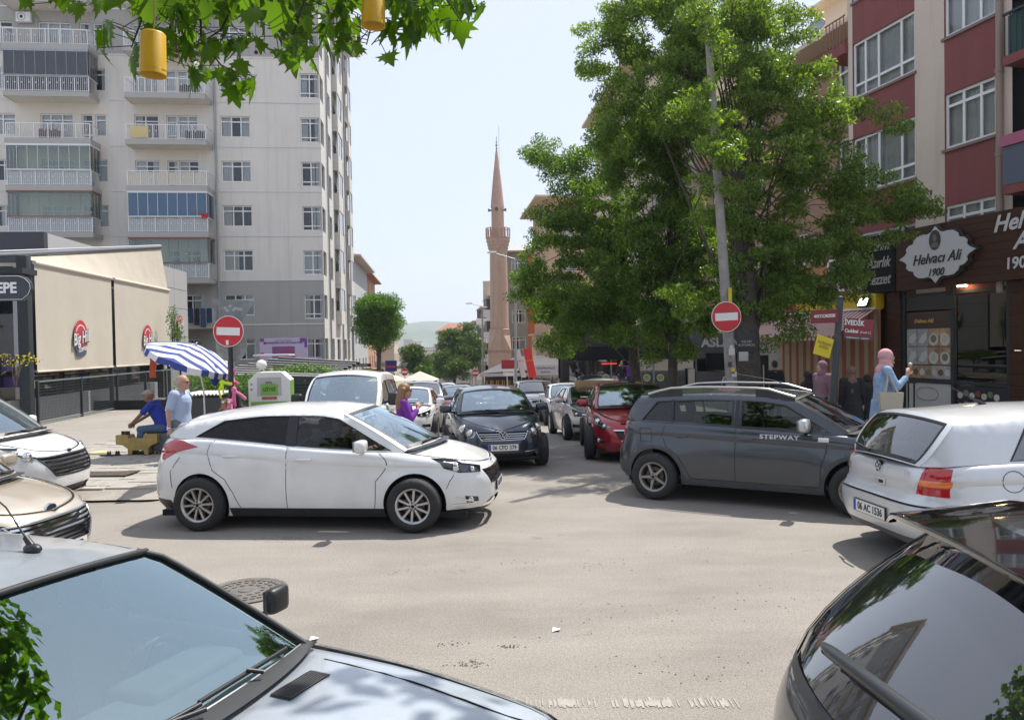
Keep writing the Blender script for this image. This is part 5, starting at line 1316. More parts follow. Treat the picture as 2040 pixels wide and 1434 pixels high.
# pergola roof
pg = thing('pergola', 'dark slatted pergola roof sloping down beside the grey block', 'pergola')
for k in range(9):
    t = k/8; A_ = pt(395+(555-395)*t, 745-(745-712)*t, 27+15*t); B_ = pt(650+(716-650)*t, 760-(760-733)*t, 27+15*t)
    b = MB(); d = (B_-A_).normalized(); yv = Vector((0, 1, 0)); zv = Vector((0, 0, 1)); M = Matrix(((d.x, 0, 0, A_.x), (d.y, 1, 0, A_.y), (d.z, 0, 1, A_.z), (0, 0, 0, 1))); L_ = (B_-A_).length
    b.box(0, L_, -.1, .1, -.13, 0); b.box(0, L_, -.12, .12, .001, .035, 1); b.obj('beam', [anthr, mat('pale lath', (.5, .5, .48), .6)], pg, M=M)
A_ = pt(650, 760, 27); B_ = pt(716, 733, 42); b = MB(); b.tube([A_+Vector((0, 0, -.2)), B_+Vector((0, 0, -.2))], .12, 4); b.obj('edge_beam', mat('grey gutter', (.22, .23, .24), .5), pg)
for t in (0, .5, 1): p = A_*(1-t)+B_*t; MB().box(p.x-.1, p.x+.1, p.y-.1, p.y+.1, -2, p.z-.3).obj('post', anthr, pg)
MB().box(-17, A_.x-.2, 44, 44.2, -2, .6).obj('back_wall', curt_m[3], pg)
MB().box(-15, A_.x+.3, 27, 27.1, -2, .45).obj('screen', mat('black pergola fill', (.02, .022, .022), .9), pg)  # black box added to fill the dark mass under the pergola
q = pt(600, 712, 36); b = MB(); b.box(.5, 2.0, 0, 1.5, -.05, .02); tag(b.obj('garden_awning', mat('pale awning', (.55, .58, .62), .7), M=frame(pt(480, 708, 33), (1, .1013))), 'pale flat awning behind the no entry sign', 'awning')
# fence right of the donation box
f2 = thing('garden_fence', 'dark slatted garden fence behind the donation box', 'fence'); q = pt(580, 750, 25); FM2 = frame((q.x, q.y, 0), (1, .1))
for k in range(3): MB().box(k*.75, k*.75+.05, 0, .05, -.5, 1.2).obj('post', anthr, f2, M=FM2)
for k in range(14): MB().box(0, 1.6, .01, .03, -.3+k*.1, -.25+k*.1).obj('slat', anthr, f2, M=FM2)
MB().box(0, 1.6, .06, .08, -.5, 1.1).obj('backing', mat('green black sheet', (.03, .045, .03), .8), f2, M=FM2)
# globe lamp
gl_ = thing('globe_lamp', 'white globe lamp on a short post above the donation box', 'lamp'); q = pt(521, 727, 23)
MB().ell((q.x, q.y, q.z), (.155, .155, .155), 20, 14).obj('globe', mat('opal globe', (.80, .79, .76), .35), gl_); MB().cyl((q.x, q.y, .0), (q.x, q.y, q.z-.15), .03).obj('post', anthr, gl_)
# donation box
dn = thing('donation_box', 'white clothes donation box with green front label and green side', 'donation box', (pt(537, 803, 21).x, 21, 0.1), R(8))
wm = mat('box white', (.62, .62, .60), .5, noise=.06); gm = mat('box green', (.16, .36, .05), .5)
out = [(-.55, 0), (.55, 0), (.55, 1.22), (.32, 1.44), (-.32, 1.44), (-.55, 1.22)]
b = MB(); b.prism(out, .8); b.obj('cabinet', wm, dn)
b = MB(); b.box(-.32, .32, -.012, 0, .80, 1.30); b.obj('chute_frame', mat('box grey', (.38, .38, .37), .5), dn)
b = MB(); b.box(-.22, .22, -.03, -.012, .82, 1.12); b.obj('flap', gm, dn)
b = MB(); b.tube([(-.07, -.04, 1.14), (-.06, -.07, 1.17), (.06, -.07, 1.17), (.07, -.04, 1.14)], .012, 6); b.obj('handle', black, dn)
b = MB(); b.box(-.2, .2, -.02, -.012, .70, .77); b.obj('red_label', mat('label red', (.35, .06, .05), .5), dn)
b = MB(); b.box(-.48, .48, -.014, 0, .22, .64); b.obj('green_label', gm, dn); MB().box(.551, .56, .06, .74, .1, 1.2).obj('side_label', gm, dn)
text('GİYSİ', .13, mat('label dark', (.05, .08, .03), .6), dn, (0, -.034, .97), (R(90), 0, 0), bold=.004); text('YENİMAHALLE BELEDİYESİ', .068, mat('label lime', (.42, .58, .2), .5), dn, (.05, -.018, .55), (R(90), 0, 0), bold=.001)
for x, z in ((-.47, 1.12), (-.47, .98)): MB().box(x-.03, x+.03, -.01, -.001, z-.03, z+.03).obj('sticker', mat('grey sticker', (.3, .3, .3), .6), dn)
# corrugated kiosk
ks = thing('kiosk_shed', 'low dark shed with a white corrugated roof behind the man in light blue', 'shed', (pt(410, 785, 19.5).x, 19.5, 0))
b = MB(); b.box(-.48, .40, 0, .9, .1, .98); b.obj('wall', mat('dark shed', (.04, .042, .045), .7), ks)
P = [[Vector((-.55+1.02*u/60, -.06+v*1.1, 1.06+.02*v+.022*math.cos(u/60*math.pi*2*11))) for u in range(61)] for v in range(2)]
P2 = [[p+Vector((0, 0, -.02)) for p in P[0]], P[0]]
b = MB(); b.grid(P, 0, True); b.grid(P2, 0, True); b.obj('corrugated_roof', mat('corrugated sheet', (.58, .53, .50), .6), ks)
# ------------------------------------------------------------ no entry signs
sred = mat('sign red', (.50, .012, .02), .35); swhite = mat('sign white', (.72, .71, .69), .4, noise=.05); sback = mat('sign back', (.20, .215, .22), .5, .4, noise=.25, nscale=5)
def no_entry(root, M, r=.31, tilt=0):
    b = MB(); b.cyl((0, 0, 0), (0, .012, 0), r, None, 44); b.obj('sign_plate', sback, root, M=M)
    MB().cyl((0, -.003, 0), (0, -.001, 0), r, None, 44).obj('white_rim', swhite, root, M=M); MB().cyl((0, -.007, 0), (0, -.004, 0), r*.955, None, 44).obj('red_disc', sred, root, M=M)
    MB().box(-r*.76, r*.76, -.011, -.008, -r*.25, r*.25).obj('white_bar', swhite, root, M=M @ Matrix.Rotation(tilt, 4, 'Y'))
q = pt(455, 660, 14.8); SM_ = frame(q, (1, -.05))
s1 = thing('no_entry_sign', 'red no entry sign on a black pole before an upside down grey triangle', 'traffic sign')
no_entry(s1, SM_, .30, R(2.5)); MB().cyl((q.x+.02, q.y+.07, .1), (q.x+.0, q.y+.07, q.z+.25), .045, None, 12).obj('pole', black, s1)
b = MB(); b.cyl((0, -.0055, 0), (0, -.003, 0), 0.001); 
MB().box(-.05, .0, -.0075, -.0071, -.26, -.17).obj('sticker', swhite, s1, M=SM_)
s2 = thing('warning_sign', 'back of a grey triangular road sign pointing down behind the left no entry sign', 'traffic sign'); T2 = frame(pt(465, 612, 15.1), (1, .12))
MB().prism([(-.42, .17), (.39, .125), (.41, .09), (.12, -.30), (.06, -.37), (0, -.33)], .012).obj('sign_plate', sback, s2, M=T2)
rp_ = MB(); 
for k in range(7): x = -.16+k*.05; rp_.ell((x+rnd.uniform(-.02, .02), -.002, -.02+rnd.uniform(-.05, .05)), (.04, .001, .035), 8, 4)
rp_.obj('paint_residue', mat('peeled sticker', (.36, .36, .35), .8), s2, M=T2)
MB().cyl((0, 0, -3.0), (0, 0, -.2), .035, None, 10).obj('pole', steel, s2, M=T2 @ F(-.05, .06, 0))
s3 = thing('round_sign', 'back of a scuffed grey round sign half hidden behind the left no entry sign', 'traffic sign'); T3 = frame(pt(461, 690, 15.0), (1, .1))
MB().cyl((0, 0, 0), (0, .012, 0), .30, None, 40).obj('sign_plate', mat('scuffed sign back', (.22, .22, .21), .6, .3, col2=(.36, .36, .35), noise=.3, nscale=9), s3, M=T3); MB().cyl((0, .05, -2), (0, .05, 0), .035).obj('pole', steel, s3, M=T3)
# umbrella
um = thing('parasol', 'blue and white striped parasol tilted over the street seller', 'parasol')
ustr = stripe_mat('blue white stripes', (.66, .65, .67), (.035, .06, .26), 4.9, 1, duty=.56)
UM = Matrix.Translation(Vector(pt(382, 712, 15.6))) @ Matrix.Rotation(R(21), 4, 'Y') @ Matrix.Rotation(R(3), 4, 'X')
b = MB(); n = 8; Rr = .90; P = []
for i in range(9):
    t = i/8; row = []
    for k in range(49):
        a = 2*math.pi*k/48; fa = (k % 6)/6; sag = 1-.05*math.sin(math.pi*fa)*1; r_ = Rr*t*(1-.035*math.sin(math.pi*fa)); row.append(Vector((r_*math.cos(a), r_*math.sin(a), .27*(1-t**1.6)-.03*t*math.sin(math.pi*fa))))
    P.append(row)
b.grid(P, 0, True); b.grid([P[-1], [Vector((p.x*1.01, p.y*1.01, p.z-.12+.015*math.sin(i*2))) for i, p in enumerate(P[-1])]], 0, True); b.obj('canopy', ustr, um, M=UM)
b = MB()
for k in range(8): a = 2*math.pi*k/8; b.tube([(0, 0, .22), (Rr*.95*math.cos(a), Rr*.95*math.sin(a), -.02)], .006, 4)
b.obj('ribs', steel, um, M=UM); c0 = UM @ Vector((0, 0, .25)); MB().tube([c0+Vector((-.02, 0, .02)), Vector((c0.x+.10, c0.y+.1, 1.4)), Vector((c0.x+.12, c0.y+.12, .12))], .018, 8).obj('pole', white, um)
MB().ell((0, 0, .29), (.02, .02, .05), 8, 6).obj('finial', white, um, M=UM)
b = MB(); q = pt(304, 712, 15.2); b.grid([[Vector((q.x-.065+.13*u/3+.01*math.sin(v), q.y+.015*math.sin(v*2+u), q.z-.40*v/6)) for u in range(4)] for v in range(7)]); tag(b.obj('pennant', mat('rust red cloth', (.42, .075, .03), .8)), 'rust red cloth strip hanging from the left edge of the striped parasol', 'pennant')
# ------------------------------------------------------------ right side: helva shop, neighbours, background
RM = frame((10.26, 21.9, 0), (.247, -1))
cream = mat('cream render', (.60, .50, .42), .85, col2=(.65, .545, .46), noise=.1, nscale=.7, bump=.25, bscale=14, streak=.4)
redr = mat('oxblood render', (.215, .062, .062), .85, col2=(.24, .072, .072), noise=.1, nscale=1.2, bump=.2, bscale=12, streak=.35)
sillm = mat('sill stone', (.22, .15, .14), .7)
rb = thing('corner_building', 'cream and oxblood red apartment house above the helva shop', 'apartment house')
hs = []
c1 = [(-.72, 1.70, z, z+1.6) for z in (3.62, 6.40, 9.16, 11.95)]; c2 = [(2.68, 4.18, z, z+1.36) for z in (4.1, 6.86, 9.62, 12.38)]
band = lambda x, z: 1 if (-.74 < x < 1.72) or (2.66 < x < 4.2) else 0
wall_holes(-.92, 4.62, 3.2, 16, c1+c2, .16, band).obj('facade', [cream, redr], rb, M=RM)
for a0, a1, z0, z1 in c1:
    window(rb, RM, a0, z0, a1-a0, z1-z0, (.2, .42, .78), None, .24, 0, .05); MB().box(a0-.03, a1+.06, -.05, .04, z0-.07, z0-.002).obj('window_sill', sillm, rb, M=RM)
for a0, a1, z0, z1 in c2:
    window(rb, RM, a0, z0, a1-a0, z1-z0, (.36, .70), .78, None, 0, .05); MB().box(a0-.06, a1+.03, -.05, .04, z0-.07, z0-.002).obj('window_sill', sillm, rb, M=RM)
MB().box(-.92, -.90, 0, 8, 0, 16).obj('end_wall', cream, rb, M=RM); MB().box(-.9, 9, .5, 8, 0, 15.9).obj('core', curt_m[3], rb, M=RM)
MB().cyl((4.36, -.09, 3.2), (4.36, -.09, 16), .075, None, 10).obj('drainpipe', mat('brown pipe', (.30, .22, .18), .6), rb, M=RM)
for z in (4.4, 6.3, 8.2, 10.1): MB().cyl((4.36, -.09, z), (4.36, -.09, z+.1), .09, None, 10).obj('pipe_collar', MATS['brown pipe'], rb, M=RM)
pinkm = mat('pink balcony', (.42, .12, .20), .8); blue_cl = mat('balcony blue', (.10, .12, .16), .8)
MB().box(4.62, 12, 1.1, 1.25, 3.2, 16).obj('loggia_wall', cream, rb, M=RM)
for i, z in enumerate((5.55, 8.4, 11.2)):
    o = MB().box(4.7, 8.5, -.35, 1.1, z-.2, z).obj('balcony', redr, rb, M=RM)
    if i == 0: MB().box(4.7, 8.5, -.36, -.3, z, z+.85).obj('parapet', blue_cl, o); MB().box(4.68, 8.5, -.40, -.28, z+.86, z+1.1).obj('parapet_top', pinkm, o)
    else:
        b = MB(); b.box(4.7, 8.5, -.36, -.3, z+.9, z+.95)
        for k in range(24): b.box(4.72+k*.15, 4.745+k*.15, -.34, -.32, z, z+.9)
        b.obj('railing', anthr, o); MB().box(4.75, 8.4, -.25, -.2, z+.02, z+.9).obj('screen', mat('green net', (.03, .09, .08), .8), o)
# side balcony stub and dish at the left end
MB().box(-1.9, -.93, -.1, 1.0, 10.6, 10.9).obj('side_balcony', redr, rb, M=RM)
b = MB(); 
for k in range(6): b.box(-1.8+k*.16, -1.78+k*.16, -.1, -.08, 10.9, 11.7)
b.box(-1.85, -.93, -.1, -.07, 11.68, 11.72); b.obj('side_railing', mat('rust rail', (.25, .11, .08), .7), rb, M=RM)
ds = thing('satellite_dish', 'grey satellite dish on the small side balcony of the cream and red house', 'satellite dish'); DMx = RM @ F(-2.1, -.2, 11.85) @ Matrix.Rotation(R(60), 4, 'X') @ Matrix.Rotation(R(25), 4, 'Y')
MB().lathe([(0, -.05), (.15, -.035), (.27, 0), (.28, .01), (.15, -.025), (0, -.04)], 20).obj('reflector', steel, ds, M=DMx); MB().tube([(0, .2, -.02), (0, .15, .2), (0, 0, .3)], .01).obj('arm', steel, ds, M=DMx); MB().tube([(0, 0, -.05), (0, -.1, -.35)], .02).obj('mount', steel, ds, M=DMx)
# helva shop
wood = mat('dark walnut board', (.060, .026, .014), .5, noise=.0); 
def woodmat():
    m = bpy.data.materials.new('walnut panelling'); m.use_nodes = True; nt = m.node_tree; b = nt.nodes['Principled BSDF']; tc = N(nt, 'ShaderNodeTexCoord'); mp = N(nt, 'ShaderNodeMapping'); mp.inputs['Scale'].default_value = (1.5, 8, 22)
    nz = N(nt, 'ShaderNodeTexNoise'); nz.inputs['Scale'].default_value = 2; nz.inputs['Detail'].default_value = 6; mx = N(nt, 'ShaderNodeMix', data_type='RGBA'); mx.inputs[6].default_value = (.026, .010, .006, 1); mx.inputs[7].default_value = (.085, .034, .017, 1)
    nt.links.new(tc.outputs['Object'], mp.inputs[0]); nt.links.new(mp.outputs[0], nz.inputs['Vector']); nt.links.new(nz.outputs[0], mx.inputs[0]); nt.links.new(mx.outputs[2], b.inputs['Base Color']); b.inputs['Roughness'].default_value = .6; b.inputs['Specular IOR Level'].default_value = .25; return m
walnut = woodmat()
hv = thing('helva_shop', 'dark walnut helva shop front with a white scalloped medallion sign', 'shop')
for k in range(9): MB().box(1.3, 7.5, -.28, -.24, 3.45+k*.175, 3.618+k*.175).obj('fascia_board', walnut, hv, M=RM)
MB().box(.02, 7.5, -.235, 0, 3.45, 5.02).obj('fascia', dark, hv, M=RM); MB().box(0, 1.29, -.30, -.24, 3.45, 5.02).obj('side_fascia', mat('black sign board', (.008, .006, .006), .75, spec=.2), hv, M=RM)
silver_l = mat('silver lettering', (.62, .62, .62), .35, .2); grey_l = mat('grey lettering', (.40, .39, .37), .5)
for k, (t_, s_) in enumerate((('Yarım', .40), ('Asırlık', .40), ('Lezzet', .40))): text_on(RM, t_, s_, .66, -.31, 4.72-k*.46, grey_l, hv, shear=.32, bold=.006, xs=.86)
# medallion: scalloped plaque
def medal(cx, cz, w_, h_, n=8):
    P = []
    key = [(1, 0), (.80, .20), (.86, .40), (.60, .58), (.52, .80), (.22, .78), (0, 1.0)]
    q1 = [(.97, .02), (.84, .12), (.78, .22), (.80, .34), (.72, .46), (.60, .50), (.57, .64), (.46, .76), (.32, .78), (.20, .76), (.10, .82), (.0, 1.0)]
    q = [(1.0, 0)]+q1; full = q+[(-x, z) for x, z in q[-2::-1]]; full = full+[(x, -z) for x, z in full[-2:0:-1]]
    return [(cx+x*w_, cz+z*h_) for x, z in full]
MB().prism(medal(2.84, 4.24, 1.28, .76), .05, 0, RM @ F(0, -.37, 0)).obj('medallion_edge', mat('black edge', (.02, .015, .01), .4), hv); MB().prism(medal(2.80, 4.24, 1.22, .70), .03, 0, RM @ F(0, -.42, 0)).obj('medallion', mat('brushed silver', (.58, .58, .60), .35, .15), hv)
text_on(RM, 'Helvacı Ali', .36, 2.82, -.43, 4.15, mat('dark lettering', (.03, .02, .02), .5), hv, shear=.32, bold=.004, xs=.98); text_on(RM, '1900', .26, 2.82, -.43, 3.80, MATS['dark lettering'], hv, shear=.3, bold=.004)
b = MB(); b.add([(2.80+.19*math.cos(2*math.pi*k/28), -.425, 4.60+.25*math.sin(2*math.pi*k/28)) for k in range(28)], [tuple(range(28))]); b.obj('portrait_oval', mat('dark portrait', (.035, .03, .03), .4), hv, M=RM)
b = MB(); b.add([(2.80+.07*math.cos(2*math.pi*k/20), -.43, 4.65+.09*math.sin(2*math.pi*k/20)) for k in range(20)], [tuple(range(20))]); b.add([(2.66, -.43, 4.42), (2.94, -.43, 4.42), (2.88, -.43, 4.54), (2.72, -.43, 4.54)], [(0, 1, 2, 3)]); b.obj('portrait_shape', mat('grey portrait', (.16, .14, .13), .5), hv, M=RM)
text_on(RM, 'Helvacı', .52, 5.15, -.30, 4.72, silver_l, hv, shear=.32, bold=.012); text_on(RM, 'Ali', .52, 5.2, -.30, 4.28, silver_l, hv, shear=.32, bold=.012); text_on(RM, '1900', .36, 5.05, -.30, 3.80, silver_l, hv, shear=.05, bold=.008)
for (a0, a1) in ((.75, 1.25), (4.62, 5.1)):
    for k in range(12): MB().box(a0, a1, -.12, .1, .3+k*.262, .555+k*.262).obj('cladding_board', walnut, hv, M=RM)
MB().box(-.02, .72, .0, .1, .3, 3.44).obj('side_pier', walnut, hv, M=RM)
fr = anthr
for a in (1.3, 2.95, 4.55): MB().box(a-.05, a+.05, -.06, .06, .3, 3.44).obj('shop_mullion', fr, hv, M=RM)
for a0, a1 in ((1.36, 2.89), (3.01, 4.49)):
    for z in (3.3, 1.06): MB().box(a0, a1, -.05, .05, z-.04, z+.04).obj('shop_transom', fr, hv, M=RM)
MB().box(1.36, 2.89, -.02, .02, 2.9, 3.25).obj('transom_panel', mat('dark panel', (.02, .018, .018), .3), hv, M=RM)
MB().box(1.36, 2.89, -.03, .02, .3, 1.01).obj('lower_panel', mat('white lower panel', (.52, .52, .49), .4), hv, M=RM)
gp2 = MB(); gp2.tube([(2.1+.42*math.cos(t)*(1 if abs(math.cos(t)) < .9 else .9), -.035, .74+.17*math.sin(t)) for t in [2*math.pi*i/16 for i in range(17)]], .008, 4); gp2.obj('panel_ornament', mat('gold line', (.30, .24, .12), .4), hv, M=RM)
poster = [mat('photo grey', (.22, .23, .25), .4, col2=(.50, .50, .48), nscale=7, noise=.1), mat('photo plate', (.55, .42, .28), .4, col2=(.22, .07, .03), nscale=5, noise=.1), mat('photo cream', (.46, .42, .34), .4, col2=(.18, .08, .04), nscale=6, noise=.1)]
dish_m = [mat('dish cream', (.50, .46, .38), .5, noise=.2, nscale=20), mat('dish brown', (.17, .07, .04), .5, noise=.3, nscale=20), mat('dish white', (.55, .54, .52), .4), mat('dish green', (.16, .19, .10), .5, noise=.3, nscale=20)]
MB().box(1.37, 2.88, -.01, .0, 1.10, 2.86).obj('poster_backing', mat('brown poster', (.05, .025, .018), .4), hv, M=RM)
for r_ in range(2):
    for c_ in range(4):
        a0 = 1.40+c_*.37; z0 = 1.50+r_*.47
        o = MB().box(a0, a0+.35, -.03, -.012, z0, z0+.45).obj('poster', poster[0] if c_ < 2 else poster[1], hv, M=RM)
        if c_ >= 2: MB().cyl((a0+.18, -.034, z0+.17), (a0+.18, -.031, z0+.17), .155, None, 20).obj('plate_print', dish_m[2], o); MB().cyl((a0+.18, -.037, z0+.19), (a0+.18, -.035, z0+.19), .10, None, 12).obj('food_print', dish_m[(r_+c_) % 2*3], o)
        else: MB().prism([(a0+.04, z0+.1), (a0+.15, z0+.28), (a0+.31, z0+.36), (a0+.33, z0+.2), (a0+.2, z0+.06)], .003, 0, F(0, -.036, 0)).obj('photo_print', dish_m[2], o)
for c_ in range(7):
    o = MB().box(1.40+c_*.21, 1.60+c_*.21, -.03, -.012, 1.14, 1.47).obj('poster', poster[1] if c_ < 4 else poster[0], hv, M=RM); MB().cyl((1.5+c_*.21, -.034, 1.3), (1.5+c_*.21, -.031, 1.3), .085, None, 14).obj('food_print', dish_m[c_ % 4], o)
text_on(RM, '⟨Helvacı Ali⟩', .13, 2.0, -.04, 2.62, mat('gold lettering', (.55, .36, .08), .35), hv, shear=.2, bold=.004)
# glazed window with the counter behind
MB().box(3.02, 4.48, .0, .008, 1.11, 3.25).obj('shop_glass', shopglass, hv, M=RM)
b = MB(); b.box(3.0, 5, 2.0, 2.1, .3, 3.3); b.box(3.0, 3.05, .1, 2, .3, 3.3); b.box(3.0, 5, .1, 2, 3.3, 3.4); b.box(3, 5, .1, 2, .3, .35); b.obj('interior', mat('shop interior', (.38, .36, .30), .8, noise=.3, nscale=3), hv, M=RM)
MB().box(3.05, 4.48, -.03, .0, .3, 1.0).obj('lower_poster', mat('night blue poster', (.02, .018, .03), .4), hv, M=RM)
for k in range(15):
    a = 3.16+(k % 8)*.175; z = .50+(k//8)*.27+(k % 2)*.06; MB().cyl((a, -.036, z), (a, -.032, z), .08, None, 14).obj('food_print', dish_m[(k*7) % 4], hv, M=RM)
lampm = mat('warm lamp', (1, .8, .4), .4, emis=(1, .70, .32), estr=30); coldl = mat('cold flood lamp', (1, 1, 1), .4, emis=(.85, .93, 1), estr=6); tubel = mat('light strip', (1, 1, .9), .4, emis=(1, .95, .75), estr=5)
for a in (3.55, 3.85, 4.1, 4.35): MB().ell((a, .5, 3.0), (.06, .06, .035), 10, 6).obj('spot_lamp', lampm, hv, M=RM)
MB().box(3.25, 3.5, -.2, -.14, 3.41, 3.44).obj('downlight', lampm, hv, M=RM)
MB().box(3.05, 3.8, .9, 1.0, 1.80, 1.86).obj('shelf_light', tubel, hv, M=RM); MB().box(3.3, 4.5, .3, .36, 1.72, 1.82).obj('shelf_light', tubel, hv, M=RM @ F(3.3, 0, 1.7) @ Matrix.Rotation(R(-6), 4, 'Y') @ F(-3.3, 0, -1.7))
MB().rbox(3.35, 3.65, .6, .9, 1.95, 2.6, .05).obj('juice_dispenser', mat('clear dispenser', (.30, .30, .27), .2), hv, M=RM); MB().rbox(3.4, 3.8, .45, .9, 1.55, 1.95, .03).obj('yellow_machine', mat('yellow machine', (.55, .36, .02), .4), hv, M=RM)
MB().ell((4.1, .8, 2.45), (.2, .05, .26), 14, 10).obj('globe_ornament', mat('green ornament', (.05, .10, .09), .3), hv, M=RM); MB().ell((4.32, .04, 1.25), (.13, .01, .17), 16, 10).obj('round_sticker', mat('violet sticker', (.04, .03, .28), .5), hv, M=RM)
fl_ = thing('flood_lamp', 'lit white flood lamp hanging under the black end of the helva sign', 'lamp'); FMx = RM @ F(.22, -.45, 3.22) @ Matrix.Rotation(R(-25), 4, 'X')
MB().rbox(-.2, .2, 0, .09, -.14, .14, .02).obj('housing', black, fl_, M=FMx); MB().box(-.17, .17, -.006, -.001, -.11, .11).obj('lamp_glass', coldl, fl_, M=FMx); MB().tube([RM @ Vector((.22, -.38, 3.2)), RM @ Vector((.22, -.3, 3.46))], .012).obj('bracket', black, fl_)
# ramp railing
rl = thing('ramp_railing', 'short black iron railing before the white panel of the helva shop', 'railing')
MB().box(1.2, 3.0, -1.2, -1.16, 1.08, 1.12).obj('top_rail', black, rl, M=RM)
for k in range(10): MB().box(1.22+k*.19, 1.245+k*.19, -1.195, -1.165, .3, 1.08).obj('baluster', black, rl, M=RM)
# neighbour shop: yellow fascia, striped awning and curtain
yel = mat('yellow board', (.62, .42, .012), .5, noise=.05); nb = thing('striped_shop', 'shop with yellow fascia, red and cream striped awning and curtain', 'shop')
MB().box(-3.7, .60, -.33, -.05, 3.02, 3.44).obj('yellow_fascia', yel, nb, M=RM @ F(-.02, 0, 0)); MB().box(-4.9, -3.0, -.3, -.05, 3.3, 3.6).obj('yellow_fascia', yel, nb, M=RM)
for k, a in enumerate((-4.2, -3.1)): MB().box(a-.9, a+.0, -.345, -.335, 2.95, 3.3).obj('red_board', mat('dull red board', (.28, .03, .03), .5), nb, M=RM)
awn = stripe_mat('awning stripes', (.56, .50, .46), (.30, .07, .065), 5.2, 0, duty=.5)
P = [[Vector((-4.3+4.85*u/20, -.3-1.35*v/6, 3.0-.72*v/6-.03*math.sin(math.pi*v/6))) for u in range(21)] for v in range(7)]
b = MB(); b.grid(P, 0, True); b.grid([P[-1], [p+Vector((0, 0, -.12)) for p in P[-1]]], 0, True); b.obj('awning', awn, nb, M=RM); MB().box(-4.3, .55, -.36, -.1, 3.0, 3.06).obj('awning_case', white, nb, M=RM)
cur = stripe_mat('curtain stripes', (.46, .36, .24), (.32, .115, .07), 2.6, 0, duty=.55)
MB().grid([[Vector((-4.2+4.9*u/90, -.25+.035*math.sin(u*.9), .3+2.7*v/4)) for u in range(91)] for v in range(5)]).obj('striped_curtain', cur, nb, M=RM)
MB().box(-4.9, -4.2, -.2, .1, .3, 3.3).obj('pier', mat('pale pier', (.36, .33, .30), .8), nb, M=RM); MB().box(-5, -.9, .05, .3, 3.2, 4.6).obj('upper_wall', mat('orange render', (.42, .19, .10), .85, noise=.06), nb, M=RM)
window(nb, RM, -1.9, 3.62, 1.0, 1.0, (.5,), .75, None, 0, -.04)
# ochre house behind the trees and other houses along the right side
ochre = mat('brown orange render', (.32, .19, .13), .85, noise=.08, nscale=.6); soff = mat('cream soffit', (.60, .50, .38), .8); lightr = mat('light cream render', (.58, .50, .41), .85, noise=.05)
def house(name, lab, M, w_, d_, z0, z1, wallm, wins, over=.9, roofm=soff, pitch=0, roof_tile=None, inset=.08, sidewins=None, strips=()):
    t = thing(name, lab, 'house'); hl = [(a0, a1, b0, b1) for a0, a1, b0, b1 in wins]
    wall_holes(0, w_, z0, z1, hl, .14).obj('front_wall', wallm, t, M=M)
    b = MB(); b.box(.001, .05, .02, d_, z0, z1-.002); b.box(w_-.05, w_-.001, .02, d_, z0, z1-.002); b.box(.05, w_-.05, d_-.1, d_, z0, z1-.002); b.box(.06, w_-.06, .45, .5, z0, z1-.01, 1); b.obj('side_wall', [wallm, curt_m[3]], t, M=M)
    for a0, a1, b0, b1 in wins: window(t, M, a0, b0, a1-a0, b1-b0, (.5,) if a1-a0 > .8 else (), .74, None, None, inset)
    b = MB(); b.box(-over, w_+over, -over, d_+over, z1, z1+.14)
    if pitch: b.add([(-over, -over, z1+.141), (w_+over, -over, z1+.141), (w_+over, d_+over, z1+.141), (-over, d_+over, z1+.141), (w_*.3, d_/2, z1+pitch), (w_*.7, d_/2, z1+pitch)], [(0, 1, 5, 4), (1, 2, 5), (2, 3, 4, 5), (3, 0, 4)], 1)
    b.obj('roof', [roofm, roof_tile or soff], t, M=M)
    for a0, a1, m_ in strips: MB().box(a0, a1, -.012, -.002, z0, z1-.05).obj('colour_strip', m_, t, M=M)
    return t
OM = RM @ F(-13, 1.5, 0)
house('ochre_house', 'brown orange house with cream eaves behind the big trees', OM, 11.8, 8, 0, 11.9, ochre, [(a, a+1.2, z, z+1.35) for a in (1.2, 4.0, 7.0, 9.6) for z in (4.6, 7.4, 9.9)], .9)
house('tall_cream_house', 'tall cream house wall rising above the ochre house at the top right', RM @ F(-16, 10, 0), 15, 8, 0, 19, lightr, [(3, 4.2, 13.5, 15)], .6)
p = pt(1245, 120, 36); TM = frame((p.x+.5, 36, 0), (1, .08)); house('gabled_house', 'cream house with sloping eave behind the upper left of the big trees', TM, 12, 10, -1, p.z-.2, lightr, [(a, a+1.2, z, z+1.4) for a in (.8, 3.4, 6, 8.8) for z in (5.2, 8, 10.8)], .7)
p = pt(1090, 397, 62); TM = frame((p.x, 62, 0), (1, .1)); house('orange_house', 'cream and orange house with deep pale eaves just right of the minaret', TM, 10, 9, -3, p.z, mat('apricot render', (.50, .36, .24), .85), [(a, a+1.2, z, z+1.4) for a in (1, 3.6, 6.4) for z in (2.0, 5, 8, 10.8)], 1.1)
p = pt(1012, 497, 80); TM = frame((p.x, 80, 0), (1, .02)); brick = mat('brick orange strip', (.42, .13, .06), .85)
g1 = [(.3, 1.7, z, z+1.35) for z in (-1.2, 1.6, 4.4, 7.2, 9.6)]+[(2.75, 3.95, z, z+1.7) for z in (-1.2, 1.5, 4.3, 7.1, 9.5)]+[(5.6, 6.8, z, z+1.6) for z in (-1.2, 1.6, 4.4, 7.2, 9.5)]
house('grey_brick_house', 'grey house with orange vertical strips right behind the minaret', TM, 8, 9, -4.5, p.z-.3, mat('olive grey render', (.26, .245, .215), .85), g1, .5, mat('grey eave', (.42, .40, .38), .8), 1.6, mat('grey roof', (.40, .37, .35), .8), strips=[(1.95, 2.72, brick), (4.0, 4.6, brick), (5.0, 5.55, brick)])
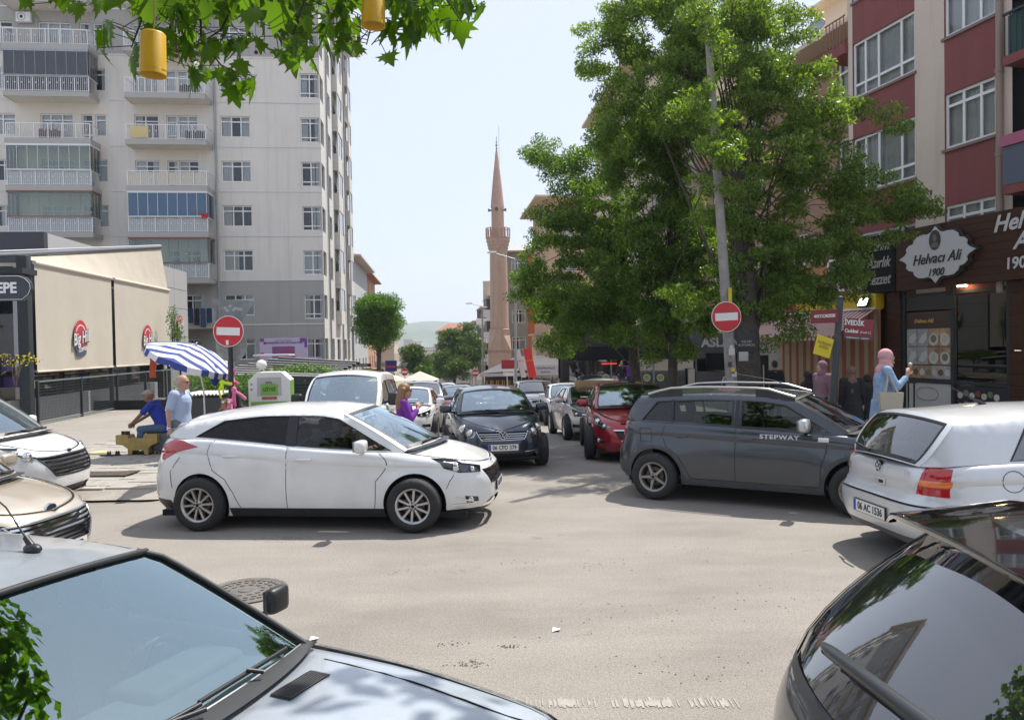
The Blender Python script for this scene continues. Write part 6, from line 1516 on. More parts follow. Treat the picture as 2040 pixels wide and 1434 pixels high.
# row of houses left of the minaret, facing the street
for k, (px, py, Y, lab, m_) in enumerate(((962, 590, 98, 'narrow cream house with a chimney just left of the minaret', lightr), (948, 612, 118, 'second pale house down the street left of the minaret', mat('pale ash render', (.46, .42, .38), .85)), (934, 640, 150, 'third pale house down the street above the green trees', mat('sand render', (.48, .41, .33), .85)))):
    p = pt(px, py, Y); HM = frame((p.x, Y+12, 0), (.1013, -1)); zt = p.z
    house('street_house', lab, HM, 12, 8, -8, zt, m_, [(a, a+1.3, z, z+1.4) for a in (1, 4, 7, 10) for z in np.arange(-5, zt-2, 2.8).tolist()], .5)
    FMx = frame((p.x+.01, Y-.06, 0), (1, .1)); t = thing('bay_front', ('white glazed balcony stack', 'pale balcony stack', 'sand coloured balcony stack')[k]+' on the house end '+('nearest', 'second', 'third')[k]+' to the minaret', 'balconies')
    for i in range(int((zt+4)/2.8)):
        z = zt-2.7-2.8*i; MB().box(0, 2.6, -.9, 0, z, z+.9).obj('parapet', whitep, t, M=FMx); MB().box(.1, 2.5, -.8, -.75, z+.95, z+2.3).obj('glazing', dglass, t, M=FMx)
p = pt(962, 560, 99); MB().box(0, 1.5, 0, 1.2, -1, 0)
tag(MB().box(p.x, p.x+.9, 99, 100, 6, p.z).obj('chimney', lightr), 'square chimney stack standing left of the minaret shaft', 'chimney')
p = pt(873, 690, 190); house('pink_roof_house', 'lone house with a pinkish red roof above the far street trees', frame((p.x, 190, 0), (1, .1)), 9, 8, -12, pt(873, 660, 190).z, mat('pale pink render', (.50, .40, .36), .85), [(a, a+1.2, z, z+1.3) for a in (1, 4, 7) for z in (-2, 1)], .5, pitch=2.0, roof_tile=mat('red tile', (.33, .13, .09), .8))
# left side of the far street
for k, (pxn, pxf, Yn, py, m_, lab) in enumerate(((702, 726, 66, 512, mat('pale blue grey render', (.46, .47, .48), .85), 'pale grey house with a slanted eave behind the tall grey block'), (727, 742, 84, 546, mat('salmon render', (.50, .27, .17), .85), 'salmon coloured house with a red tiled eave further down the left side'), (784, 806, 105, 648, lightr, 'cream house far down the left side behind the round tree'))):
    p = pt(pxn, py, Yn); HM = frame((p.x, Yn, 0), (-.1013, 1)); L_ = 14
    house('left_street_house', lab, HM, L_, 9, -8, p.z, m_, [(a, a+1.2, z, z+1.5) for a in (1, 4, 7.5, 10.5) for z in np.arange(-3.2, p.z-2, 2.8).tolist()], .8, mat('pale eave', (.52, .46, .40), .8) if k != 1 else mat('red eave', (.36, .15, .10), .8), 1.2, MATS.get('red tile'))
    FMx = frame((p.x-9, Yn-.02, 0), (1, .1013)); window(bpy.data.objects['left_street_house' if k == 0 else 'left_street_house.%03d' % k], FMx, 6.4, p.z-2.4, 1.1, 1.5, (.5,), .74, None, None, -.03)
# ------------------------------------------------------------ minaret and mosque
st = mat('pink sandstone', (.52, .37, .30), .85, col2=(.57, .43, .35), noise=.1, nscale=1.2, bump=.25, bscale=6, streak=.45); std = mat('darker sandstone band', (.44, .28, .20), .85)  # balustrade panels and cornice one tone darker than the shaft
mz = thing('minaret', 'tall pink stone minaret with one balcony and a pointed cone cap', 'minaret', (-1.17, 75, 0))
def Mz(px, py): return pt(px, py, 75).z
b = MB(); za_, zb2 = Mz(990, 655), Mz(990, 500); pf = []
for k in range(20): z = za_+(zb2-za_)*k/20; r_ = .90-.08*k/20; pf += [(r_, z+.03), (r_, z+(zb2-za_)/20-.03), (r_-.012, z+(zb2-za_)/20-.02), (r_-.012, z+(zb2-za_)/20+.02)]
b.lathe(pf, 16, 0, None, False); b.obj('lower_shaft', st, mz)
b = MB(); b.lathe([(.82, Mz(990, 505)), (.88, Mz(990, 500)), (.90, Mz(990, 497)), (.98, Mz(990, 492)), (1.02, Mz(990, 488)), (1.12, Mz(990, 480)), (1.14, Mz(990, 477)), (1.14, Mz(990, 474))], 16, 0)
for k in range(16):
    for j in range(3): a = 2*math.pi*(k+.5*j)/16; r_ = .92+.08*j; z = Mz(990, 497)+.33*j; b.rbox(r_-.08, r_+.06, -.10, .10, z, z+.26, .03, 0, Matrix.Rotation(a, 4, 'Z'))
b.obj('corbels', st, mz)
zb0 = Mz(990, 475)
bal = MB(); bal.lathe([(1.20, zb0), (1.22, zb0+.06), (.8, zb0+.06)], 24); bal.lathe([(1.20, zb0+.9), (1.22, zb0+.97), (1.16, zb0+.97), (1.16, zb0+.9)], 24); bal.obj('balcony_slab', st, mz)
for k in range(20):
    a = 2*math.pi*k/20; MB().box(1.14, 1.2, -.075, .075, zb0+.06, zb0+.9).obj('balustrade_panel', std, mz, M=Matrix.Rotation(a, 4, 'Z'))
b = MB(); b.lathe([(.62, zb0), (.60, Mz(990, 415)), (.66, Mz(990, 414)), (.66, Mz(990, 411))], 16); b.obj('upper_shaft', st, mz)
b = MB(); b.lathe([(.66, Mz(990, 411)), (.42, Mz(990, 360)), (.10, Mz(990, 302)), (.04, Mz(990, 298))], 16); b.obj('cone_cap', mat('weathered cone stone', (.44, .31, .26), .85, noise=.12, nscale=2), mz)
b = MB(); b.cyl((0, 0, Mz(990, 300)), (0, 0, Mz(990, 272)), .025)
for py, r_ in ((296, .09), (290, .11), (284, .08)): b.ell((0, 0, Mz(990, py)), (r_, r_, r_), 10, 8)
b.obj('finial', mat('bronze finial', (.12, .14, .12), .5, .5), mz); MB().cyl((.25, 0, Mz(990, 330)), (.25, 0, Mz(990, 250)), .018).obj('lightning_rod', steel, mz)
for a in (200, 265, 330):
    b = MB(); b.lathe([(.06, 0), (.16, .28), (.17, .3)], 12, 0, Matrix.Rotation(R(a), 4, 'Z') @ F(.62, 0, Mz(990, 420)) @ Matrix.Rotation(R(90), 4, 'Y')); b.obj('loudspeaker', mat('speaker grey', (.25, .24, .24), .5), mz)
b = MB(); z1, z2, z3 = Mz(990, 655), Mz(990, 668), Mz(990, 698)
def ngon(r, z, n=8, off=.5): return [(r*math.cos(2*math.pi*(k+off)/n), r*math.sin(2*math.pi*(k+off)/n), z) for k in range(n)]
rings = [ngon(.98, z1), ngon(1.08, z1-.05), ngon(1.1, z2)]
for r0, r1 in zip(rings[:-1], rings[1:]): b.add(r0+r1, [(k, (k+1) % 8, 8+(k+1) % 8, 8+k) for k in range(8)])
sq = [(1.12, 1.12), (-1.12, 1.12), (-1.12, -1.12), (1.12, -1.12)]; o8 = ngon(1.1, z2); s4 = [(x, y, z3) for x, y in sq]
b.add(o8+s4, [(0, 1, 8), (1, 2, 9, 8), (2, 3, 9), (3, 4, 10, 9), (4, 5, 10), (5, 6, 11, 10), (6, 7, 11), (7, 0, 8, 11)]); b.obj('transition', st, mz)
MB().box(-1.2, 1.2, -1.2, 1.2, z3-.12, z3).obj('cornice', std, mz); MB().box(-1.12, 1.12, -1.12, 1.12, -5, z3-.12).obj('base', st, mz)
mq = thing('mosque', 'small cream mosque building with arched windows and a low dome', 'mosque'); p0 = pt(1068, 668, 66); MM = frame((p0.x, 66, 0), (1, .05)); mqm = mat('mosque render', (.58, .48, .34), .85, noise=.06)
MB().box(0, 4.5, 0, 5, -4, p0.z).obj('wall', mqm, mq, M=MM); MB().box(-.3, 4.8, -.3, 5.3, p0.z, p0.z+.15).obj('eave', lightr, mq, M=MM)
b = MB(); b.lathe([(1.9, p0.z+.16), (1.85, p0.z+.6), (1.5, p0.z+1.2), (.8, p0.z+1.7), (0, p0.z+1.9)], 24, 0, MM @ F(2.6, 2.5, 0)); b.obj('dome', mat('lead dome', (.33, .31, .30), .6, noise=.1), mq)
for a in (1.0, 2.6, 4.0):
    b = MB(); pl = [(a-.3, p0.z-2.4), (a+.3, p0.z-2.4), (a+.3, p0.z-1.2)]+[(a+.3*math.cos(t), p0.z-1.2+.4*math.sin(t)) for t in [math.pi*k/8 for k in range(1, 8)]]+[(a-.3, p0.z-1.2)]; b.prism(pl, .05, 0, MM @ F(0, -.05, 0)); b.obj('arched_window', dglass, mq)
MB().rbox(1.3, 2.0, -.5, -.1, -1.0, -.2, .04).obj('cooling_unit', whitep, mq, M=MM)
# kiosk with orange slats and pale roof
kz = thing('market_kiosk', 'long low kiosk with orange slatted front and pale sloping roof', 'kiosk'); K0 = pt(966, 735, 60); KM2 = frame((K0.x, 60, 0), (1, .03)); KW = 6.1
b = MB(); b.add([(-.4, -1.2, K0.z-.3), (KW, -1.2, K0.z+.1), (KW, 3, K0.z+1.0), (2.5, 2, K0.z+.9)], [(0, 1, 2, 3)]); b.box(-.4, KW, -1.25, -1.18, K0.z-.55, K0.z-.3); b.obj('roof', mat('pale roof sheet', (.52, .46, .42), .7, noise=.08), kz, M=KM2)
MB().box(0, KW, .2, 3, -4.2, K0.z-.3).obj('body', mat('kiosk dark', (.05, .04, .035), .8), kz, M=KM2)
om = [mat('orange slat', (.50, .26, .07), .7), mat('brown slat', (.12, .06, .03), .7), mat('amber slat', (.55, .36, .10), .7)]
for k in range(24): MB().box(.1+k*.15, .1+k*.15+.1, .1, .18, -3.4, K0.z-.9).obj('slat', om[k % 3], kz, M=KM2)
bn = thing('lettered_wall_banner', 'white lettered notice boards on the wall right of the red feather flag', 'banner'); q = pt(1062, 748, 58.5)
MB().box(0, 1.9, 0, .05, .0, .8).obj('upper_board', mat('banner white', (.50, .48, .50), .7), bn, M=frame(q, (1, 0))); MB().box(0, 2.0, 0, .05, -1.5, -.05).obj('lower_board', mat('banner grey', (.38, .36, .34), .7), bn, M=frame(q, (1, 0)))
dki = mat('dark ink', (.04, .04, .06), .6); QM = frame(q, (1, 0)); text_on(QM, 'YENİMAHALLE', .22, .95, -.02, .55, dki, bn); text_on(QM, 'BELEDİYESİ', .14, .95, -.02, .25, dki, bn); text_on(QM, 'YENİMAHALLE', .34, 1.0, -.02, -.3, dki, bn, bold=.01, xs=.8); text_on(QM, 'SEMT PAZARI', .28, 1.0, -.02, -.72, dki, bn, bold=.01, xs=.8)
rs = thing('red_board_sign', 'small red and white sign boards on thin legs left of the grey pole', 'sign'); q = pt(1018, 725, 56); MB().box(-.7, .5, 0, .05, -.35, .30).obj('red_board', mat('dark red board', (.30, .012, .02), .5), rs, M=frame(q, (1, 0))); MB().box(-.6, .45, 0, .05, -.85, -.38).obj('white_board', whitep, rs, M=frame(q, (1, 0))); text_on(frame(q, (1, 0)), 'KURS YENİMAHALLE', .12, -.08, -.01, -.6, sred, rs)
for x in (-.3, .2): MB().cyl((x, .03, -5), (x, .03, -.86), .03).obj('leg', whitep, rs, M=frame(q, (1, 0)))
for k, (px0, col, lab, let) in enumerate(((1046, (.62, .03, .02), 'red feather flag with yellow print leaning beside the grey pole', 'BAYRAM'), (1034, (.60, .56, .58), 'white feather flag leaning behind the red feather flag', 'PAZAR'))):
    t = thing('feather_flag', lab, 'flag'); b = MB(); A0, A1 = pt(px0-(4 if k == 0 else 8), 695 if k == 0 else 697, 54+k), pt(px0+8-(3 if k else 0), 752, 54+k); w0 = .55 if k == 0 else .35
    P = [[A0*(1-v/10)+A1*(v/10)+Vector((w0*u/3, .06*math.sin(v+u), 0)) for u in range(4)] for v in range(11)]; b.grid(P); b.obj('cloth', mat('flag cloth %d' % k, col, .7), t); MB().tube([A0+Vector((-.02, 0, .1)), A1+Vector((-.02, 0, 0)), A1+Vector((.1, 0, -3.3))], .02, 6).obj('flag_pole', steel, t)
    Mf = Matrix.Translation(A0*.45+A1*.55+Vector((w0/2, -.12, 0))) @ Matrix.Rotation(R(-8), 4, 'Y'); text_on(Mf, let, .15, 0, 0, .3, mat('flag yellow', (.65, .45, .03), .6) if k == 0 else sred, t).rotation_euler
# street poles
def lamp_post(px, pyb, pyt, Y, lab, arm=None, r=.07):
    a = pt(px, pyb, Y); c_ = pt(px, pyt, Y); t = thing('street_lamp', lab, 'street lamp'); MB().cyl((a.x, Y, -6 if Y > 30 else 0), (c_.x, Y, c_.z), r, r*.6, 10).obj('pole', steel, t)
    if arm:
        for (dx, dz) in arm: MB().tube([(c_.x, Y, c_.z), (c_.x+dx, Y, c_.z+dz)], .03, 6).obj('arm', steel, t); MB().rbox(c_.x+dx-.3, c_.x+dx+.3, Y-.12, Y+.12, c_.z+dz-.06, c_.z+dz+.06, .04).obj('lamp_head', whitep, t)
    return t
lamp_post(1026, 770, 516, 50, 'grey street lamp with one long arm in front of the minaret', [(-1.5, .45)], .12)
lamp_post(961, 765, 610, 75, 'grey double armed street lamp left of the minaret base', [(-1.3, .3), (.2, -.1)], .13)
ly = thing('lattice_mast', 'thin steel lattice mast left of the minaret base', 'mast'); q = pt(938, 750, 90); zt = pt(938, 652, 90).z; b = MB()
for s_ in (-.22, .22): b.cyl((q.x+s_, 90, -7), (q.x+s_*.5, 90, zt), .04, None, 5)
for k in range(14): z = -6+k*(zt+6)/14; b.cyl((q.x-.22+.0, 90, z), (q.x+.22, 90, z+(zt+6)/14), .03, None, 4)
b.obj('lattice', steel, ly)
q = pt(947, 743, 72); s4 = thing('no_entry_sign', 'small distant no entry sign on the far street near the lattice mast', 'traffic sign'); no_entry(s4, frame(q, (1, -.1)), .34); MB().cyl((q.x, 72.05, -5), (q.x, 72.05, q.z), .03).obj('pole', steel, s4)
q = pt(806, 741, 60); s5 = thing('no_entry_sign', 'tiny no entry sign under a grey triangle far down the street', 'traffic sign'); no_entry(s5, frame(q, (1, -.1)), .30); MB().cyl((q.x, 60.05, -5), (q.x, 60.05, q.z), .03).obj('pole', steel, s5); MB().prism([(-.35, .75), (.35, .75), (0, .3)], .02, 0, frame(q, (1, -.1))).obj('triangle_plate', sback, s5)
# signs on the left of the far street
for px0, px1, py0, py1, Y, col, tx, tc_, lab in ((702, 739, 724, 731, 47, (.10, .01, .015), 'EMLAK OFİSİ', (.55, .5, .45), 'long dark red sign above the van roof'), (747, 770, 720, 732, 52, (.45, .40, .33), 'BÜFE', (.2, .15, .1), 'cream shop sign left of the blue one'), (768, 790, 718, 740, 50, (.02, .03, .20), 'EMLAK', (.75, .1, .05), 'blue sign reading EMLAK in the far street'), (723, 741, 733, 747, 48, (.42, .33, .03), '', (0, 0, 0), 'yellow sign behind the van roof'), (742, 764, 735, 750, 50, (.14, .01, .015), '', (0, 0, 0), 'dark red lower sign beside the cream one')):
    a = pt(px0, py1, Y); c_ = pt(px1, py0, Y); t = thing('shop_sign', lab, 'sign'); Mx = frame(a, (1, 0)); MB().box(0, c_.x-a.x, 0, .1, 0, c_.z-a.z).obj('board', mat('sign '+lab[:12], col, .5), t, M=Mx); MB().box((c_.x-a.x)/2-.03, (c_.x-a.x)/2+.03, .1, .14, -5-a.z, 0).obj('post', steel, t, M=Mx)
    if tx: text_on(Mx, tx, min((c_.z-a.z)*.6, (c_.x-a.x)/len(tx)*1.35), (c_.x-a.x)/2, -.01, (c_.z-a.z)*.42, mat('ink '+tx, tc_, .5), t, bold=.006)
q = pt(805, 745, 44); t = thing('cafe_parasol', 'pale cream square parasol behind the white van', 'parasol', (q.x, 44, q.z)); b = MB(); 
for k in range(2): b.add([(-2+k*1.9, -1, -.35), (0+k*1.9, -1, -.35), (0+k*1.9, 1, -.35), (-2+k*1.9, 1, -.35), (-1+k*1.9, 0, .15)], [(0, 1, 4), (1, 2, 4), (2, 3, 4), (3, 0, 4)])
b.obj('canopy', mat('cream parasol', (.55, .50, .42), .8), t); MB().cyl((-1, 0, -3.5), (-1, 0, .1), .04).obj('pole', steel, t)
# ------------------------------------------------------------ dark shop row under the trees
sh = thing('shop_row', 'dark shop fronts under the trees with ASLAN lettering', 'shop row'); SH = frame((2.0, 31, 0), (1, -.02)); blk = mat('black fascia', (.010, .010, .011), .7, spec=.2); gry = mat('grey fascia', (.10, .10, .105), .5)
MB().box(0, 11.5, .6, 1, -1, 2.7).obj('rear_wall', mat('dim rear wall', (.06, .055, .05), .8), sh, M=SH)
MB().box(0, 5.2, -.6, .3, 1.55, 2.05).obj('fascia', blk, sh, M=SH); MB().box(5.2, 8.1, -.4, .3, 1.5, 2.6).obj('fascia', gry, sh, M=SH); MB().box(5.7, 8.0, -.5, -.41, 1.05, 1.72).obj('fascia', blk, sh, M=SH)
MB().box(5.3, 7.9, -.45, -.4, -.3, 1.0).obj('shutter', mat('grey shutter', (.12, .115, .125), .5), sh, M=SH); MB().box(5.0, 5.25, -.46, -.3, -.3, 1.1).obj('pier', lightr, sh, M=SH)
text_on(SH, 'ASLAN', .50, 6.3, -.43, 2.12, silver_l, sh, bold=.015, xs=1.0); text_on(SH, 'ASLAN', .42, 6.6, -.47, .12, silver_l, sh, bold=.012); 
b = MB(); b.tube([(6.3, -.47, .45), (6.4, -.47, .75), (6.6, -.47, .85), (6.75, -.47, .7), (6.9, -.47, .72)], .035, 5); b.tube([(6.4, -.47, .75), (6.45, -.47, .5), (6.7, -.47, .45)], .03, 5); b.tube([(6.6, -.47, .85), (6.55, -.47, 1.0)], .04, 5); b.obj('emblem', silver_l, sh, M=SH)
for k in range(6):
    a = .3+k*.85; MB().box(a, a+.8, -.1, -.06, -.5, 1.5).obj('shop_window', dglass, sh, M=SH); MB().box(a+.8, a+.86, -.14, -.05, -.6, 1.5).obj('mullion', steel if k % 2 else anthr, sh, M=SH)
lime = mat('lime sticker', (.42, .50, .12), .5)
for px in (1207, 1233, 1288, 1315): a = SH.inverted() @ pt(px, 752, 30.9); MB().cyl((a.x, -.12, a.z), (a.x, -.11, a.z), .15, None, 18).obj('round_sticker', swhite, sh, M=SH); MB().cyl((a.x, -.13, a.z), (a.x, -.121, a.z), .11, None, 14).obj('round_sticker_centre', lime, sh, M=SH)
neon = mat('red neon', (1, .05, .03), .4, emis=(1, .04, .02), estr=.8); MB().box(1.6, 2.2, -.2, -.16, 1.33, 1.37).obj('neon_line', neon, sh, M=SH); MB().box(2.3, 2.33, -.2, -.16, .7, 1.3).obj('neon_line', neon, sh, M=SH)
e_ = thing('round_letter_sign', 'grey round letter e sign on a black box beside the shop row', 'sign'); q = pt(1158, 731, 34); MB().box(-1.0, .2, .05, .3, -.5, .45).obj('box', blk, e_, M=frame(q, (1, 0)))
b = MB(); b.cyl((.05, 0, 0), (.05, .05, 0), .37, None, 28); b.obj('disc', mat('sign grey', (.45, .45, .45), .5), e_, M=frame(q, (1, 0))); text_on(frame(q, (1, 0)), 'e', .75, .06, -.01, .02, blk, e_, bold=.02)
wsx = thing('white_shop_sign', 'white shop sign with gold and red lettering behind the thickest trunk', 'sign'); q = pt(1478, 708, 27); SX = frame(q, (1, -.05)); MB().box(0, 1.75, 0, .15, 0, .75).obj('board', mat('bright board', (.62, .60, .58), .5), wsx, M=SX); MB().box(.75, 1.7, -.02, -.001, .02, .28).obj('label', swhite, wsx, M=SX)
text_on(SX, 'OTTO MOMAX', .17, 1.22, -.03, .14, dki, wsx, bold=.004, xs=.85); text_on(SX, 'IR', .62, .42, -.02, .35, MATS['gold lettering'], wsx, bold=.02)
b = MB(); b.box(-.1, 1.9, .1, .2, -1.8, -.01); b.obj('shop_front', mat('dim shop front', (.05, .05, .05), .5), wsx, M=SX); MB().box(.95, 1.7, .04, .1, -1.2, -.35).obj('ochre_window', mat('ochre window', (.42, .34, .14), .6), wsx, M=SX)  # window is one flat ochre colour
for k in range(4): MB().box(.15+.2*k, .18+.2*k, .04, .1, -1.2, -.35).obj('window_bar', whitep, wsx, M=SX)
# concrete pole with notices and the second no entry sign
pl = thing('utility_pole', 'leaning concrete utility pole covered with torn notices', 'utility pole'); A_ = pt(1456, 745, 15.3); B_ = pt(1402, -60, 15.3); d = (B_-A_)/(B_.z-A_.z); base = A_+d*(.3-A_.z); top = B_+d*1.5; conc = mat('shaded old concrete', (.22, .205, .185), .9, col2=(.33, .31, .29), noise=.3, nscale=6, bump=.5, bscale=25)  # concrete tones darkened to put the shade into the colour
MB().tube([base, A_, A_*.7+B_*.3, top], [.13, .115, .095, .05], 10).obj('shaft', conc, pl)
for k, (py, w_, h_, col) in enumerate(((590, .07, .34, (.55, .42, .03)), (700, .12, .14, (.5, .5, .48)), (725, .08, .1, (.05, .05, .05)), (712, .05, .09, (.45, .2, .2)), (738, .07, .12, (.55, .45, .05)), (690, .07, .06, (.52, .52, .5)), (745, .1, .1, (.5, .5, .48)))):
    p = A_+(B_-A_)*((745-py)/805); MB().box(-w_/2, w_/2, -.002, .006, -h_/2, h_/2).obj('notice', mat('notice %d' % k, col, .7), pl, M=Matrix.Translation(p+Vector((rnd.uniform(-.06, .05), -.145, 0))))
s6 = thing('no_entry_sign', 'red no entry sign fixed to the leaning concrete pole', 'traffic sign'); q = pt(1447, 631, 15.1); no_entry(s6, frame(q, (1, .08)), .30, R(-2.5)); MB().box(-.05, .05, .012, .06, -.1, .1).obj('bracket', steel, s6, M=frame(q, (1, .08)))
for px, py, Y, w_, h_, col, lab, tx in ((1487, 684, 16.6, .38, .42, (.02, .02, .022), 'small black lettered board hung on the thick trunk', 'ASLAN\nKUYUMCU'), (1482, 710, 16.5, .2, .2, (.42, .41, .38), 'little white notice below the black board on the trunk', ''), (1343, 690, 19.5, .3, .22, (.40, .30, .27), 'small pale arrow board on the middle trunk', '')):
    t = thing('notice_board', lab, 'notice'); Mx = frame(pt(px, py, Y), (1, .1)); MB().rbox(-w_/2, w_/2, 0, .04, -h_/2, h_/2, .008).obj('board', mat('nb '+lab[:9], col, .5), t, M=Mx)
    if tx: text_on(Mx, tx, .075, 0, -.004, 0, grey_l, t)
# street name sign post on the right
sp = thing('street_name_sign', 'dark leaning post with red İVEDİK street name plates', 'street sign'); A_ = pt(1660, 790, 13.2); B_ = pt(1674, 594, 13.2); d = (B_-A_)/(B_.z-A_.z); MB().tube([A_+d*(.3-A_.z), B_], .055, 12).obj('post', mat('dark green post', (.035, .05, .055), .5), sp); MB().ell(tuple(B_), (.06, .06, .04), 12, 6).obj('cap', anthr, sp)
plr = mat('plate red', (.20, .018, .026), .45); PM_ = frame(pt(1678, 665, 13.2), (1, .12)); PM_ = PM_ @ Matrix.Rotation(R(5), 4, 'Y'); MB().box(.03, .56, 0, .02, -.03, .28).obj('name_plate', plr, sp, M=PM_); MB().box(.03, .56, 0, .02, -.08, -.03).obj('white_strip', mat('strip dark', (.05, .05, .05), .5), sp, M=PM_)
text_on(PM_, 'İVEDİK', .12, .20, -.006, .20, swhite, sp, bold=.003, xs=.9); text_on(PM_, 'Caddesi', .085, .16, -.006, .06, swhite, sp, bold=.002, xs=.9); text_on(PM_, '(İvedik C.)', .045, .42, -.006, .05, swhite, sp); text_on(PM_, 'YENİMAHALLE - ANKARA', .036, .28, -.006, -.055, swhite, sp)
PM2 = frame(pt(1645, 632, 13.3), (1, -1.6)); MB().box(-.3, .24, 0, .02, -.10, .13).obj('name_plate', plr, sp, M=PM2); text_on(PM2, '4417.CADDE', .075, -.02, -.006, .02, swhite, sp, bold=.003)
yb_ = thing('yellow_board', 'yellow handwritten board tied to the leaning street sign post', 'board'); Mx = frame(pt(1641, 690, 13.1), (1, .3)) @ Matrix.Rotation(R(17), 4, 'Y'); MB().box(-.17, .17, 0, .012, -.17, .17).obj('board', mat('bright yellow board', (.66, .50, .01), .5, noise=.04), yb_, M=Mx)
text_on(Mx, 'KURBAN\nKESİM', .07, 0, -.006, .02, mat('faint ink', (.42, .36, .06), .6), yb_)
hgn = thing('hanging_ornament', 'small dark bell shaped ornament hanging beside the helva sign', 'ornament'); q = pt(1727, 565, 21); MB().lathe([(.0, .12), (.06, .06), (.10, -.06), (.04, -.16), (0, -.26)], 10, 0, Matrix.Translation(q)).obj('bell', black, hgn); MB().cyl(tuple(q+Vector((0, 0, .1))), tuple(q+Vector((.3, .6, .5))), .01).obj('hook', black, hgn)
# far hills
hl = MB(); rr = random.Random(5)
for (Y0, top, seed) in ((1700, 58, 1.0), (2300, 92, 2.3)):
    P = []
    for i in range(161):
        x = -2400+30*i; h_ = top*.62+14*math.sin(x*.0021+seed)+9*math.sin(x*.0075+seed*3)+3*math.sin(x*.031+seed); P.append([Vector((x, Y0-500, -40)), Vector((x, Y0-250, h_*.45)), Vector((x, Y0, h_)), Vector((x, Y0+300, -20))])
    hl.grid(P, 0, True)
tag(hl.obj('hills', mat('haze paled hills', (.13, .165, .13), .95, noise=.3, nscale=.02)), kind='structure')  # green paled to put part of the distance haze into the colour
fb = MB(); rr = random.Random(9)
for k in range(170):
    Y = rr.uniform(420, 1300); X = -.10*Y+rr.uniform(-.16, .16)*Y; h_ = rr.uniform(8, 16); w_ = rr.uniform(9, 20); zg = -10-.012*min(Y, 900)+max(0, (Y-900)*.05); fb.box(X, X+w_, Y, Y+14, zg, zg+h_, rr.choice((0, 1, 2)))
    fb.box(X-.5, X+w_+.5, Y-.5, Y+14.5, zg+h_, zg+h_+.8, 3)
tag(fb.obj('distant_town', [lightr, mat('far white', (.55, .53, .5), .9), mat('far pink', (.42, .30, .25), .9), mat('far tile', (.30, .14, .10), .9)]), 'hazy mass of distant houses in the valley at the end of the street', 'distant houses', kind='stuff')
# ------------------------------------------------------------ trees
bark = mat('grey brown bark', (.05, .042, .034), .95, col2=(.095, .08, .066), noise=.3, nscale=9, bump=.9, bscale=22)
def tree(name, lab, base, trunk, cens, n, size, seed, lm, branches=60, clumps=260, group=None, aspect=3.0, clump_r=.42):
    """trunk: list of (point, radius); crown: many small clumps set through the ellipsoids, each of long narrow leaflets"""
    t = thing(name, lab, 'tree', group=group); rg = np.random.RandomState(seed); rr = random.Random(seed)
    wts = np.array([c[3]*c[4]*c[5] for c in cens])**.8; wts /= wts.sum(); idx = rg.choice(len(cens), clumps, p=wts); C = np.array(cens)[idx]
    d = rg.normal(size=(clumps, 3)); d /= np.linalg.norm(d, axis=1)[:, None]; r = .35+.65*rg.rand(clumps)**.5; P = C[:, :3]+d*C[:, 3:6]*r[:, None]
    cl = [(p[0], p[1], p[2], clump_r*(.55+rr.random()*.9), clump_r*(.55+rr.random()*.9), clump_r*(.35+rr.random()*.5)) for p in P]
    quads_obj('crown', leaf_cloud(n, size, cl, seed+1, up=.9, aspect=aspect), lm, t)
    b = MB(); b.tube([p for p, _ in trunk], [r_ for _, r_ in trunk], 12); b.obj('trunk', bark, t)
    b = MB(); top = [Vector(p) for p, _ in trunk]
    for k in range(branches):
        c_ = Vector(P[rr.randrange(clumps)]); s0 = top[-1]*(1-rr.random()*.7)+top[max(0, len(top)-3)]*0+(top[-2]-top[-1]*1)*0
        i = rr.randrange(max(1, len(top)-3), len(top)); s0 = top[i-1]+(top[i]-top[i-1])*rr.random(); mid = s0*.45+c_*.55+Vector((rr.uniform(-.3, .3), rr.uniform(-.3, .3), rr.uniform(.0, .5)))
        L_ = (c_-s0).length; r0 = min(trunk[i][1]*.35, .010+.0055*L_); b.tube([s0, s0*.7+mid*.3+Vector((rr.uniform(-.2, .2), rr.uniform(-.2, .2), .25)), mid, mid*.5+c_*.5+Vector((rr.uniform(-.15, .15), rr.uniform(-.15, .15), .1)), c_], [r0, r0*.8, r0*.5, r0*.3, .006], 5)
    b.obj('branches', bark, t); return t
def blobs(L): 
    out = []
    for px, py, Y, rx, rz in L:
        p = pt(px, py, Y); s = Y/1530; out.append((p.x, p.y, p.z, rx*s, min(rx, rz)*s*.95, rz*s))
    return out
lmA = leaf_mat('ash leaves', (.030, .068, .013), (.15, .24, .040), .52)
lmC = leaf_mat('pale ash leaves', (.042, .088, .018), (.22, .31, .06), .52)
def trk(px0, py0, px1, py1, Y, r0, r1, zb_=.3):
    a = pt(px0, py0, Y); b = pt(px1, py1, Y); d = (b-a); base = a+d*((zb_-a.z)/d.z)
    return [(base-Vector((0, 0, .1)), r0*1.35), (base+Vector((0, 0, .3)), r0*1.08), (a, r0), (a*.6+b*.4+Vector((.05, .05, 0)), r0*.9), (a*.3+b*.7, r0*.75), (b, r1)]
A = blobs([(1090, 318, 22, 55, 42), (1160, 345, 21.5, 60, 50), (1075, 425, 22, 42, 35), (1130, 470, 21.5, 75, 70), (1085, 580, 22, 62, 55), (1160, 590, 21, 85, 75), (1200, 430, 21, 80, 90), (1240, 540, 20.5, 90, 100), (1180, 650, 21, 80, 40), (1110, 655, 22, 42, 40), (1265, 640, 20.5, 85, 55), (1060, 520, 22, 35, 32), (1125, 700, 22, 30, 16), (1185, 705, 21, 40, 20), (1045, 600, 22, 20, 14), (1235, 700, 20.5, 30, 20)])
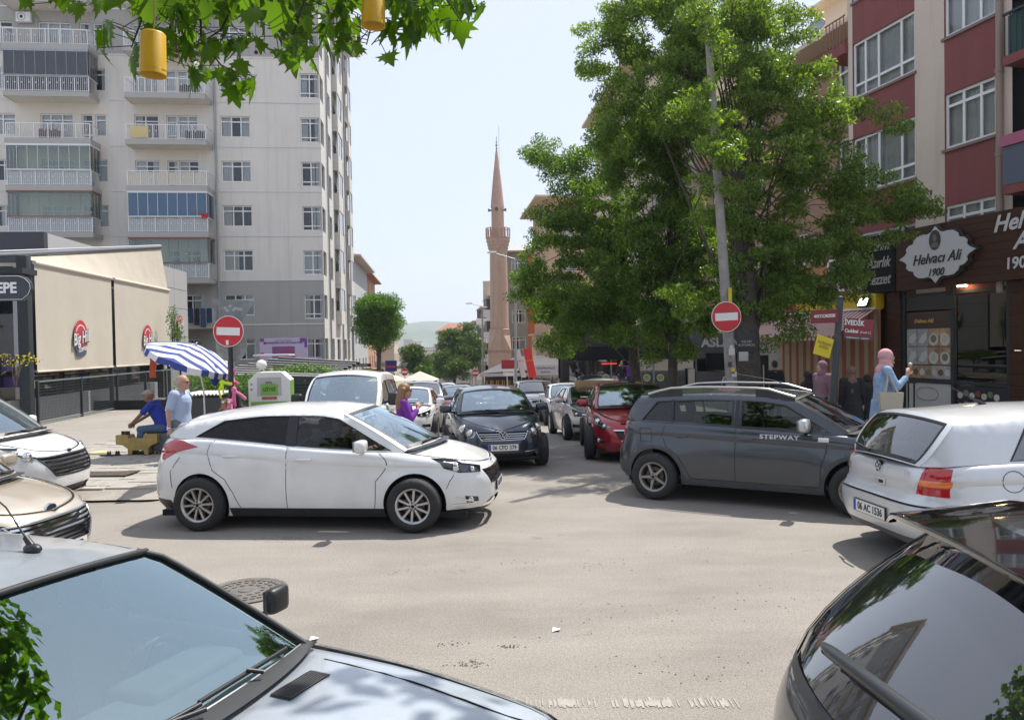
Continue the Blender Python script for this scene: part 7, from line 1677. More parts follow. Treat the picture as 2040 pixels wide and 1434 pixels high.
tree('ash_tree', 'leafy ash tree nearest the minaret with a slim straight trunk', None, trk(1266, 740, 1225, 380, 21.5, .15, .05), A, 80000, .10, 21, lmA, 45, 290, 'ash trees on the right pavement', clump_r=.36)
B_ = blobs([(1330, 470, 19.5, 90, 100), (1290, 330, 19.5, 90, 80), (1350, 600, 19.5, 75, 70), (1400, 520, 19, 70, 90), (1300, 680, 19.5, 50, 38), (1400, 640, 19, 30, 26), (1375, 690, 19, 30, 28), (1350, 230, 19.5, 80, 70), (1385, 745, 18.6, 22, 24)])
tree('ash_tree', 'leafy ash tree with a thin trunk carrying a small arrow board', None, trk(1340, 760, 1335, 430, 19.5, .12, .05), B_, 66000, .10, 31, lmA, 35, 260, 'ash trees on the right pavement', clump_r=.36)
Cc = blobs([(1330, 60, 18, 110, 90), (1420, 40, 17.5, 120, 110), (1510, 70, 17.5, 95, 90), (1440, 200, 17, 150, 110), (1570, 190, 17, 110, 80), (1650, 240, 17, 75, 60), (1720, 250, 17, 80, 40), (1540, 330, 16.8, 140, 90), (1660, 350, 17, 110, 70), (1740, 380, 17.2, 95, 60), (1600, 460, 17, 130, 80), (1720, 470, 17.2, 90, 45), (1500, 500, 17.3, 90, 90), (1560, 590, 17.3, 110, 60), (1640, 560, 17.5, 80, 70), (1300, 180, 18, 95, 90), (1215, 130, 18.3, 60, 70), (1190, 60, 18.5, 35, 55), (1235, 270, 18, 60, 60), (1260, 40, 18, 60, 60), (1820, 425, 17.4, 42, 55), (1415, 330, 15.0, 70, 55), (1455, 400, 15.9, 70, 55), (1395, 190, 14.9, 55, 45), (1410, 110, 14.9, 45, 40), (1430, 260, 15.0, 50, 45), (1370, 590, 17, 60, 45), (1410, 560, 17.4, 70, 40), (1470, 600, 17.4, 60, 36), (1525, 665, 17.3, 60, 28), (1160, 100, 18.6, 14, 14), (1175, 150, 18.6, 16, 12), (1200, 215, 18.4, 22, 16), (1150, 130, 18.6, 9, 10), (1860, 400, 17.4, 18, 24), (1790, 230, 17.4, 16, 12), (1600, 640, 17.3, 40, 20), (1430, 330, 14.9, 45, 35), (1405, 30, 14.9, 35, 30), (1640, 120, 17, 30, 25)])
tree('ash_tree', 'largest ash tree with the thickest trunk rising behind the leaning concrete pole', None, trk(1492, 740, 1470, 250, 17.2, .25, .09), Cc, 175000, .095, 41, lmC, 80, 640, 'ash trees on the right pavement', clump_r=.31)
# street trees further off
lmD = leaf_mat('bright street leaves', (.04, .11, .015), (.12, .22, .035), .45); lmE = leaf_mat('far leaves', (.035, .08, .018), (.09, .15, .035), .4)
tree('street_tree', 'round headed bright green tree beside the tall grey block', None, trk(755, 730, 752, 640, 46, .13, .08, -2.0), blobs([(752, 615, 46, 36, 30), (738, 650, 46, 26, 24), (775, 650, 46, 24, 26), (755, 680, 46, 26, 16)]), 26000, .16, 51, lmD, 30, 150, None, clump_r=.55)
tree('street_tree', 'mid green tree down the street left of the far road end', None, trk(825, 760, 825, 725, 80, .15, .1, -4), blobs([(822, 705, 80, 16, 18), (838, 725, 80, 18, 20), (815, 730, 80, 14, 14), (845, 745, 78, 12, 12)]), 12000, .26, 61, lmE, 20, 110, None, clump_r=.7)
tree('street_tree', 'broad tree far down the street in front of the pink roofed house', None, trk(905, 765, 905, 720, 88, .2, .15, -5), blobs([(900, 685, 90, 30, 30), (925, 665, 90, 22, 18), (935, 700, 88, 26, 34), (885, 720, 88, 24, 24), (912, 735, 86, 34, 20)]), 24000, .26, 71, lmE, 20, 170, None, clump_r=.8)
tree('street_tree', 'small far tree at the bottom of the street', None, trk(868, 762, 868, 735, 120, .2, .15, -7), blobs([(866, 722, 125, 14, 16), (878, 742, 120, 14, 12), (858, 738, 120, 10, 14)]), 8000, .35, 81, lmE, 10, 70, None, clump_r=1.0)
# plane tree overhead: hanging sprays with big lobed leaves, most of its crown is above and behind the camera
LV = [(0, -.02), (.05, .10), (.22, .02), (.20, .16), (.50, .16), (.36, .28), (.56, .46), (.30, .42), (.26, .56), (.34, .72), (.16, .66), (.10, .80), (.0, 1.04)]
LVf = LV+[(-x, y) for x, y in LV[-2:0:-1]]
def leaf_mesh(k):
    rr = random.Random(k); j = [(x*(1+rr.uniform(-.12, .12)), y*(1+rr.uniform(-.06, .06))) for x, y in LVf]; bend = rr.uniform(.10, .45); tw = rr.uniform(-.25, .25)
    r = delaunay_2d_cdt([Vector(p) for p in j]+[Vector((0, y)) for y in (.15, .35, .55, .75)]+[Vector((s*.16, y)) for s in (-1, 1) for y in (.25, .45)], [(i, (i+1) % len(j)) for i in range(len(j))], [], 1, 1e-5)
    vs = [(v.x, v.y, -bend*v.y*v.y-.25*abs(v.x)**1.3+tw*v.x*v.y) for v in r[0]]; me = bpy.data.meshes.new('leaf')
    fs = [tuple(f) for f in r[2] if inpoly(sum(r[0][i].x for i in f)/3, sum(r[0][i].y for i in f)/3, j)]
    me.from_pydata(vs, [], fs); me.materials.append(MATS['plane leaf']); me.polygons.foreach_set('use_smooth', [True]*len(fs)); me.update(); return me
leaf_mat('plane leaf', (.04, .095, .012), (.10, .19, .02), .57, (2.6, 2.5, .4))
lvs = [leaf_mesh(k) for k in range(6)]
ptree = thing('plane_tree', 'overhanging plane tree branch with big jagged leaves across the top left', 'tree')
rr = random.Random(77); br = MB(); nl = 0
def spray(path, n, s=.15, side=.10):
    """leaves along a drooping twig given as points"""
    global nl
    br.tube(path, [.006-.004*i/(len(path)-1) for i in range(len(path))], 5)
    for k in range(n):
        t = (k+.5)/n*(len(path)-1); i = min(int(t), len(path)-2); p = path[i].lerp(path[i+1], t-i); a = rr.uniform(0, 2*math.pi)
        off = Vector((math.cos(a)*side, math.sin(a)*side, rr.uniform(-.03, .05))); q = p+off; br.tube([p, q], .0018, 3, cap=False)
        o = link('leaf', lvs[rr.randrange(6)], ptree); o.location = q; sz = s*rr.uniform(.65, 1.15)
        o.rotation_euler = Euler((R(rr.uniform(-115, -50)), R(rr.uniform(-25, 25)), a+R(-90)+rr.uniform(-.5, .5)), 'XYZ'); o.scale = (sz,)*3; nl += 1
def px_path(L, Y): return [pt(x, y, Y+k*.02) for k, (x, y) in enumerate(L)]
for L_, Y, n, s in (([(60, -60), (120, -20), (100, 8)], 3.0, 8, .12), ([(150, -60), (140, -30), (160, 0)], 3.1, 5, .12),
    ([(330, -60), (300, -10), (275, 60), (262, 95)], 2.6, 12, .13), ([(360, -60), (350, 10), (330, 90), (320, 120)], 2.7, 14, .13), ([(420, -60), (400, 20), (400, 80), (440, 130), (480, 150)], 2.7, 18, .12), ([(480, -60), (470, 0), (440, 60), (380, 100)], 2.8, 14, .13),
    ([(520, -60), (530, -10), (545, 60), (560, 85)], 2.6, 14, .13), ([(600, -60), (610, -10), (590, 50), (575, 95)], 2.5, 14, .13), ([(660, -60), (665, -20), (650, 40), (610, 70)], 2.7, 12, .13),
    ([(720, -60), (740, -10), (740, 50), (730, 90)], 2.6, 12, .13), ([(800, -60), (800, -20), (790, 30), (740, 90)], 2.7, 12, .12), ([(860, -60), (870, -30), (890, 0), (920, 45)], 2.5, 12, .12), ([(820, -60), (850, -25), (840, 20), (850, 55)], 2.6, 9, .12), ([(560, -70), (640, -40), (720, -30), (800, -35), (900, -30)], 2.8, 26, .13), ([(260, -60), (340, -30), (440, -30), (540, -30)], 2.9, 26, .13), ([(300, -50), (420, -5), (540, 10), (650, -5)], 2.75, 22, .13)):
    spray(px_path(L_, Y), int(n*1.5), s*.78)
br.tube(px_path([(200, -120), (330, -80), (470, -70), (640, -60), (900, -70)], 2.8), [.03, .028, .024, .02, .014], 8)
br.obj('twigs', bark, ptree)
for px, py in ((285, 130), (350, 90), (352, 102), (392, 108), (496, 70), (510, 105), (351, 112)):
    p = pt(px, py, 2.62); MB().ell(tuple(p), (.0068, .0068, .0068), 8, 6).obj('seed_ball', mat('seed ball', (.10, .06, .03), .9), ptree); MB().cyl(tuple(p), tuple(p+Vector((0, 0, .12))), .0008, None, 4).obj('seed_stalk', bark, ptree)
# rest of the crown, out of the frame above and behind
cens = [(-2.9, 4.4, 5.9, 1.3, 1.1, .6), (-3.9, 3.0, 5.4, 1.3, 1.2, .7), (-1.7, 5.2, 6.4, .7, .6, .4), (-2.2, 4.1, 5.7, .9, .8, .5), (-2.5, 3.4, 5.4, 1.0, .8, .5), (-1.5, 4.4, 5.8, .7, .6, .4), (-1.8, 3.6, 5.2, .7, .6, .35), (-1.0, 4.2, 5.6, .45, .45, .3), (1.5, 4.8, 6.0, .7, .4, .15), (-2.6, .2, 5.4, 1.7, 1.6, .9), (-1.2, -1.4, 5.6, 1.8, 1.5, 1.0), (.9, -1.6, 5.4, 1.6, 1.5, .9), (2.4, -.6, 5.2, 1.5, 1.3, .8), (-3.8, -1.2, 5.2, 1.5, 1.5, .9), (-1.0, 1.0, 5.2, 1.2, .7, .5), (3.2, .8, 5.0, .9, .8, .5)]
rg = np.random.RandomState(3); V = []
base = np.array([(x, y) for x, y in LVf]); Vq = leaf_cloud(15500, .19, cens, 91, up=.3, aspect=1.25); o = quads_obj('crown', Vq, MATS['plane leaf'], ptree, 'stuff')
b = MB(); b.tube([(-.4, -4.6, 0), (-.4, -4.5, 1.5), (-.5, -4.2, 3.4), (-.6, -3.4, 4.6), (-.8, -2.0, 5.4)], [.34, .27, .24, .17, .1], 12)
for c_ in cens: b.tube([(-.5, -4.1, 3.6), (c_[0]*.4, -2.8+c_[1]*.3, 4.8), (c_[0], c_[1], c_[2])], [.12, .07, .02], 7)
b.obj('trunk', bark, ptree)
# yellow plastic cups hung in the leaves
ym = mat('yellow plastic', (.62, .36, .015), .38, noise=.08, nscale=10)
for (px, py, Y, h_, lab) in ((305, 108, 2.35, .125, 'dusty yellow plastic cup hanging upside down at the left of the plane leaves'), (744, 12, 2.5, .125, 'second yellow plastic cup cut off by the top edge of the picture')):
    t = thing('yellow_cup', lab, 'cup', pt(px, py, Y)); t.rotation_euler = (0, R(2), 0)
    MB().lathe([(.0, h_*.5), (.033, h_*.5), (.036, h_*.47), (.0385, -h_*.5), (.0395, -h_*.52), (.037, -h_*.51), (.034, h_*.45), (0, h_*.47)], 28).obj('cup', ym, t); MB().lathe([(.0375, -h_*.40), (.0392, -h_*.395), (.0382, -h_*.385)], 28).obj('rim', ym, t)
    MB().tube([(0, 0, h_*.5), (.003, 0, h_*.9), (.001, 0, h_*1.7)], .0022, 5).obj('string', mat('string', (.25, .2, .1), .9), t)
# ------------------------------------------------------------ cars
Pw = paint('white car paint', (.74, .74, .735), rough=.3); Pg = paint('slate grey car paint', (.046, .053, .065), .55, .3, .1); Ps = paint('silver car paint', (.50, .52, .54), .55, .32); Pn = paint('navy car paint', (.022, .032, .055), .5, .3, .15)
Pgold = paint('champagne car paint', (.50, .43, .34), .45, .3); Pr = paint('red car paint', (.32, .012, .022), .35, .3); Psb = paint('bluish silver car paint', (.40, .44, .49), .35, .38, .10); Pd = paint('graphite car paint', (.055, .060, .066), .5, .3, .1); Pblue = paint('dark blue car paint', (.03, .06, .12), .5, .3); Pmar = paint('maroon car paint', (.16, .015, .02), .4, .3)
def yaw_to(dx, dy): return math.atan2(dy, dx)
def car(name, lab, cat, shape, pos, yaw, body, group=None, scale=1.0, **kw):
    t = thing(name, lab, cat, pos, yaw, group, scale); shape.build(t, body, **kw); return t
def badge(root, c, z, front=True, r=.045, w_=None, m=None, q=None, name='badge', txt=None):
    Q = q if q is not None else (c.Qf if front else c.Qr); p = c.S(Q, z, .006); s = 1 if front else -1
    M = Matrix.Translation(Vector((p.x+.002*s, 0, z))) @ Matrix.Rotation(R(90*s), 4, 'Z') @ Matrix.Rotation(R(90), 4, 'X') @ Matrix.Diagonal(((w_ or 1), 1, 1, 1))
    b = MB(); b.cyl((0, 0, -.02), (0, 0, .008), r, r*.97, 28); o = b.obj(name, m or chrome, root, M=M)
    MB().cyl((0, 0, .008), (0, 0, .010), r*.82, None, 24).obj('badge_field', kwdark, o)
    if txt == 'VW':
        t = MB()
        for (x0, z0, x1, z1) in ((-.42, .62, -.0, .05), (.42, .62, .0, .05), (-.62, .25, -.32, -.55), (-.32, -.55, 0, -.05), (0, -.05, .32, -.55), (.32, -.55, .62, .25)): t.cyl((x0*r*1.1, z0*r*1.1, .012), (x1*r*1.1, z1*r*1.1, .012), r*.085, None, 5)
        t.obj('letters', chrome, o)
    elif txt: text(txt, r*1.1, chrome, o, (0, 0, .012), (0, 0, 0), ext=.001, shear=.2)
    return o
kwdark = mat('badge dark', (.02, .025, .04), .3)
# 1 white hatchback in the middle
c = make_focus(); fr_ = gp(838, 1056); re_ = gp(400, 1052); yaw = yaw_to(fr_.x-re_.x, fr_.y-re_.y); s = (fr_-re_).length/2.65
hd = Vector((math.cos(yaw), math.sin(yaw), 0)); lf = Vector((-hd.y, hd.x, 0)); mid = (fr_+re_)/2+lf*.80-hd*((c.axf+c.axr)/2)
c.k['open'] = {}
wf = car('white_hatchback', 'white five door hatchback driving across the junction with its driver visible', 'car', c, (mid.x, mid.y, 0), yaw, Pw, interior=True, spokes=10, plates=[('06 EZT 98', True, .45, 2.19)], rim_m=alloy, side_glass=None, scale=1.0)
smoke = glass_mat('smoked side glass', (.10, .10, .10), 1.5, boost=.8)
for ch in wf.children:
    if ch.name.startswith('side_window'):
        xs = [v.co.x for v in ch.data.vertices]; ys_ = sum(v.co.y for v in ch.data.vertices)
        if min(xs) < -.4: ch.data.materials[0] = smoke
        elif ys_ < 0: ch.data.materials[0] = glass_mat('wound down glass', (.95, .96, .96), 1.05) if False else MATS['lamp lens']
bars(c, 6, .42, .50, .69, .012, chrome, wf, ytop=.53); badge(wf, c, .735, r=.03, w_=1.9, txt=None)
b = MB()
P = []
for i in range(5):
    t = i/4; row = []
    for j in range(13):
        v = 1-j/6; x = -1.60-.24*t+.04*v*v; row.append(Vector((x, v*(.60-.02*t), c.zr(-1.6)+c.cr*(1-v*v)-.005-.075*t+.025*math.sin(math.pi*t)))); 
    P.append(row)
b.grid(P, 0, True, flip=True); b.grid([[p+Vector((0, 0, -.035)) for p in r_] for r_ in P], 0, True); b.grid([P[-1], [p+Vector((.01, 0, -.035)) for p in P[-1]]], 0, True, True); b.obj('spoiler', Pw, wf)
for s_ in (1, -1): c.ribbon([c.fr(.76, .385), c.fr(.60, .30), c.fr(.76, .30)], .014, .008, s_).obj('fog_trim', chrome, wf)
# 2 slate crossover hatchback
c = make_sandero(); re_ = gp(1316, 992); fr_ = gp(1702, 1027); yaw = yaw_to(fr_.x-re_.x, fr_.y-re_.y); hd = Vector((math.cos(yaw), math.sin(yaw), 0)); lf = Vector((-hd.y, hd.x, 0)); mid = (fr_+re_)/2+lf*.76-hd*((c.axf+c.axr)/2)
ws = car('grey_crossover', 'slate grey raised hatchback with roof rails lettered STEPWAY on its door', 'car', c, (mid.x, mid.y, 0), yaw, Pg, interior=True, spokes=5, mirror_m=mat('silver mirror cap', (.55, .55, .55), .3, .7), rim_m=mat('dusty alloy', (.33, .31, .29), .5, .6), side_glass=glass_mat('green tinted side glass', (.42, .48, .44), 1.5, boost=1.3), scale=1.0)
for s_ in (1, -1):
    pth = [Vector((-1.52+2.0*t/12, s_*(c.G(-.4, 1.44)-.015), c.zr(-1.5+2.0*t/12)+.02+.065*min(1, math.sin(math.pi*t/12)*2.2))) for t in range(13)]
    b = MB(); b.tube(pth, [.02]+[.017]*11+[.02], 6); b.obj('roof_rail', mat('silver rail', (.45, .45, .45), .35, .7), ws)
    b = MB()
    for t0 in (0, 9):
        P = [[pth[t0+k], Vector((pth[t0+k].x, pth[t0+k].y, c.zr(max(-1.6, min(.42, pth[t0+k].x)))-.03))] for k in range(4)]; b.grid(P)
    b.obj('rail_foot', black, ws)
q_, z_ = c.side(.32, .945); p = c.S(q_, z_, .004, -1); tx = text('STEPWAY', .075, silver_l, ws, p, (R(90), 0, R(0)), ext=.002, bold=.002, xs=1.35, sp=1.15)
p = c.S(*c.side(.86, .93), .01, -1); MB().rbox(p.x-.07, p.x+.06, p.y-.012, p.y+.01, p.z-.025, p.z+.028, .02).obj('side_repeater', whitelamp, ws)
b = MB(); b.tube([(-.05+.42, 0, 1.54), (.05+.0, 0, 1.64), (-.75, 0, 1.78)], [.006, .004, .002], 5); b.ell((.37, 0, 1.535), (.05, .02, .02), 8, 6); b.obj('aerial', black, ws)
# 3 silver hatchback seen from behind
c = make_golf(); wg = car('silver_hatchback', 'silver hatchback from behind with red and orange tail light and plate 06 AC 1536', 'car', c, (3.62+2.05, 7.85, 0), R(6), Ps, interior=True, spokes='cover', plates=[('06 AC 1536', False, .455, -2.105)], rear_m=None) if False else None
wg = thing('silver_hatchback', 'silver hatchback from behind with orange banded tail lights and plate 06 AC 1536', 'car', (5.80, 7.95, 0), R(6), scale=1.06); c.build(wg, paint('light silver car paint', (.62, .63, .64), .3, .34), interior=True, spokes='cover', plates=[('06 AC 1536', False, .455, -2.11)], screen=glass_mat('greenish glass', (.50, .58, .54), 1.6, boost=1.4, base=.15))
o = badge(wg, c, .86, False, .058, txt='VW')
for s_ in (1, -1):
    c.ribbon([c.side(-1.80, .80), c.re(.57, .80)], .05, .006, s_).obj('amber_band', orangelamp, wg)
b = MB(); pA = c.screen_pt(.02, .15, False, .03); pB = c.screen_pt(.12, .75, False, .025); b.tube([pA, pA*.5+pB*.5+Vector((-.02, 0, .01)), pB], [.016, .011, .007], 6); b.tube([pA*.3+pB*.7, pB+Vector((0, .02, .0))], .012, 5); b.obj('rear_wiper', black, wg)
p = c.S(c.Qr, .72, .004); MB().rbox(p.x-.01, p.x+.005, -.13, .03, .70, .76, .006).obj('lock_plate', MATS['light silver car paint'], wg); MB().box(p.x-.013, p.x-.009, -.11, -.04, .715, .745).obj('lock_badge', black, wg)
text('1.6', .06, chrome, wg, c.S(*c.re(.42, .86), .006, -1), (R(90), 0, R(-90)), ext=.001); text('GOLF', .05, chrome, wg, c.S(*c.re(.5, .90), .006, 1), (R(90), 0, R(-90)), ext=.001)
b = MB(); b.tube([(-.95, 0, 1.42), (-1.08, 0, 1.50), (-1.28, 0, 1.60)], [.018, .005, .003], 6); b.cyl((-.93, 0, 1.41), (-1.0, 0, 1.46), .03, .014); b.obj('aerial', black, wg)
# 4 navy hatchback facing the camera
down = R(-90)+math.atan(.1013)
def facing(px_mid, py_bottom, Y=None, dx=0):
    p = gp(px_mid, py_bottom) if Y is None else None
    return p
def put(px, Y, off_len): # front at depth Y, centre px
    X = (px-1020)/1530*Y; u = Vector((-.1013, 1, 0)).normalized(); p = Vector((X, Y, 0))+u*off_len; return (p.x, p.y, gz(p.x, p.y))
def tiltx(t, yaw):
    L_ = 2.6; x, y, z = t.location; dx, dy = math.cos(yaw), math.sin(yaw); pitch = math.atan2(gz(0, y+dy*1.3)-gz(0, y-dy*1.3), 2.6); t.rotation_euler = (0, -pitch, yaw); t.location.z = (gz(0, y+dy*1.3)+gz(0, y-dy*1.3))/2
c = make_polo(); yw = down+R(2); po_ = put(992, 13.1, 1.96); wp_ = thing('navy_hatchback', 'navy blue hatchback facing the camera with plate 06 CPD 379', 'car', po_, yw); c.build(wp_, Pn, interior=True, spokes=7, plates=[('06 CPD 379', True, .43, 1.975)]); tiltx(wp_, yw)
bars(c, 3, .36, .57, .68, .008, chrome, wp_, ytop=.42, off=-.01); badge(wp_, c, .635, True, .075, txt='VW')
# 5, 6 at the left: white van-like car and champagne saloon
c = make_courier(); wc_ = thing('white_mpv', 'white family van at the left edge with a black slatted grille', 'car', (-6.15-2.06, 10.75, 0), R(0)); c.build(wc_, Pw, interior=True, spokes=7); bars(c, 4, .40, .55, .77, .022, mat('gloss black bar', (.05, .05, .055), .2, coat=1.0), wc_, ytop=.55); badge(wc_, c, .815, r=.035, w_=1.9)
c = make_gold(); wgd = thing('champagne_saloon', 'champagne coloured saloon at the left edge with a chrome barred grille', 'car', (-4.22-2.17, 7.35, 0), R(-4)); c.build(wgd, Pgold, interior=True, spokes=7, plates=[('34 KLM 72', True, .36, 2.20)]); bars(c, 6, .42, .41, .66, .020, chrome, wgd, ytop=.55); badge(wgd, c, .735, r=.04, w_=1.9)
# 7 silver saloon in the foreground
c = make_boxy(); yaw = R(-21.5); hd = Vector((math.cos(yaw), math.sin(yaw), 0)); lf = Vector((-hd.y, hd.x, 0)); fp = Vector((-.90, 3.24, 0)); o_ = fp-hd*.88-lf*.72
wb_ = thing('silver_saloon', 'bluish silver boxy saloon in the left foreground with vented bonnet', 'car', (o_.x, o_.y, 0), yaw); c.build(wb_, Psb, interior=True, spokes='cover', mirror_m=black, screen=glass_mat('blue green windscreen', (.66, .80, .80), 1.65, boost=1.5, base=.25, gcol=(.76, .95, 1.0)), cowl=False)
tmat = mat('matt black trim', (.03, .031, .034), .6, noise=.2)
A = []
for v in [-1+.1*i for i in range(21)]: p = c.screen_pt(0, v, True); A.append([p+Vector((.075-.05*abs(v)**3, 0, .004)), p+Vector((.04, 0, .010)), p+Vector((-.015, 0, .012))])
MB().grid(A, 0, True).obj('cowl_panel', tmat, wb_)
def strip_on(fn, n, w0, off, m, nm, root):
    b = MB(); pts = [fn(i/n) for i in range(n+1)]; b.tube(pts, w0, 6); return b.obj(nm, m, root)
for v_ in (.955, -.955): strip_on(lambda t: c.screen_pt(t, v_, True, .004), 10, .011, 0, tmat, 'screen_trim', wb_)
strip_on(lambda t: c.screen_pt(.975, -.955+1.91*t, True, .004), 14, .013, 0, tmat, 'screen_trim', wb_)
for s_ in (1, -1):
    b = MB(); P = []
    for i in range(9):
        t = i/8; x = .80-.9*1*t*0+(.95-1.0*0)*0; 
    vx = 1.02; b.add([(vx, s_*.36, 0), (vx+.13, s_*.36, 0), (vx+.16, s_*.62, 0), (vx+.03, s_*.62, 0)], [(0, 1, 2, 3)])
# hood vents, shut lines over the bonnet surface
def hood_pt(x, y, off=.004):
    best = None; H_ = c.hood
    for i in range(len(H_)-1):
        for j in range(len(H_[0])-1):
            a, b_, d_, e_ = H_[i][j], H_[i+1][j], H_[i+1][j+1], H_[i][j+1]
            quad = [(a.x, a.y), (b_.x, b_.y), (d_.x, d_.y), (e_.x, e_.y)]
            if inpoly(x, y, quad):
                ws_ = [1/(1e-4+math.hypot(q[0]-x, q[1]-y)) for q in quad]; zs = [a.z, b_.z, d_.z, e_.z]; return Vector((x, y, sum(w_*z for w_, z in zip(ws_, zs))/sum(ws_)+off))
    k_ = min((abs(p.x-x)+abs(p.y-y), p.z) for r_ in H_ for p in r_); return Vector((x, y, k_[1]+off))
for s_ in (1, -1):
    cx_, cy_ = 1.10, .40*s_; g = [[hood_pt(cx_+.045*(-1+2*i/4)+.09*(j/8-.5)*0, cy_+.125*(-1+2*j/8), .004) for j in range(9)] for i in range(5)]
    MB().grid(g, 0, True).obj('bonnet_vent', black, wb_)
    for i in range(9): MB().tube([hood_pt(cx_-.042+.0105*i, cy_-.12+.24*k/6, .007) for k in range(7)], .0026, 4).obj('vent_slat', mat('vent plastic', (.07, .07, .075), .5), wb_)
MB().cyl(tuple(hood_pt(.97, .20, 0)), tuple(hood_pt(.97, .20, .014)), .009).obj('washer_jet', black, wb_)
for s_ in (1, -1): MB().tube([hood_pt(1.02+.95*k/16, s_*(.66-.06*k/16), .001) for k in range(17)], .0035, 4).obj('bonnet_gap', dark, wb_)
p = c.roofP[14][7]; b = MB(); b.ell((p.x-.02, .22, p.z+.005), (.045, .028, .022), 12, 8); b.cyl((p.x-.02, .22, p.z+.01), (p.x-.06, .22, p.z+.05), .016, .012); b.tube([(p.x-.06, .22, p.z+.05), (p.x-.2, .24, p.z+.16), (p.x-.75, .27, p.z+.42)], [.005, .0035, .002], 6); b.obj('aerial', black, wb_)
MB().rbox(-.28, .0, -.2, .12, 0, .012, .004, 0, Matrix.Translation(Vector((.78, .15, .88)))).obj('papers_on_dash', mat('cardboard', (.36, .22, .12), .8), wb_)
# 8 dark hatchback in the right foreground
c = make_dhatch(); wd = thing('dark_hatchback', 'graphite hatchback tail in the right foreground with gloss black spoiler and wiper', 'car', (.93+2.06, 2.26, 0), R(-4)); c.build(wd, Pd, interior=False, screen=mat('glossy privacy glass', (.012, .013, .015), .015, coat=1.0, ior=1.85, spec=.8), spokes=5)
gb = mat('gloss black spoiler', (.006, .006, .007), .06, coat=1.0, ior=1.6); P = []
for i in range(9):
    t = i/8; row = []
    for j in range(21):
        v = 1-j/10; x = c.cab[-2][0]+.16-.46*t-.02*v*v+(.10 if abs(v) < 2 else 0)*0; edge = abs(v)**8; row.append(Vector((x+.10*abs(v)**3*t, v*(.69+.015*t), c.zr(-1.32)+c.cr*(1-v*v)+.018-.05*t-.03*t*t*0-edge*.03)))
    P.append(row)
b = MB(); b.grid(P, 0, True, flip=True)
lip = [Vector((p.x-.008, p.y, p.z-.02)) for p in P[-1]]; und = [Vector((p.x+.20, p.y*.97, p.z-.045)) for p in P[-1]]; b.grid([P[-1], lip, und], 0, True, True)
for s_, j in ((1, 0), (-1, 20)): b.grid([[r_[j] for r_ in P], [r_[j]+Vector((.0, 0, -.03)) for r_ in P]], 0, True, s_ < 0)
b.obj('spoiler', gb, wd)
pA = c.screen_pt(.26, -1.05, False, .05); pB = c.screen_pt(.20, .20, False, .035); mid = pA*.45+pB*.55+Vector((-.025, 0, .015)); b = MB(); b.tube([pA, pA*.8+pB*.2+Vector((-.02, 0, .01)), mid, pA*.1+pB*.9+Vector((-.015, 0, .008)), pB], [.030, .026, .023, .022, .014], 12); b.obj('rear_wiper', mat('wiper plastic', (.035, .04, .045), .35), wd)
b = MB(); b.tube([pB+Vector((0, 0, -.015)), pA*.6+pB*.4+Vector((.0, 0, -.02))], .012, 8); b.obj('wiper_blade', rubber, wd)
c.ribbon([c.re(.70, .95), c.re(.72, .82), c.re(.70, .70)], .02, .004, 1).obj('chrome_trim', chrome, wd)
# 9 white van behind the woman
c = make_van(); yw = down+R(-4); wv = thing('white_van', 'white panel van facing the camera behind the woman in purple', 'van', put(676, 14.3, 2.1), yw); c.build(wv, Pw, interior=True, spokes=7, mirror_m=black); tiltx(wv, yw)
# 10 silver saloon and 11 red hatchback on the right
c = make_civic(); yw = down+R(-1); wc2 = thing('silver_sedan', 'silver saloon with rounded cabin parked behind the red hatchback', 'car', put(1212, 18.5, 2.25), yw); c.build(wc2, Ps, interior=True, spokes=7, side_glass=dglass); tiltx(wc2, yw); civ = c
c = make_i30(); yw = down+R(-9); wr_ = thing('red_hatchback', 'red hatchback with dark roof facing the camera beside the grey crossover', 'car', put(1308, 13.9, 2.12), yw); c.k['roof_m'] = dglass; c.build(wr_, Pr, interior=True, spokes=5, side_glass=dglass); tiltx(wr_, yw); badge(wr_, c, .66, r=.04, w_=1.5)
c.ribbon([c.fr(.45, .60), (c.Qf, .60)], .02, .008, 1).obj('grille_chrome', chrome, wr_); c.ribbon([c.fr(.45, .60), (c.Qf, .60)], .02, .008, -1).obj('grille_chrome', chrome, wr_)
# 12 suv
c = make_crv(); yw = down; wu = thing('white_suv', 'white off-roader facing the camera behind the navy hatchback', 'car', put(1076, 30, 2.25), yw); c.build(wu, Pw, interior=False, spokes=7); tiltx(wu, yw); bars(c, 3, .42, .71, .87, .03, chrome, wu, ytop=.44); badge(wu, c, .79, r=.06)
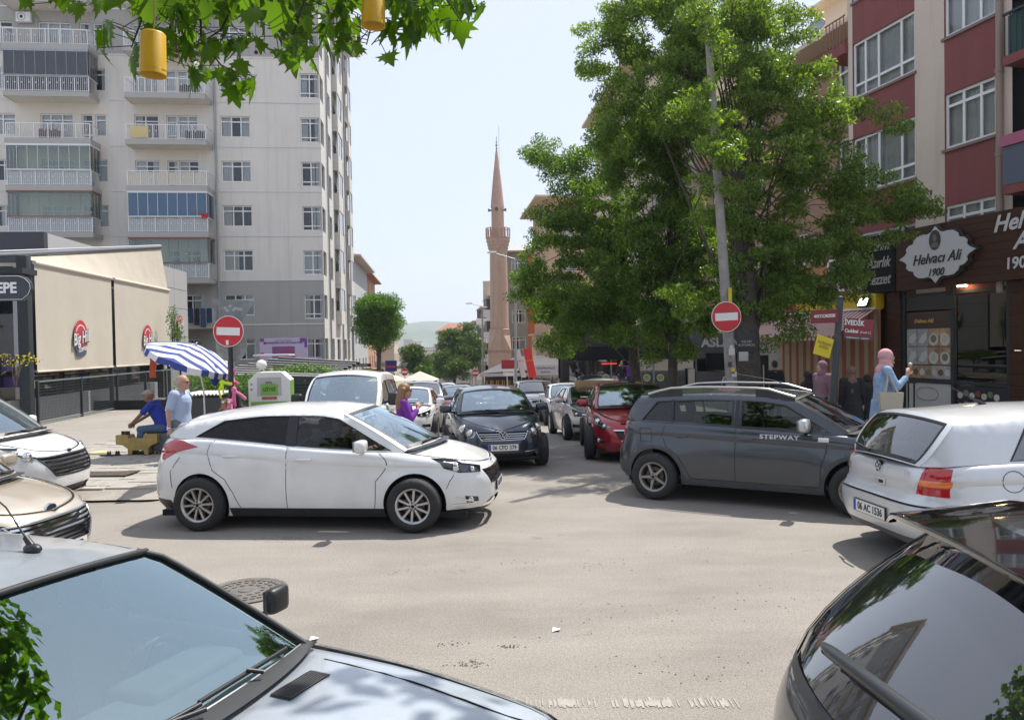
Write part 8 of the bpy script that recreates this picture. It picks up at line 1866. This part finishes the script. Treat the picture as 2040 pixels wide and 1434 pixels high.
# copies down the street
def recolor(root, frm, to):
    for o in [root]+list(root.children_recursive):
        for sl in getattr(o, 'material_slots', []):
            if sl.material == frm: sl.link = 'OBJECT'; sl.material = to
far = [(wr_, Pr, Pmar, 918, 27.0, 'dark red hatchback half hidden behind the navy one', 0), (wu, Pw, Pblue, 838, 27, 'dark blue off-roader on the left side of the street', R(-3)), (wc2, Ps, Pw, 808, 20, 'white saloon parked just behind the woman in purple', R(-5)),
       (wv, Pw, Pw, 891, 66, 'small white van driving alone far up the street', 0), (wc2, Ps, Ps, 1016, 36, 'silver saloon roof just left of the white off-roader', 0), (wp_, Pn, Ps, 984, 38, 'second silver roof left of the white off-roader', 0), (wf, Pw, Pw, 1152, 26, 'white hatchback under the trees behind the silver saloon', R(-4)), (wu, Pw, Ps, 1225, 27, 'pale off-roader parked under the ash trees', R(-6)),
       (wf, Pw, Pd, 905, 47, 'graphite car in the middle of the far queue', 0), (wr_, Pr, Pw, 985, 47, 'white hatchback in the far queue before the kiosk', R(-3)), (wp_, Pn, Ps, 1062, 42, 'silver car under the lettered wall boards', R(-4)), (wc2, Ps, Pmar, 860, 56, 'maroon saloon parked far down on the left side', 0),
       (wu, Pw, Pd, 838, 34, 'dark off-roader third on the left side of the street', R(-3)), (wc2, Ps, Psb, 833, 44, 'pale blue saloon further down on the left side', R(-3)), (wv, Pw, Pmar, 925, 78, 'dull red van far down the street', 0), (wc2, Ps, Pblue, 950, 84, 'blue saloon far down near the lattice mast', R(60)), (wr_, Pr, Pr, 968, 76, 'bright red car parked crosswise far down the street', R(75)), (wp_, Pn, Pw, 955, 62, 'white car far down by the grey lamp post', 0), (wf, Pw, Psb, 935, 66, 'pale bluish hatchback far down in the queue', 0), (wr_, Pr, Ps, 1040, 42, 'silver hatchback far behind the navy one', R(-3)), (wp_, Pn, Pd, 905, 100, 'tiny dark car at the far road bend', 0), (wc2, Ps, Pw, 875, 110, 'tiny white car at the bottom of the street', 0)]
for src, frm, to, px, Y, lab, dyaw in far:
    t = copy_tree(src); 
    for k_ in list(t.children):
        if k_.name.startswith('number_plate') or k_.name.startswith('badge'): 
            for g_ in list(k_.children_recursive): bpy.data.objects.remove(g_)
            if k_.name.startswith('badge') and Y > 40: bpy.data.objects.remove(k_)
    t.name = 'far_car' if src is not wv else 'far_van'; t['label'] = lab; t['group'] = 'vehicles queued and parked down the street'; t.location = put(px, Y, 2.1); yw = down+dyaw; t.rotation_euler = (0, 0, yw); tiltx(t, yw)
    recolor(t, frm, to)
# ------------------------------------------------------------ people
skin = mat('skin', (.46, .26, .18), .55, noise=.08, nscale=25); skin2 = mat('tanned skin', (.20, .105, .065), .55, noise=.08, nscale=25)
def caps(b, p0, r0, p1, r1):
    p0 = Vector(p0); p1 = Vector(p1); b.cyl(p0, p1, r0, r1, 14, cap=True); b.ell(tuple(p0), (r0,)*3, 14, 8); b.ell(tuple(p1), (r1,)*3, 14, 8)
def remesh(o, v, sm=3):
    m = o.modifiers.new('r', 'REMESH'); m.mode = 'VOXEL'; m.voxel_size = v; m.use_smooth_shade = True
    s = o.modifiers.new('s', 'SMOOTH'); s.factor = .5; s.iterations = sm; return o
J0 = dict(pel=(0, 0, .93), wai=(.0, 0, 1.08), che=(.01, 0, 1.27), nek=(-.005, 0, 1.44), hed=(.03, 0, 1.585), hl=(0, .09, .92), hr=(0, -.09, .92), kl=(.02, .10, .50), kr=(.02, -.10, .50), al=(-.01, .10, .09), ar=(-.01, -.10, .09),
          sl=(0, .18, 1.39), sr=(0, -.18, 1.39), el=(-.03, .225, 1.11), er=(-.03, -.225, 1.11), wl=(.05, .235, .86), wr=(.05, -.235, .86), hdl=(.07, .235, .78), hdr=(.07, -.235, .78))
def person(lab, loc, yaw, J=None, top=None, sleeve='short', bottom=None, hair=None, hairc=(.03, .02, .015), girth=1.0, sk=None, hijab=None, shoes=black, height=1.7, glasses=False, coat=0, hide_legs=False, group=None, fingers=True, vox=.013):
    j = dict(J0); j.update(J or {}); V = {k: Vector(v) for k, v in j.items()}; sk = sk or skin; g = girth
    t = thing('person', lab, 'person', loc, yaw, group, height/1.7)
    hd = V['hed']; nk = V['nek']; fwd = Vector(j.get('face', (1, 0, 0))).normalized(); sdv = Vector((0, 0, 1)).cross(fwd).normalized()
    b = MB()
    HM = Matrix.Translation(hd) @ Matrix(((fwd.x, sdv.x, 0, 0), (fwd.y, sdv.y, 0, 0), (fwd.z, sdv.z, 1, 0), (0, 0, 0, 1)))
    b.ell((-.012, 0, .02), (.098, .076, .10), 18, 12, M=HM); b.ell((.018, 0, -.045), (.072, .058, .075), 16, 10, M=HM); b.ell((.052, 0, -.095), (.032, .03, .025), 10, 8, M=HM)
    b.ell((.088, 0, -.02), (.02, .013, .024), 8, 6, M=HM); b.ell((.078, 0, .022), (.014, .05, .012), 8, 6, M=HM); b.ell((.078, 0, -.062), (.016, .026, .012), 8, 6, M=HM)
    for s in (1, -1): b.ell((-.008, s*.078, -.008), (.02, .010, .032), 8, 6, M=HM)
    caps(b, nk-Vector((0, 0, .03)), .058*g, hd+Vector((-.01, 0, -.07)), .052)
    caps(b, V['che'], .125*g, V['wai'], .11*g); caps(b, V['wai'], .11*g, V['pel'], .125*g); caps(b, nk-Vector((0, 0, .06)), .07, V['che'], .11*g)
    for s in 'lr':
        caps(b, V['s'+s], .052*g, V['e'+s], .040); caps(b, V['e'+s], .040, V['w'+s], .027); caps(b, V['nek']-Vector((0, 0, .05)), .05, V['s'+s], .052)
        w_, h_ = V['w'+s], V['hd'+s]; caps(b, w_, .026, w_+(h_-w_)*.6, .030)
        if not hide_legs: caps(b, V['h'+s], .085*g, V['k'+s], .055); caps(b, V['k'+s], .055, V['a'+s], .037)
    remesh(b.obj('body', sk, t), vox)
    if fingers:
        for s in 'lr':
            w_, h_ = V['w'+s], V['hd'+s]; d = (h_-w_).normalized(); sd_ = d.cross(Vector((0, 1, 0))).normalized() if abs(d.y) < .9 else Vector((1, 0, 0)); hb = MB(); p0 = w_+(h_-w_)*.35; nrm_ = d.cross(sd_)
            caps(hb, w_, .024, p0+(h_-w_)*.3, .030)
            for k in range(4):
                o_ = sd_*(-.027+.018*k); L_ = (.075, .088, .082, .064)[k]; curl = nrm_*(.015 if s == 'l' else -.015); a = w_+(h_-w_)*.75+o_; m_ = a+d*L_*.5+curl*.5; e = a+d*L_*.85+curl*2; caps(hb, p0+o_*.7, .011, a, .0095); caps(hb, a, .0095, m_, .0085); caps(hb, m_, .0085, e, .007)
            a = p0-sd_*.02; caps(hb, a, .013, a-sd_*.035+d*.035, .010); caps(hb, a-sd_*.035+d*.035, .010, a-sd_*.04+d*.065, .008)
            remesh(hb.obj('hand', sk, t), .005, 2)
    e = MB()
    for s in (1, -1): e.ell((.076, s*.03, .0), (.010, .014, .008), 8, 6, M=HM)
    e.obj('eyes', mat('eye', (.03, .02, .018), .2), t); MB().ell((.088, 0, -.066), (.006, .022, .006), 8, 6, M=HM).obj('mouth', mat('lips', (.28, .09, .08), .5), t)
    if glasses:
        b = MB()
        for s in (1, -1): b.ell((.094, s*.034, .004), (.006, .030, .022), 12, 8, M=HM); b.tube([HM @ Vector((.09, s*.062, .01)), HM @ Vector((-.01, s*.080, .005))], .003, 5)
        b.obj('glasses', mat('glasses frame', (.12, .05, .03), .2) if glasses == 2 else black, t)
    if top:
        b = MB(); q = .018; hem = V['pel']-Vector((0, 0, .10+coat)); k_ = 1.0
        caps(b, V['che'], (.137*g+.008), V['wai'], .128*g+.01); caps(b, V['wai'], .128*g+.01, V['pel'], .142*g+.01); b.cyl(V['pel'], hem, .155*g+.012, (.165+.10*coat)*g+.012, 16); caps(b, nk-Vector((0, 0, .055)), .066, V['che'], .125*g)
        for s in 'lr':
            caps(b, V['nek']-Vector((0, 0, .05)), .056, V['s'+s], .066*g)
            if sleeve == 'short': m_ = V['s'+s].lerp(V['e'+s], .72); caps(b, V['s'+s], .066*g, m_, .062); b.cyl(m_, m_+(V['e'+s]-m_)*.35, .064, .067, 14)
            else: caps(b, V['s'+s], .066*g, V['e'+s], .054); m_ = V['e'+s].lerp(V['w'+s], .9); b.cyl(V['e'+s], m_, .054, .042, 14)
        # flatten front to back a little by squashing in y is left to the body girth
        remesh(b.obj('top', top, t), vox, 2); cb_ = MB(); cb_.lathe([(.066, -.02), (.064, .012), (.058, .03), (.054, .028), (.058, 0)], 18, 0, Matrix.Translation(nk+Vector((0, 0, -.01)))); cb_.obj('collar', top, t)
    if bottom and not hide_legs:
        b = MB(); caps(b, V['pel'], .130*g, (V['hl']+V['hr'])/2-Vector((0, 0, .03)), .135*g)
        for s in 'lr': caps(b, V['h'+s], .098*g, V['k'+s], .070); caps(b, V['k'+s], .070, V['a'+s]+Vector((0, 0, .0)), .056)
        remesh(b.obj('trousers', bottom, t), vox, 2)
        for s in 'lr': b = MB(); a = V['a'+s]; caps(b, a+Vector((-.03, 0, -.04)), .042, a+Vector((.15, 0, -.055)), .034); remesh(b.obj('shoe', shoes, t), .012, 2)
    if hair:
        hm = mat('hair %.3f' % hairc[0], hairc, .5, noise=.3, nscale=60, bump=.3, bscale=120); b = MB()
        if hair == 'short': b.ell((-.022, 0, .035), (.100, .082, .094), 18, 12, M=HM); b.ell((-.06, 0, -.02), (.05, .07, .06), 14, 8, M=HM)
        if hair == 'fringe': # balding: hair at the sides and back only
            b.ell((-.052, 0, -.005), (.066, .079, .05), 16, 10, M=HM)
        if hair == 'long':
            b.ell((-.022, 0, .03), (.104, .088, .098), 18, 12, M=HM)
            for k in range(7): a = -1.2+.4*k; d = Vector((-math.cos(a)*.07-.01, math.sin(a)*.085, 0)); caps(b, HM @ (d*.9+Vector((0, 0, .02))), .045, HM @ (d*1.05+Vector((-.035, 0, -.16))), .045); caps(b, HM @ (d*1.05+Vector((-.035, 0, -.16))), .045, HM @ (d*.95+Vector((-.055, 0, -.33+.02*(k % 3)))), .022)
        if hair == 'cap':
            b.ell((-.008, 0, .062), (.108, .09, .062), 18, 10, M=HM); b.ell((.095, 0, .045), (.055, .062, .012), 14, 6, M=HM)
        remesh(b.obj('cap' if hair == 'cap' else 'hair', hm, t), .010, 2)
    if hijab:
        b = MB(); b.ell((-.025, 0, .025), (.112, .096, .108), 18, 12, M=HM); b.ell((-.03, 0, -.07), (.095, .088, .10), 16, 10, M=HM); b.ell((.005, 0, -.13), (.085, .085, .05), 14, 8, M=HM); caps(b, HM @ Vector((-.02, 0, -.10)), .085, nk+Vector((-.01, 0, -.06)), .11)
        if coat > .1: caps(b, HM @ Vector((-.07, .0, -.14)), .07, HM @ Vector((-.13, .02, -.30)), .055); caps(b, HM @ Vector((-.13, .02, -.30)), .055, HM @ Vector((-.17, .03, -.42)), .03); caps(b, HM @ Vector((-.09, -.05, -.2)), .045, HM @ Vector((-.11, -.05, -.40)), .03)
        o = remesh(b.obj('headscarf', hijab, t), .010, 3)
        # opening for the face: face mask sits proud of the scarf
        f = MB(); f.ell((.058, 0, -.02), (.036, .052, .082), 16, 12, M=HM); f.ell((.094, 0, -.018), (.016, .012, .022), 8, 6, M=HM); f.ell((.086, 0, -.085), (.02, .026, .02), 8, 6, M=HM); remesh(f.obj('face', sk, t), .006, 2)
    return t
def fabric(n, c, **k): return mat(n, c, .85, noise=k.get('noise', .08), nscale=k.get('ns', 6), bump=.35, bscale=k.get('bs', 12))
lightblue = fabric('light blue shirt', (.36, .44, .60)); royal = fabric('royal blue polo', (.015, .035, .30)); purple = fabric('purple blouse', (.15, .02, .26)); denim = fabric('pale denim', (.26, .38, .54), noise=.25, ns=9); pink = fabric('pink scarf', (.62, .33, .33)); jeans = fabric('jeans', (.06, .10, .18)); blackc = fabric('black cloth', (.012, .012, .014)); mauve = fabric('mauve scarf', (.22, .12, .15)); greyp = fabric('grey trousers', (.15, .15, .16))
p = pt(358, 800, 12.0); pm1 = person('balding man in a light blue short sleeved shirt standing behind the white hatchback', (p.x-.02, 12.05, .12), R(-4), dict(hed=(.06, 0, 1.575), nek=(.01, 0, 1.44), er=(-.07, -.235, 1.12), wr=(-.05, -.245, .87), hdr=(-.03, -.24, .78), el=(-.03, .25, 1.12)), lightblue, 'short', greyp, 'fringe', (.35, .33, .31), 1.18, height=1.69, glasses=2)
MB().lathe([(.030, -.012), (.031, .012)], 14, 0, F(-.052, -.245, .885)).obj('wristwatch', chrome, pm1)
p = pt(314, 860, 15.5); seat = dict(pel=(0, 0, .52), wai=(.04, 0, .68), che=(.14, 0, .86), nek=(.20, 0, 1.02), hed=(.27, 0, 1.15), hl=(0, .10, .50), hr=(0, -.10, .50), kl=(.38, .18, .50), kr=(.36, -.16, .48), al=(.30, .16, .09), ar=(.22, -.16, .09), sl=(.17, .18, .98), sr=(.17, -.18, .98), el=(.36, .20, .78), er=(.34, -.22, .77), wl=(.56, .10, .62), wr=(.58, -.10, .60), hdl=(.64, .06, .56), hdr=(.66, -.06, .54))
pm2 = person('shoe shiner in a royal blue polo and pale cap crouching over his brass box', (p.x+.12, 15.5, .12), R(184), seat, royal, 'short', jeans, 'cap', (.30, .25, .24), 1.05, sk=skin2, height=1.72)
st_ = thing('stool', 'low stool under the shoe shiner in royal blue', 'stool', (p.x+.14, 15.5, .12)); MB().rbox(-.17, .17, -.15, .15, .33, .40, .03).obj('seat', mat('grey cushion', (.12, .13, .15), .8), st_)
for sx in (-.12, .12):
    for sy in (-.1, .1): MB().cyl((sx, sy, 0), (sx*.9, sy*.9, .34), .015).obj('leg', black, st_)
# shoe shine box
brass = mat('worn brass', (.34, .25, .085), .5, .4, noise=.25, nscale=9); q = pt(277, 905, 15.3)
sb = thing('shoe_shine_box', 'brass shoe shine box with stepped outline and polish tins on top', 'shoe shine box', (q.x, 15.2, .12), R(-3))
MB().prism([(-.42, .40), (-.42, .22), (-.28, .20), (-.18, .13), (-.18, .02), (-.10, .02), (-.08, .10), (.14, .10), (.16, .02), (.24, .02), (.24, .14), (.30, .20), (.42, .24), (.42, .42), (.16, .42), (.14, .34), (-.16, .34), (-.18, .40)], .26).obj('case', brass, sb)
for x in (-.12, -.03, .07): MB().cyl((x, -.012, .27), (x, 0, .27), .018).obj('stud', brass, sb)
for k, x in enumerate((-.34, -.28, -.22, -.02, .05, .11)): b = MB(); b.cyl((x, .12, .34 if -.18 < x < .14 else .40), (x, .12, .41 if -.18 < x < .14 else .47), .028, None, 12); b.obj('polish_tin', mat('tin %d' % (k % 3), ((.05, .03, .02), (.10, .09, .08), (.02, .02, .02))[k % 3], .4, .4), sb)
for x in (-.14, .2): MB().box(x-.05, x+.05, .03, .2, -.02, .05).obj('foot', black, sb)
hb = MB(); hb.rbox(-.30, .2, .3, .62, .05, .42, .06); tag(hb.obj('tool_bag', mat('slate bag', (.10, .11, .13), .8), M=Matrix.Translation(Vector((q.x+.55, 15.0, .12)))), 'grey tool bag standing right of the brass shoe shine box', 'bag')
q = pt(195, 897, 15.4); tag(MB().cyl((0, 0, .01), (0, 0, .045), .21, .20, 28).obj('round_mat', mat('cream board', (.50, .44, .24), .7), M=Vector((q.x, 15.5, .12))), 'flat round cream and yellow mat lying left of the black sandals', 'mat')
for k, (px, a) in enumerate(((207, 70), (224, 60))):
    q = pt(px+2, 900, 15.1); t = thing('sandal', ('left black sandal lying nearer the round mat', 'right black sandal lying nearer the brass box')[k], 'sandal', (q.x, 15.15, .125), R(a-50)); b = MB(); b.ell((0, 0, .018), (.13, .048, .018), 16, 6); b.obj('sole', black, t)
    b = MB()
    for xx in (.03, .07): b.tube([(xx, -.045, .02), (xx, -.03, .075), (xx, .0, .088), (xx, .03, .075), (xx, .045, .02)], .014, 6)
    b.obj('strap', black, t)
p = pt(806, 800, 11.7); pw = person('woman in a purple blouse with long fair brown hair crossing behind the white car', (p.x-.02, 11.75, 0), R(8), dict(hed=(.03, 0, 1.57), er=(.10, -.21, 1.13), wr=(.22, -.06, 1.28), hdr=(.22, .0, 1.36), el=(.08, .21, 1.13), wl=(.22, .08, 1.26), hdl=(.22, .03, 1.33)), purple, 'long', jeans, 'long', (.23, .115, .045), .92, height=1.64, glasses=1)
p = pt(1768, 800, 11.8); ph = person('woman in pink headscarf and pale denim jacket eating an ice cream cone', (p.x-.03, 11.85, .30), R(-10), dict(hed=(.05, 0, 1.585), er=(.12, -.235, 1.13), wr=(.29, -.13, 1.30), hdr=(.32, -.10, 1.385), el=(.10, .21, 1.12), wl=(.27, .10, 1.20), hdl=(.31, .05, 1.26)), denim, 'long', blackc, None, girth=1.08, hijab=pink, coat=.30, height=1.72, shoes=white)
b = MB(); b.lathe([(.0, -.07), (.024, .03), (.026, .035)], 14, 0, F(.35, -.10, 1.45)); ic = thing('ice_cream', 'ice cream cone held up by the woman in the pink headscarf', 'ice cream', (p.x-.03, 11.85, .30), R(-10)); b.obj('cone', mat('wafer', (.45, .26, .10), .7, noise=.2, nscale=60), ic); MB().ell((.35, -.10, 1.495), (.030, .030, .028), 14, 8).obj('scoop', mat('vanilla', (.66, .56, .45), .5), ic)
bag = thing('handbag', 'cream shoulder handbag hanging at the hip of the denim jacket woman', 'handbag', (p.x-.0, 11.85, .30), R(-10)); b = MB(); b.prism([(-.15, .82), (.15, .82), (.17, 1.08), (-.17, 1.08)], .10, 0, F(-.02, -.36, 0)); b.obj('pouch', mat('cream leather', (.48, .42, .32), .5), bag)
for yy in (-.34, -.28): MB().tube([(-.10, yy, 1.07), (-.06, yy+.03, 1.25), (-.03, -.20, 1.44), (.0, yy+.03, 1.25), (.08, yy, 1.07)], .008, 6).obj('strap', MATS['cream leather'], bag)
p = pt(1697, 760, 13.6); person('short woman in black coat and patterned brown headscarf beside the street sign post', (p.x, 13.6, .30), R(80), None, blackc, 'long', blackc, None, girth=1.2, hijab=fabric('patterned scarf', (.16, .09, .07), noise=.5, ns=30), coat=.25, height=1.40)
p = pt(1727, 790, 13.9); person('person in dark clothes stooping between the street sign and the denim jacket woman', (p.x, 13.9, .30), R(60), dict(hed=(.14, 0, 1.50), nek=(.06, 0, 1.40)), blackc, 'long', blackc, None, girth=1.2, hijab=blackc, coat=.25, height=1.30)
p = pt(1641, 750, 13.7); person('woman in a mauve headscarf just left of the leaning street sign post', (p.x, 13.75, .30), R(200), None, mauve, 'long', blackc, None, girth=1.15, hijab=mauve, coat=.25, height=1.50)
p = pt(1615, 780, 14.2); person('person in black at the far left of the women by the striped curtain', (p.x, 14.3, .30), R(120), None, blackc, 'long', blackc, None, girth=1.1, hijab=blackc, coat=.2, height=1.30)
p = pt(1559, 760, 17); person('dark haired passer-by in front of the small ochre shop window', (p.x, 17.5, .30), R(90), None, blackc, 'long', jeans, 'short', height=1.42, fingers=False)
p = pt(-40, 800, 14); person('person mostly outside the left edge holding out an open hand', (p.x-.28, 14.0, .12), R(0), dict(er=(.20, -.16, 1.14), wr=(.44, -.10, 1.19), hdr=(.54, -.09, 1.21)), greyp, 'short', jeans, 'short', height=1.65)
for px, py, Y, lab, c_, hc, kw in ((1099, 752, 35, 'bald man standing by the lettered wall boards', greyp, None, dict(height=1.72)), (1238, 748, 28.5, 'dark haired person before the dark shop windows', blackc, 'short', {}), (1254, 748, 29, 'person in purple before the dark shop windows', purple, 'short', {}), (912, 790, 58, 'man in black standing in the road far up the street', blackc, 'short', {}), (866, 762, 105, 'tiny dark figure at the far end of the street', blackc, 'short', {}), (858, 766, 108, 'second tiny dark figure beside the far road end', blackc, 'short', {})):
    p = pt(px, py, Y); z = .30 if Y < 30 and px > 1200 else gz(0, Y); hh = max(1.5, min(1.8, p.z+.12-z)); person(lab, (p.x, Y, z), R(-90), None, c_, 'long', jeans, hc, fingers=False, vox=.02, height=kw.get('height', hh) if Y > 50 else max(1.2, min(2.0, p.z+.1-z)))
# driver in the white hatchback
u = Vector((math.cos(wf.rotation_euler.z), math.sin(wf.rotation_euler.z), 0)); l_ = Vector((-u.y, u.x, 0)); o_ = Vector(wf.location)+u*(-.02)+l_*.37
drv = dict(seat); drv.update(hed=(.08, 0, 1.17), nek=(.0, 0, 1.04), che=(-.04, 0, .86), wai=(-.03, 0, .68), sl=(-.02, .18, .98), sr=(-.02, -.18, .98), el=(.20, .2, .82), er=(.20, -.2, .82), wl=(.42, .1, .86), wr=(.42, -.1, .86), hdl=(.5, .09, .88), hdr=(.5, -.09, .88), al=(.75, .1, .30), ar=(.75, -.1, .30))
person('driver in black seen through the open window of the white hatchback', tuple(o_), wf.rotation_euler.z, drv, blackc, 'long', blackc, 'short', height=1.62)
# toys hung on the pole by the parasol, generic plush shapes
def plush(nm, lab, parts, px, py, Y, m, sc_=1.0):
    q = pt(px, py, Y); t = thing(nm, lab, 'toy', q, 0, None, sc_); b = MB()
    for a in parts:
        if len(a) == 4: caps(b, a[0], a[1], a[2], a[3])
        else: b.ell(a[0], a[1], 12, 8)
    remesh(b.obj('plush', m, t), .012, 2); return t
pk = fabric('pink plush', (.62, .16, .32)); hp = fabric('hot pink cloth', (.70, .05, .20)); ny = fabric('neon yellow plush', (.55, .72, .02)); bw_ = fabric('brown plush', (.28, .15, .08))
doll = [((0, 0, .10), (.075, .06, .07)), ((0, 0, -.03), .05, (0, 0, -.14), .06), ((0, 0, -.04), .03, (.13, -.02, -.12), .022), ((0, 0, -.04), .03, (-.10, -.02, -.14), .022), ((.02, 0, -.14), .035, (.05, 0, -.38), .022), ((-.02, 0, -.14), .035, (-.04, 0, -.36), .022), ((.06, 0, .15), (.025, .015, .03)), ((-.06, 0, .15), (.025, .015, .03))]
t = plush('plush_toy', 'uppermost pink plush doll hanging under the parasol', doll, 462, 752, 15.0, pk); MB().ell((0, -.062, .09), (.045, .012, .04), 10, 6).obj('plush_face', fabric('cream plush', (.60, .50, .40)), t)
plush('plush_toy', 'hot pink plush body below the uppermost pink doll', [((0, 0, 0), (.075, .06, .06)), ((0, 0, 0), .05, (.02, 0, -.10), .05), ((.02, 0, -.1), .03, (.09, 0, -.2), .025)], 461, 762, 14.9, hp)
plush('plush_toy', 'long legged pink plush toy hanging beside the neon yellow one', [((0, 0, .02), (.055, .05, .06)), ((0, 0, 0), .03, (.16, 0, -.10), .03), ((.16, 0, -.10), .03, (.21, 0, -.16), .035), ((-.01, 0, 0), .035, (.02, 0, -.30), .022), ((.0, 0, 0), .03, (-.04, 0, -.28), .022)], 466, 778, 14.85, pk)
plush('plush_toy', 'neon yellow plush toy with dangling limbs beside the pink ones', [((0, 0, .06), (.06, .04, .05)), ((.02, 0, .06), .025, (.16, 0, .03), .035), ((0, 0, .05), .028, (-.07, 0, -.10), .022), ((-.07, 0, -.1), .022, (-.03, 0, -.24), .018), ((.0, 0, .04), .026, (.02, 0, -.16), .02)], 443, 768, 14.8, ny)
for k, (px, m_, lab) in enumerate(((446, bw_, 'small brown teddy under the neon yellow toy'), (458, pk, 'small pale pink bear right of the brown teddy'))):
    t = plush('plush_toy', lab, [((0, 0, .06), (.055, .05, .05)), ((0, 0, -.04), (.06, .05, .07)), ((.04, 0, .11), (.02, .012, .02)), ((-.04, 0, .11), (.02, .012, .02)), ((.03, -.03, -.06), .02, (.07, -.05, -.1), .02), ((-.03, -.03, -.06), .02, (-.07, -.05, -.1), .02)], px, 806, 14.7, m_); MB().ell((0, -.05, .05), (.03, .02, .025), 10, 6).obj('muzzle', MATS['cream plush'], t)
q = pt(428, 748, 15.3); b = MB(); b.ell((0, 0, 0), (.09, .06, .22), 12, 8); tag(remesh(b.obj('blue_bag', fabric('deep blue bag', (.01, .03, .20)), M=q), .02), 'deep blue cloth bag hanging left of the pink dolls under the parasol', 'bag')
q = pt(470, 800, 15.2); b = MB(); caps(b, (0, 0, .25), .05, (.03, 0, -.2), .12); caps(b, (.03, 0, -.1), .1, (.33, 0, -.28), .06); caps(b, (0, 0, -.2), .12, (.05, 0, -.65), .14); tag(remesh(b.obj('black_cover', blackc, M=q), .02), 'black cloth cover draped behind the hanging toys', 'cloth')
st2 = thing('toy_stand', 'black post carrying the hanging toys beside the left no entry sign', 'stand'); q = pt(458, 800, 15.05); MB().cyl((q.x, 15.05, .12), (q.x, 15.05, 2.05), .025).obj('post', black, st2)
# box on a car roof in the queue, bin and crates
q = pt(1187, 768, 20.5); tag(MB().rbox(-.55, .6, -.3, .3, -.12, .13, .02).obj('cardboard_box', mat('cardboard', (.36, .28, .19), .8), M=q), 'flat cardboard coloured box seen between the white hatchback roof and the silver saloon', 'box')
# haze
hx = MB().box(-2600, 2600, -80, 2450, -60, 190); ho = tag(hx.obj('haze', []), kind='stuff')
m = bpy.data.materials.new('air'); m.use_nodes = True; nt = m.node_tree; nt.nodes.clear(); out = N(nt, 'ShaderNodeOutputMaterial'); pv = N(nt, 'ShaderNodeVolumePrincipled'); pv.inputs['Density'].default_value = .00034; pv.inputs['Color'].default_value = (.86, .92, 1, 1); pv.inputs['Anisotropy'].default_value = .3
nt.links.new(pv.outputs[0], out.inputs['Volume']); ho.data.materials.clear(); ho.data.materials.append(m)
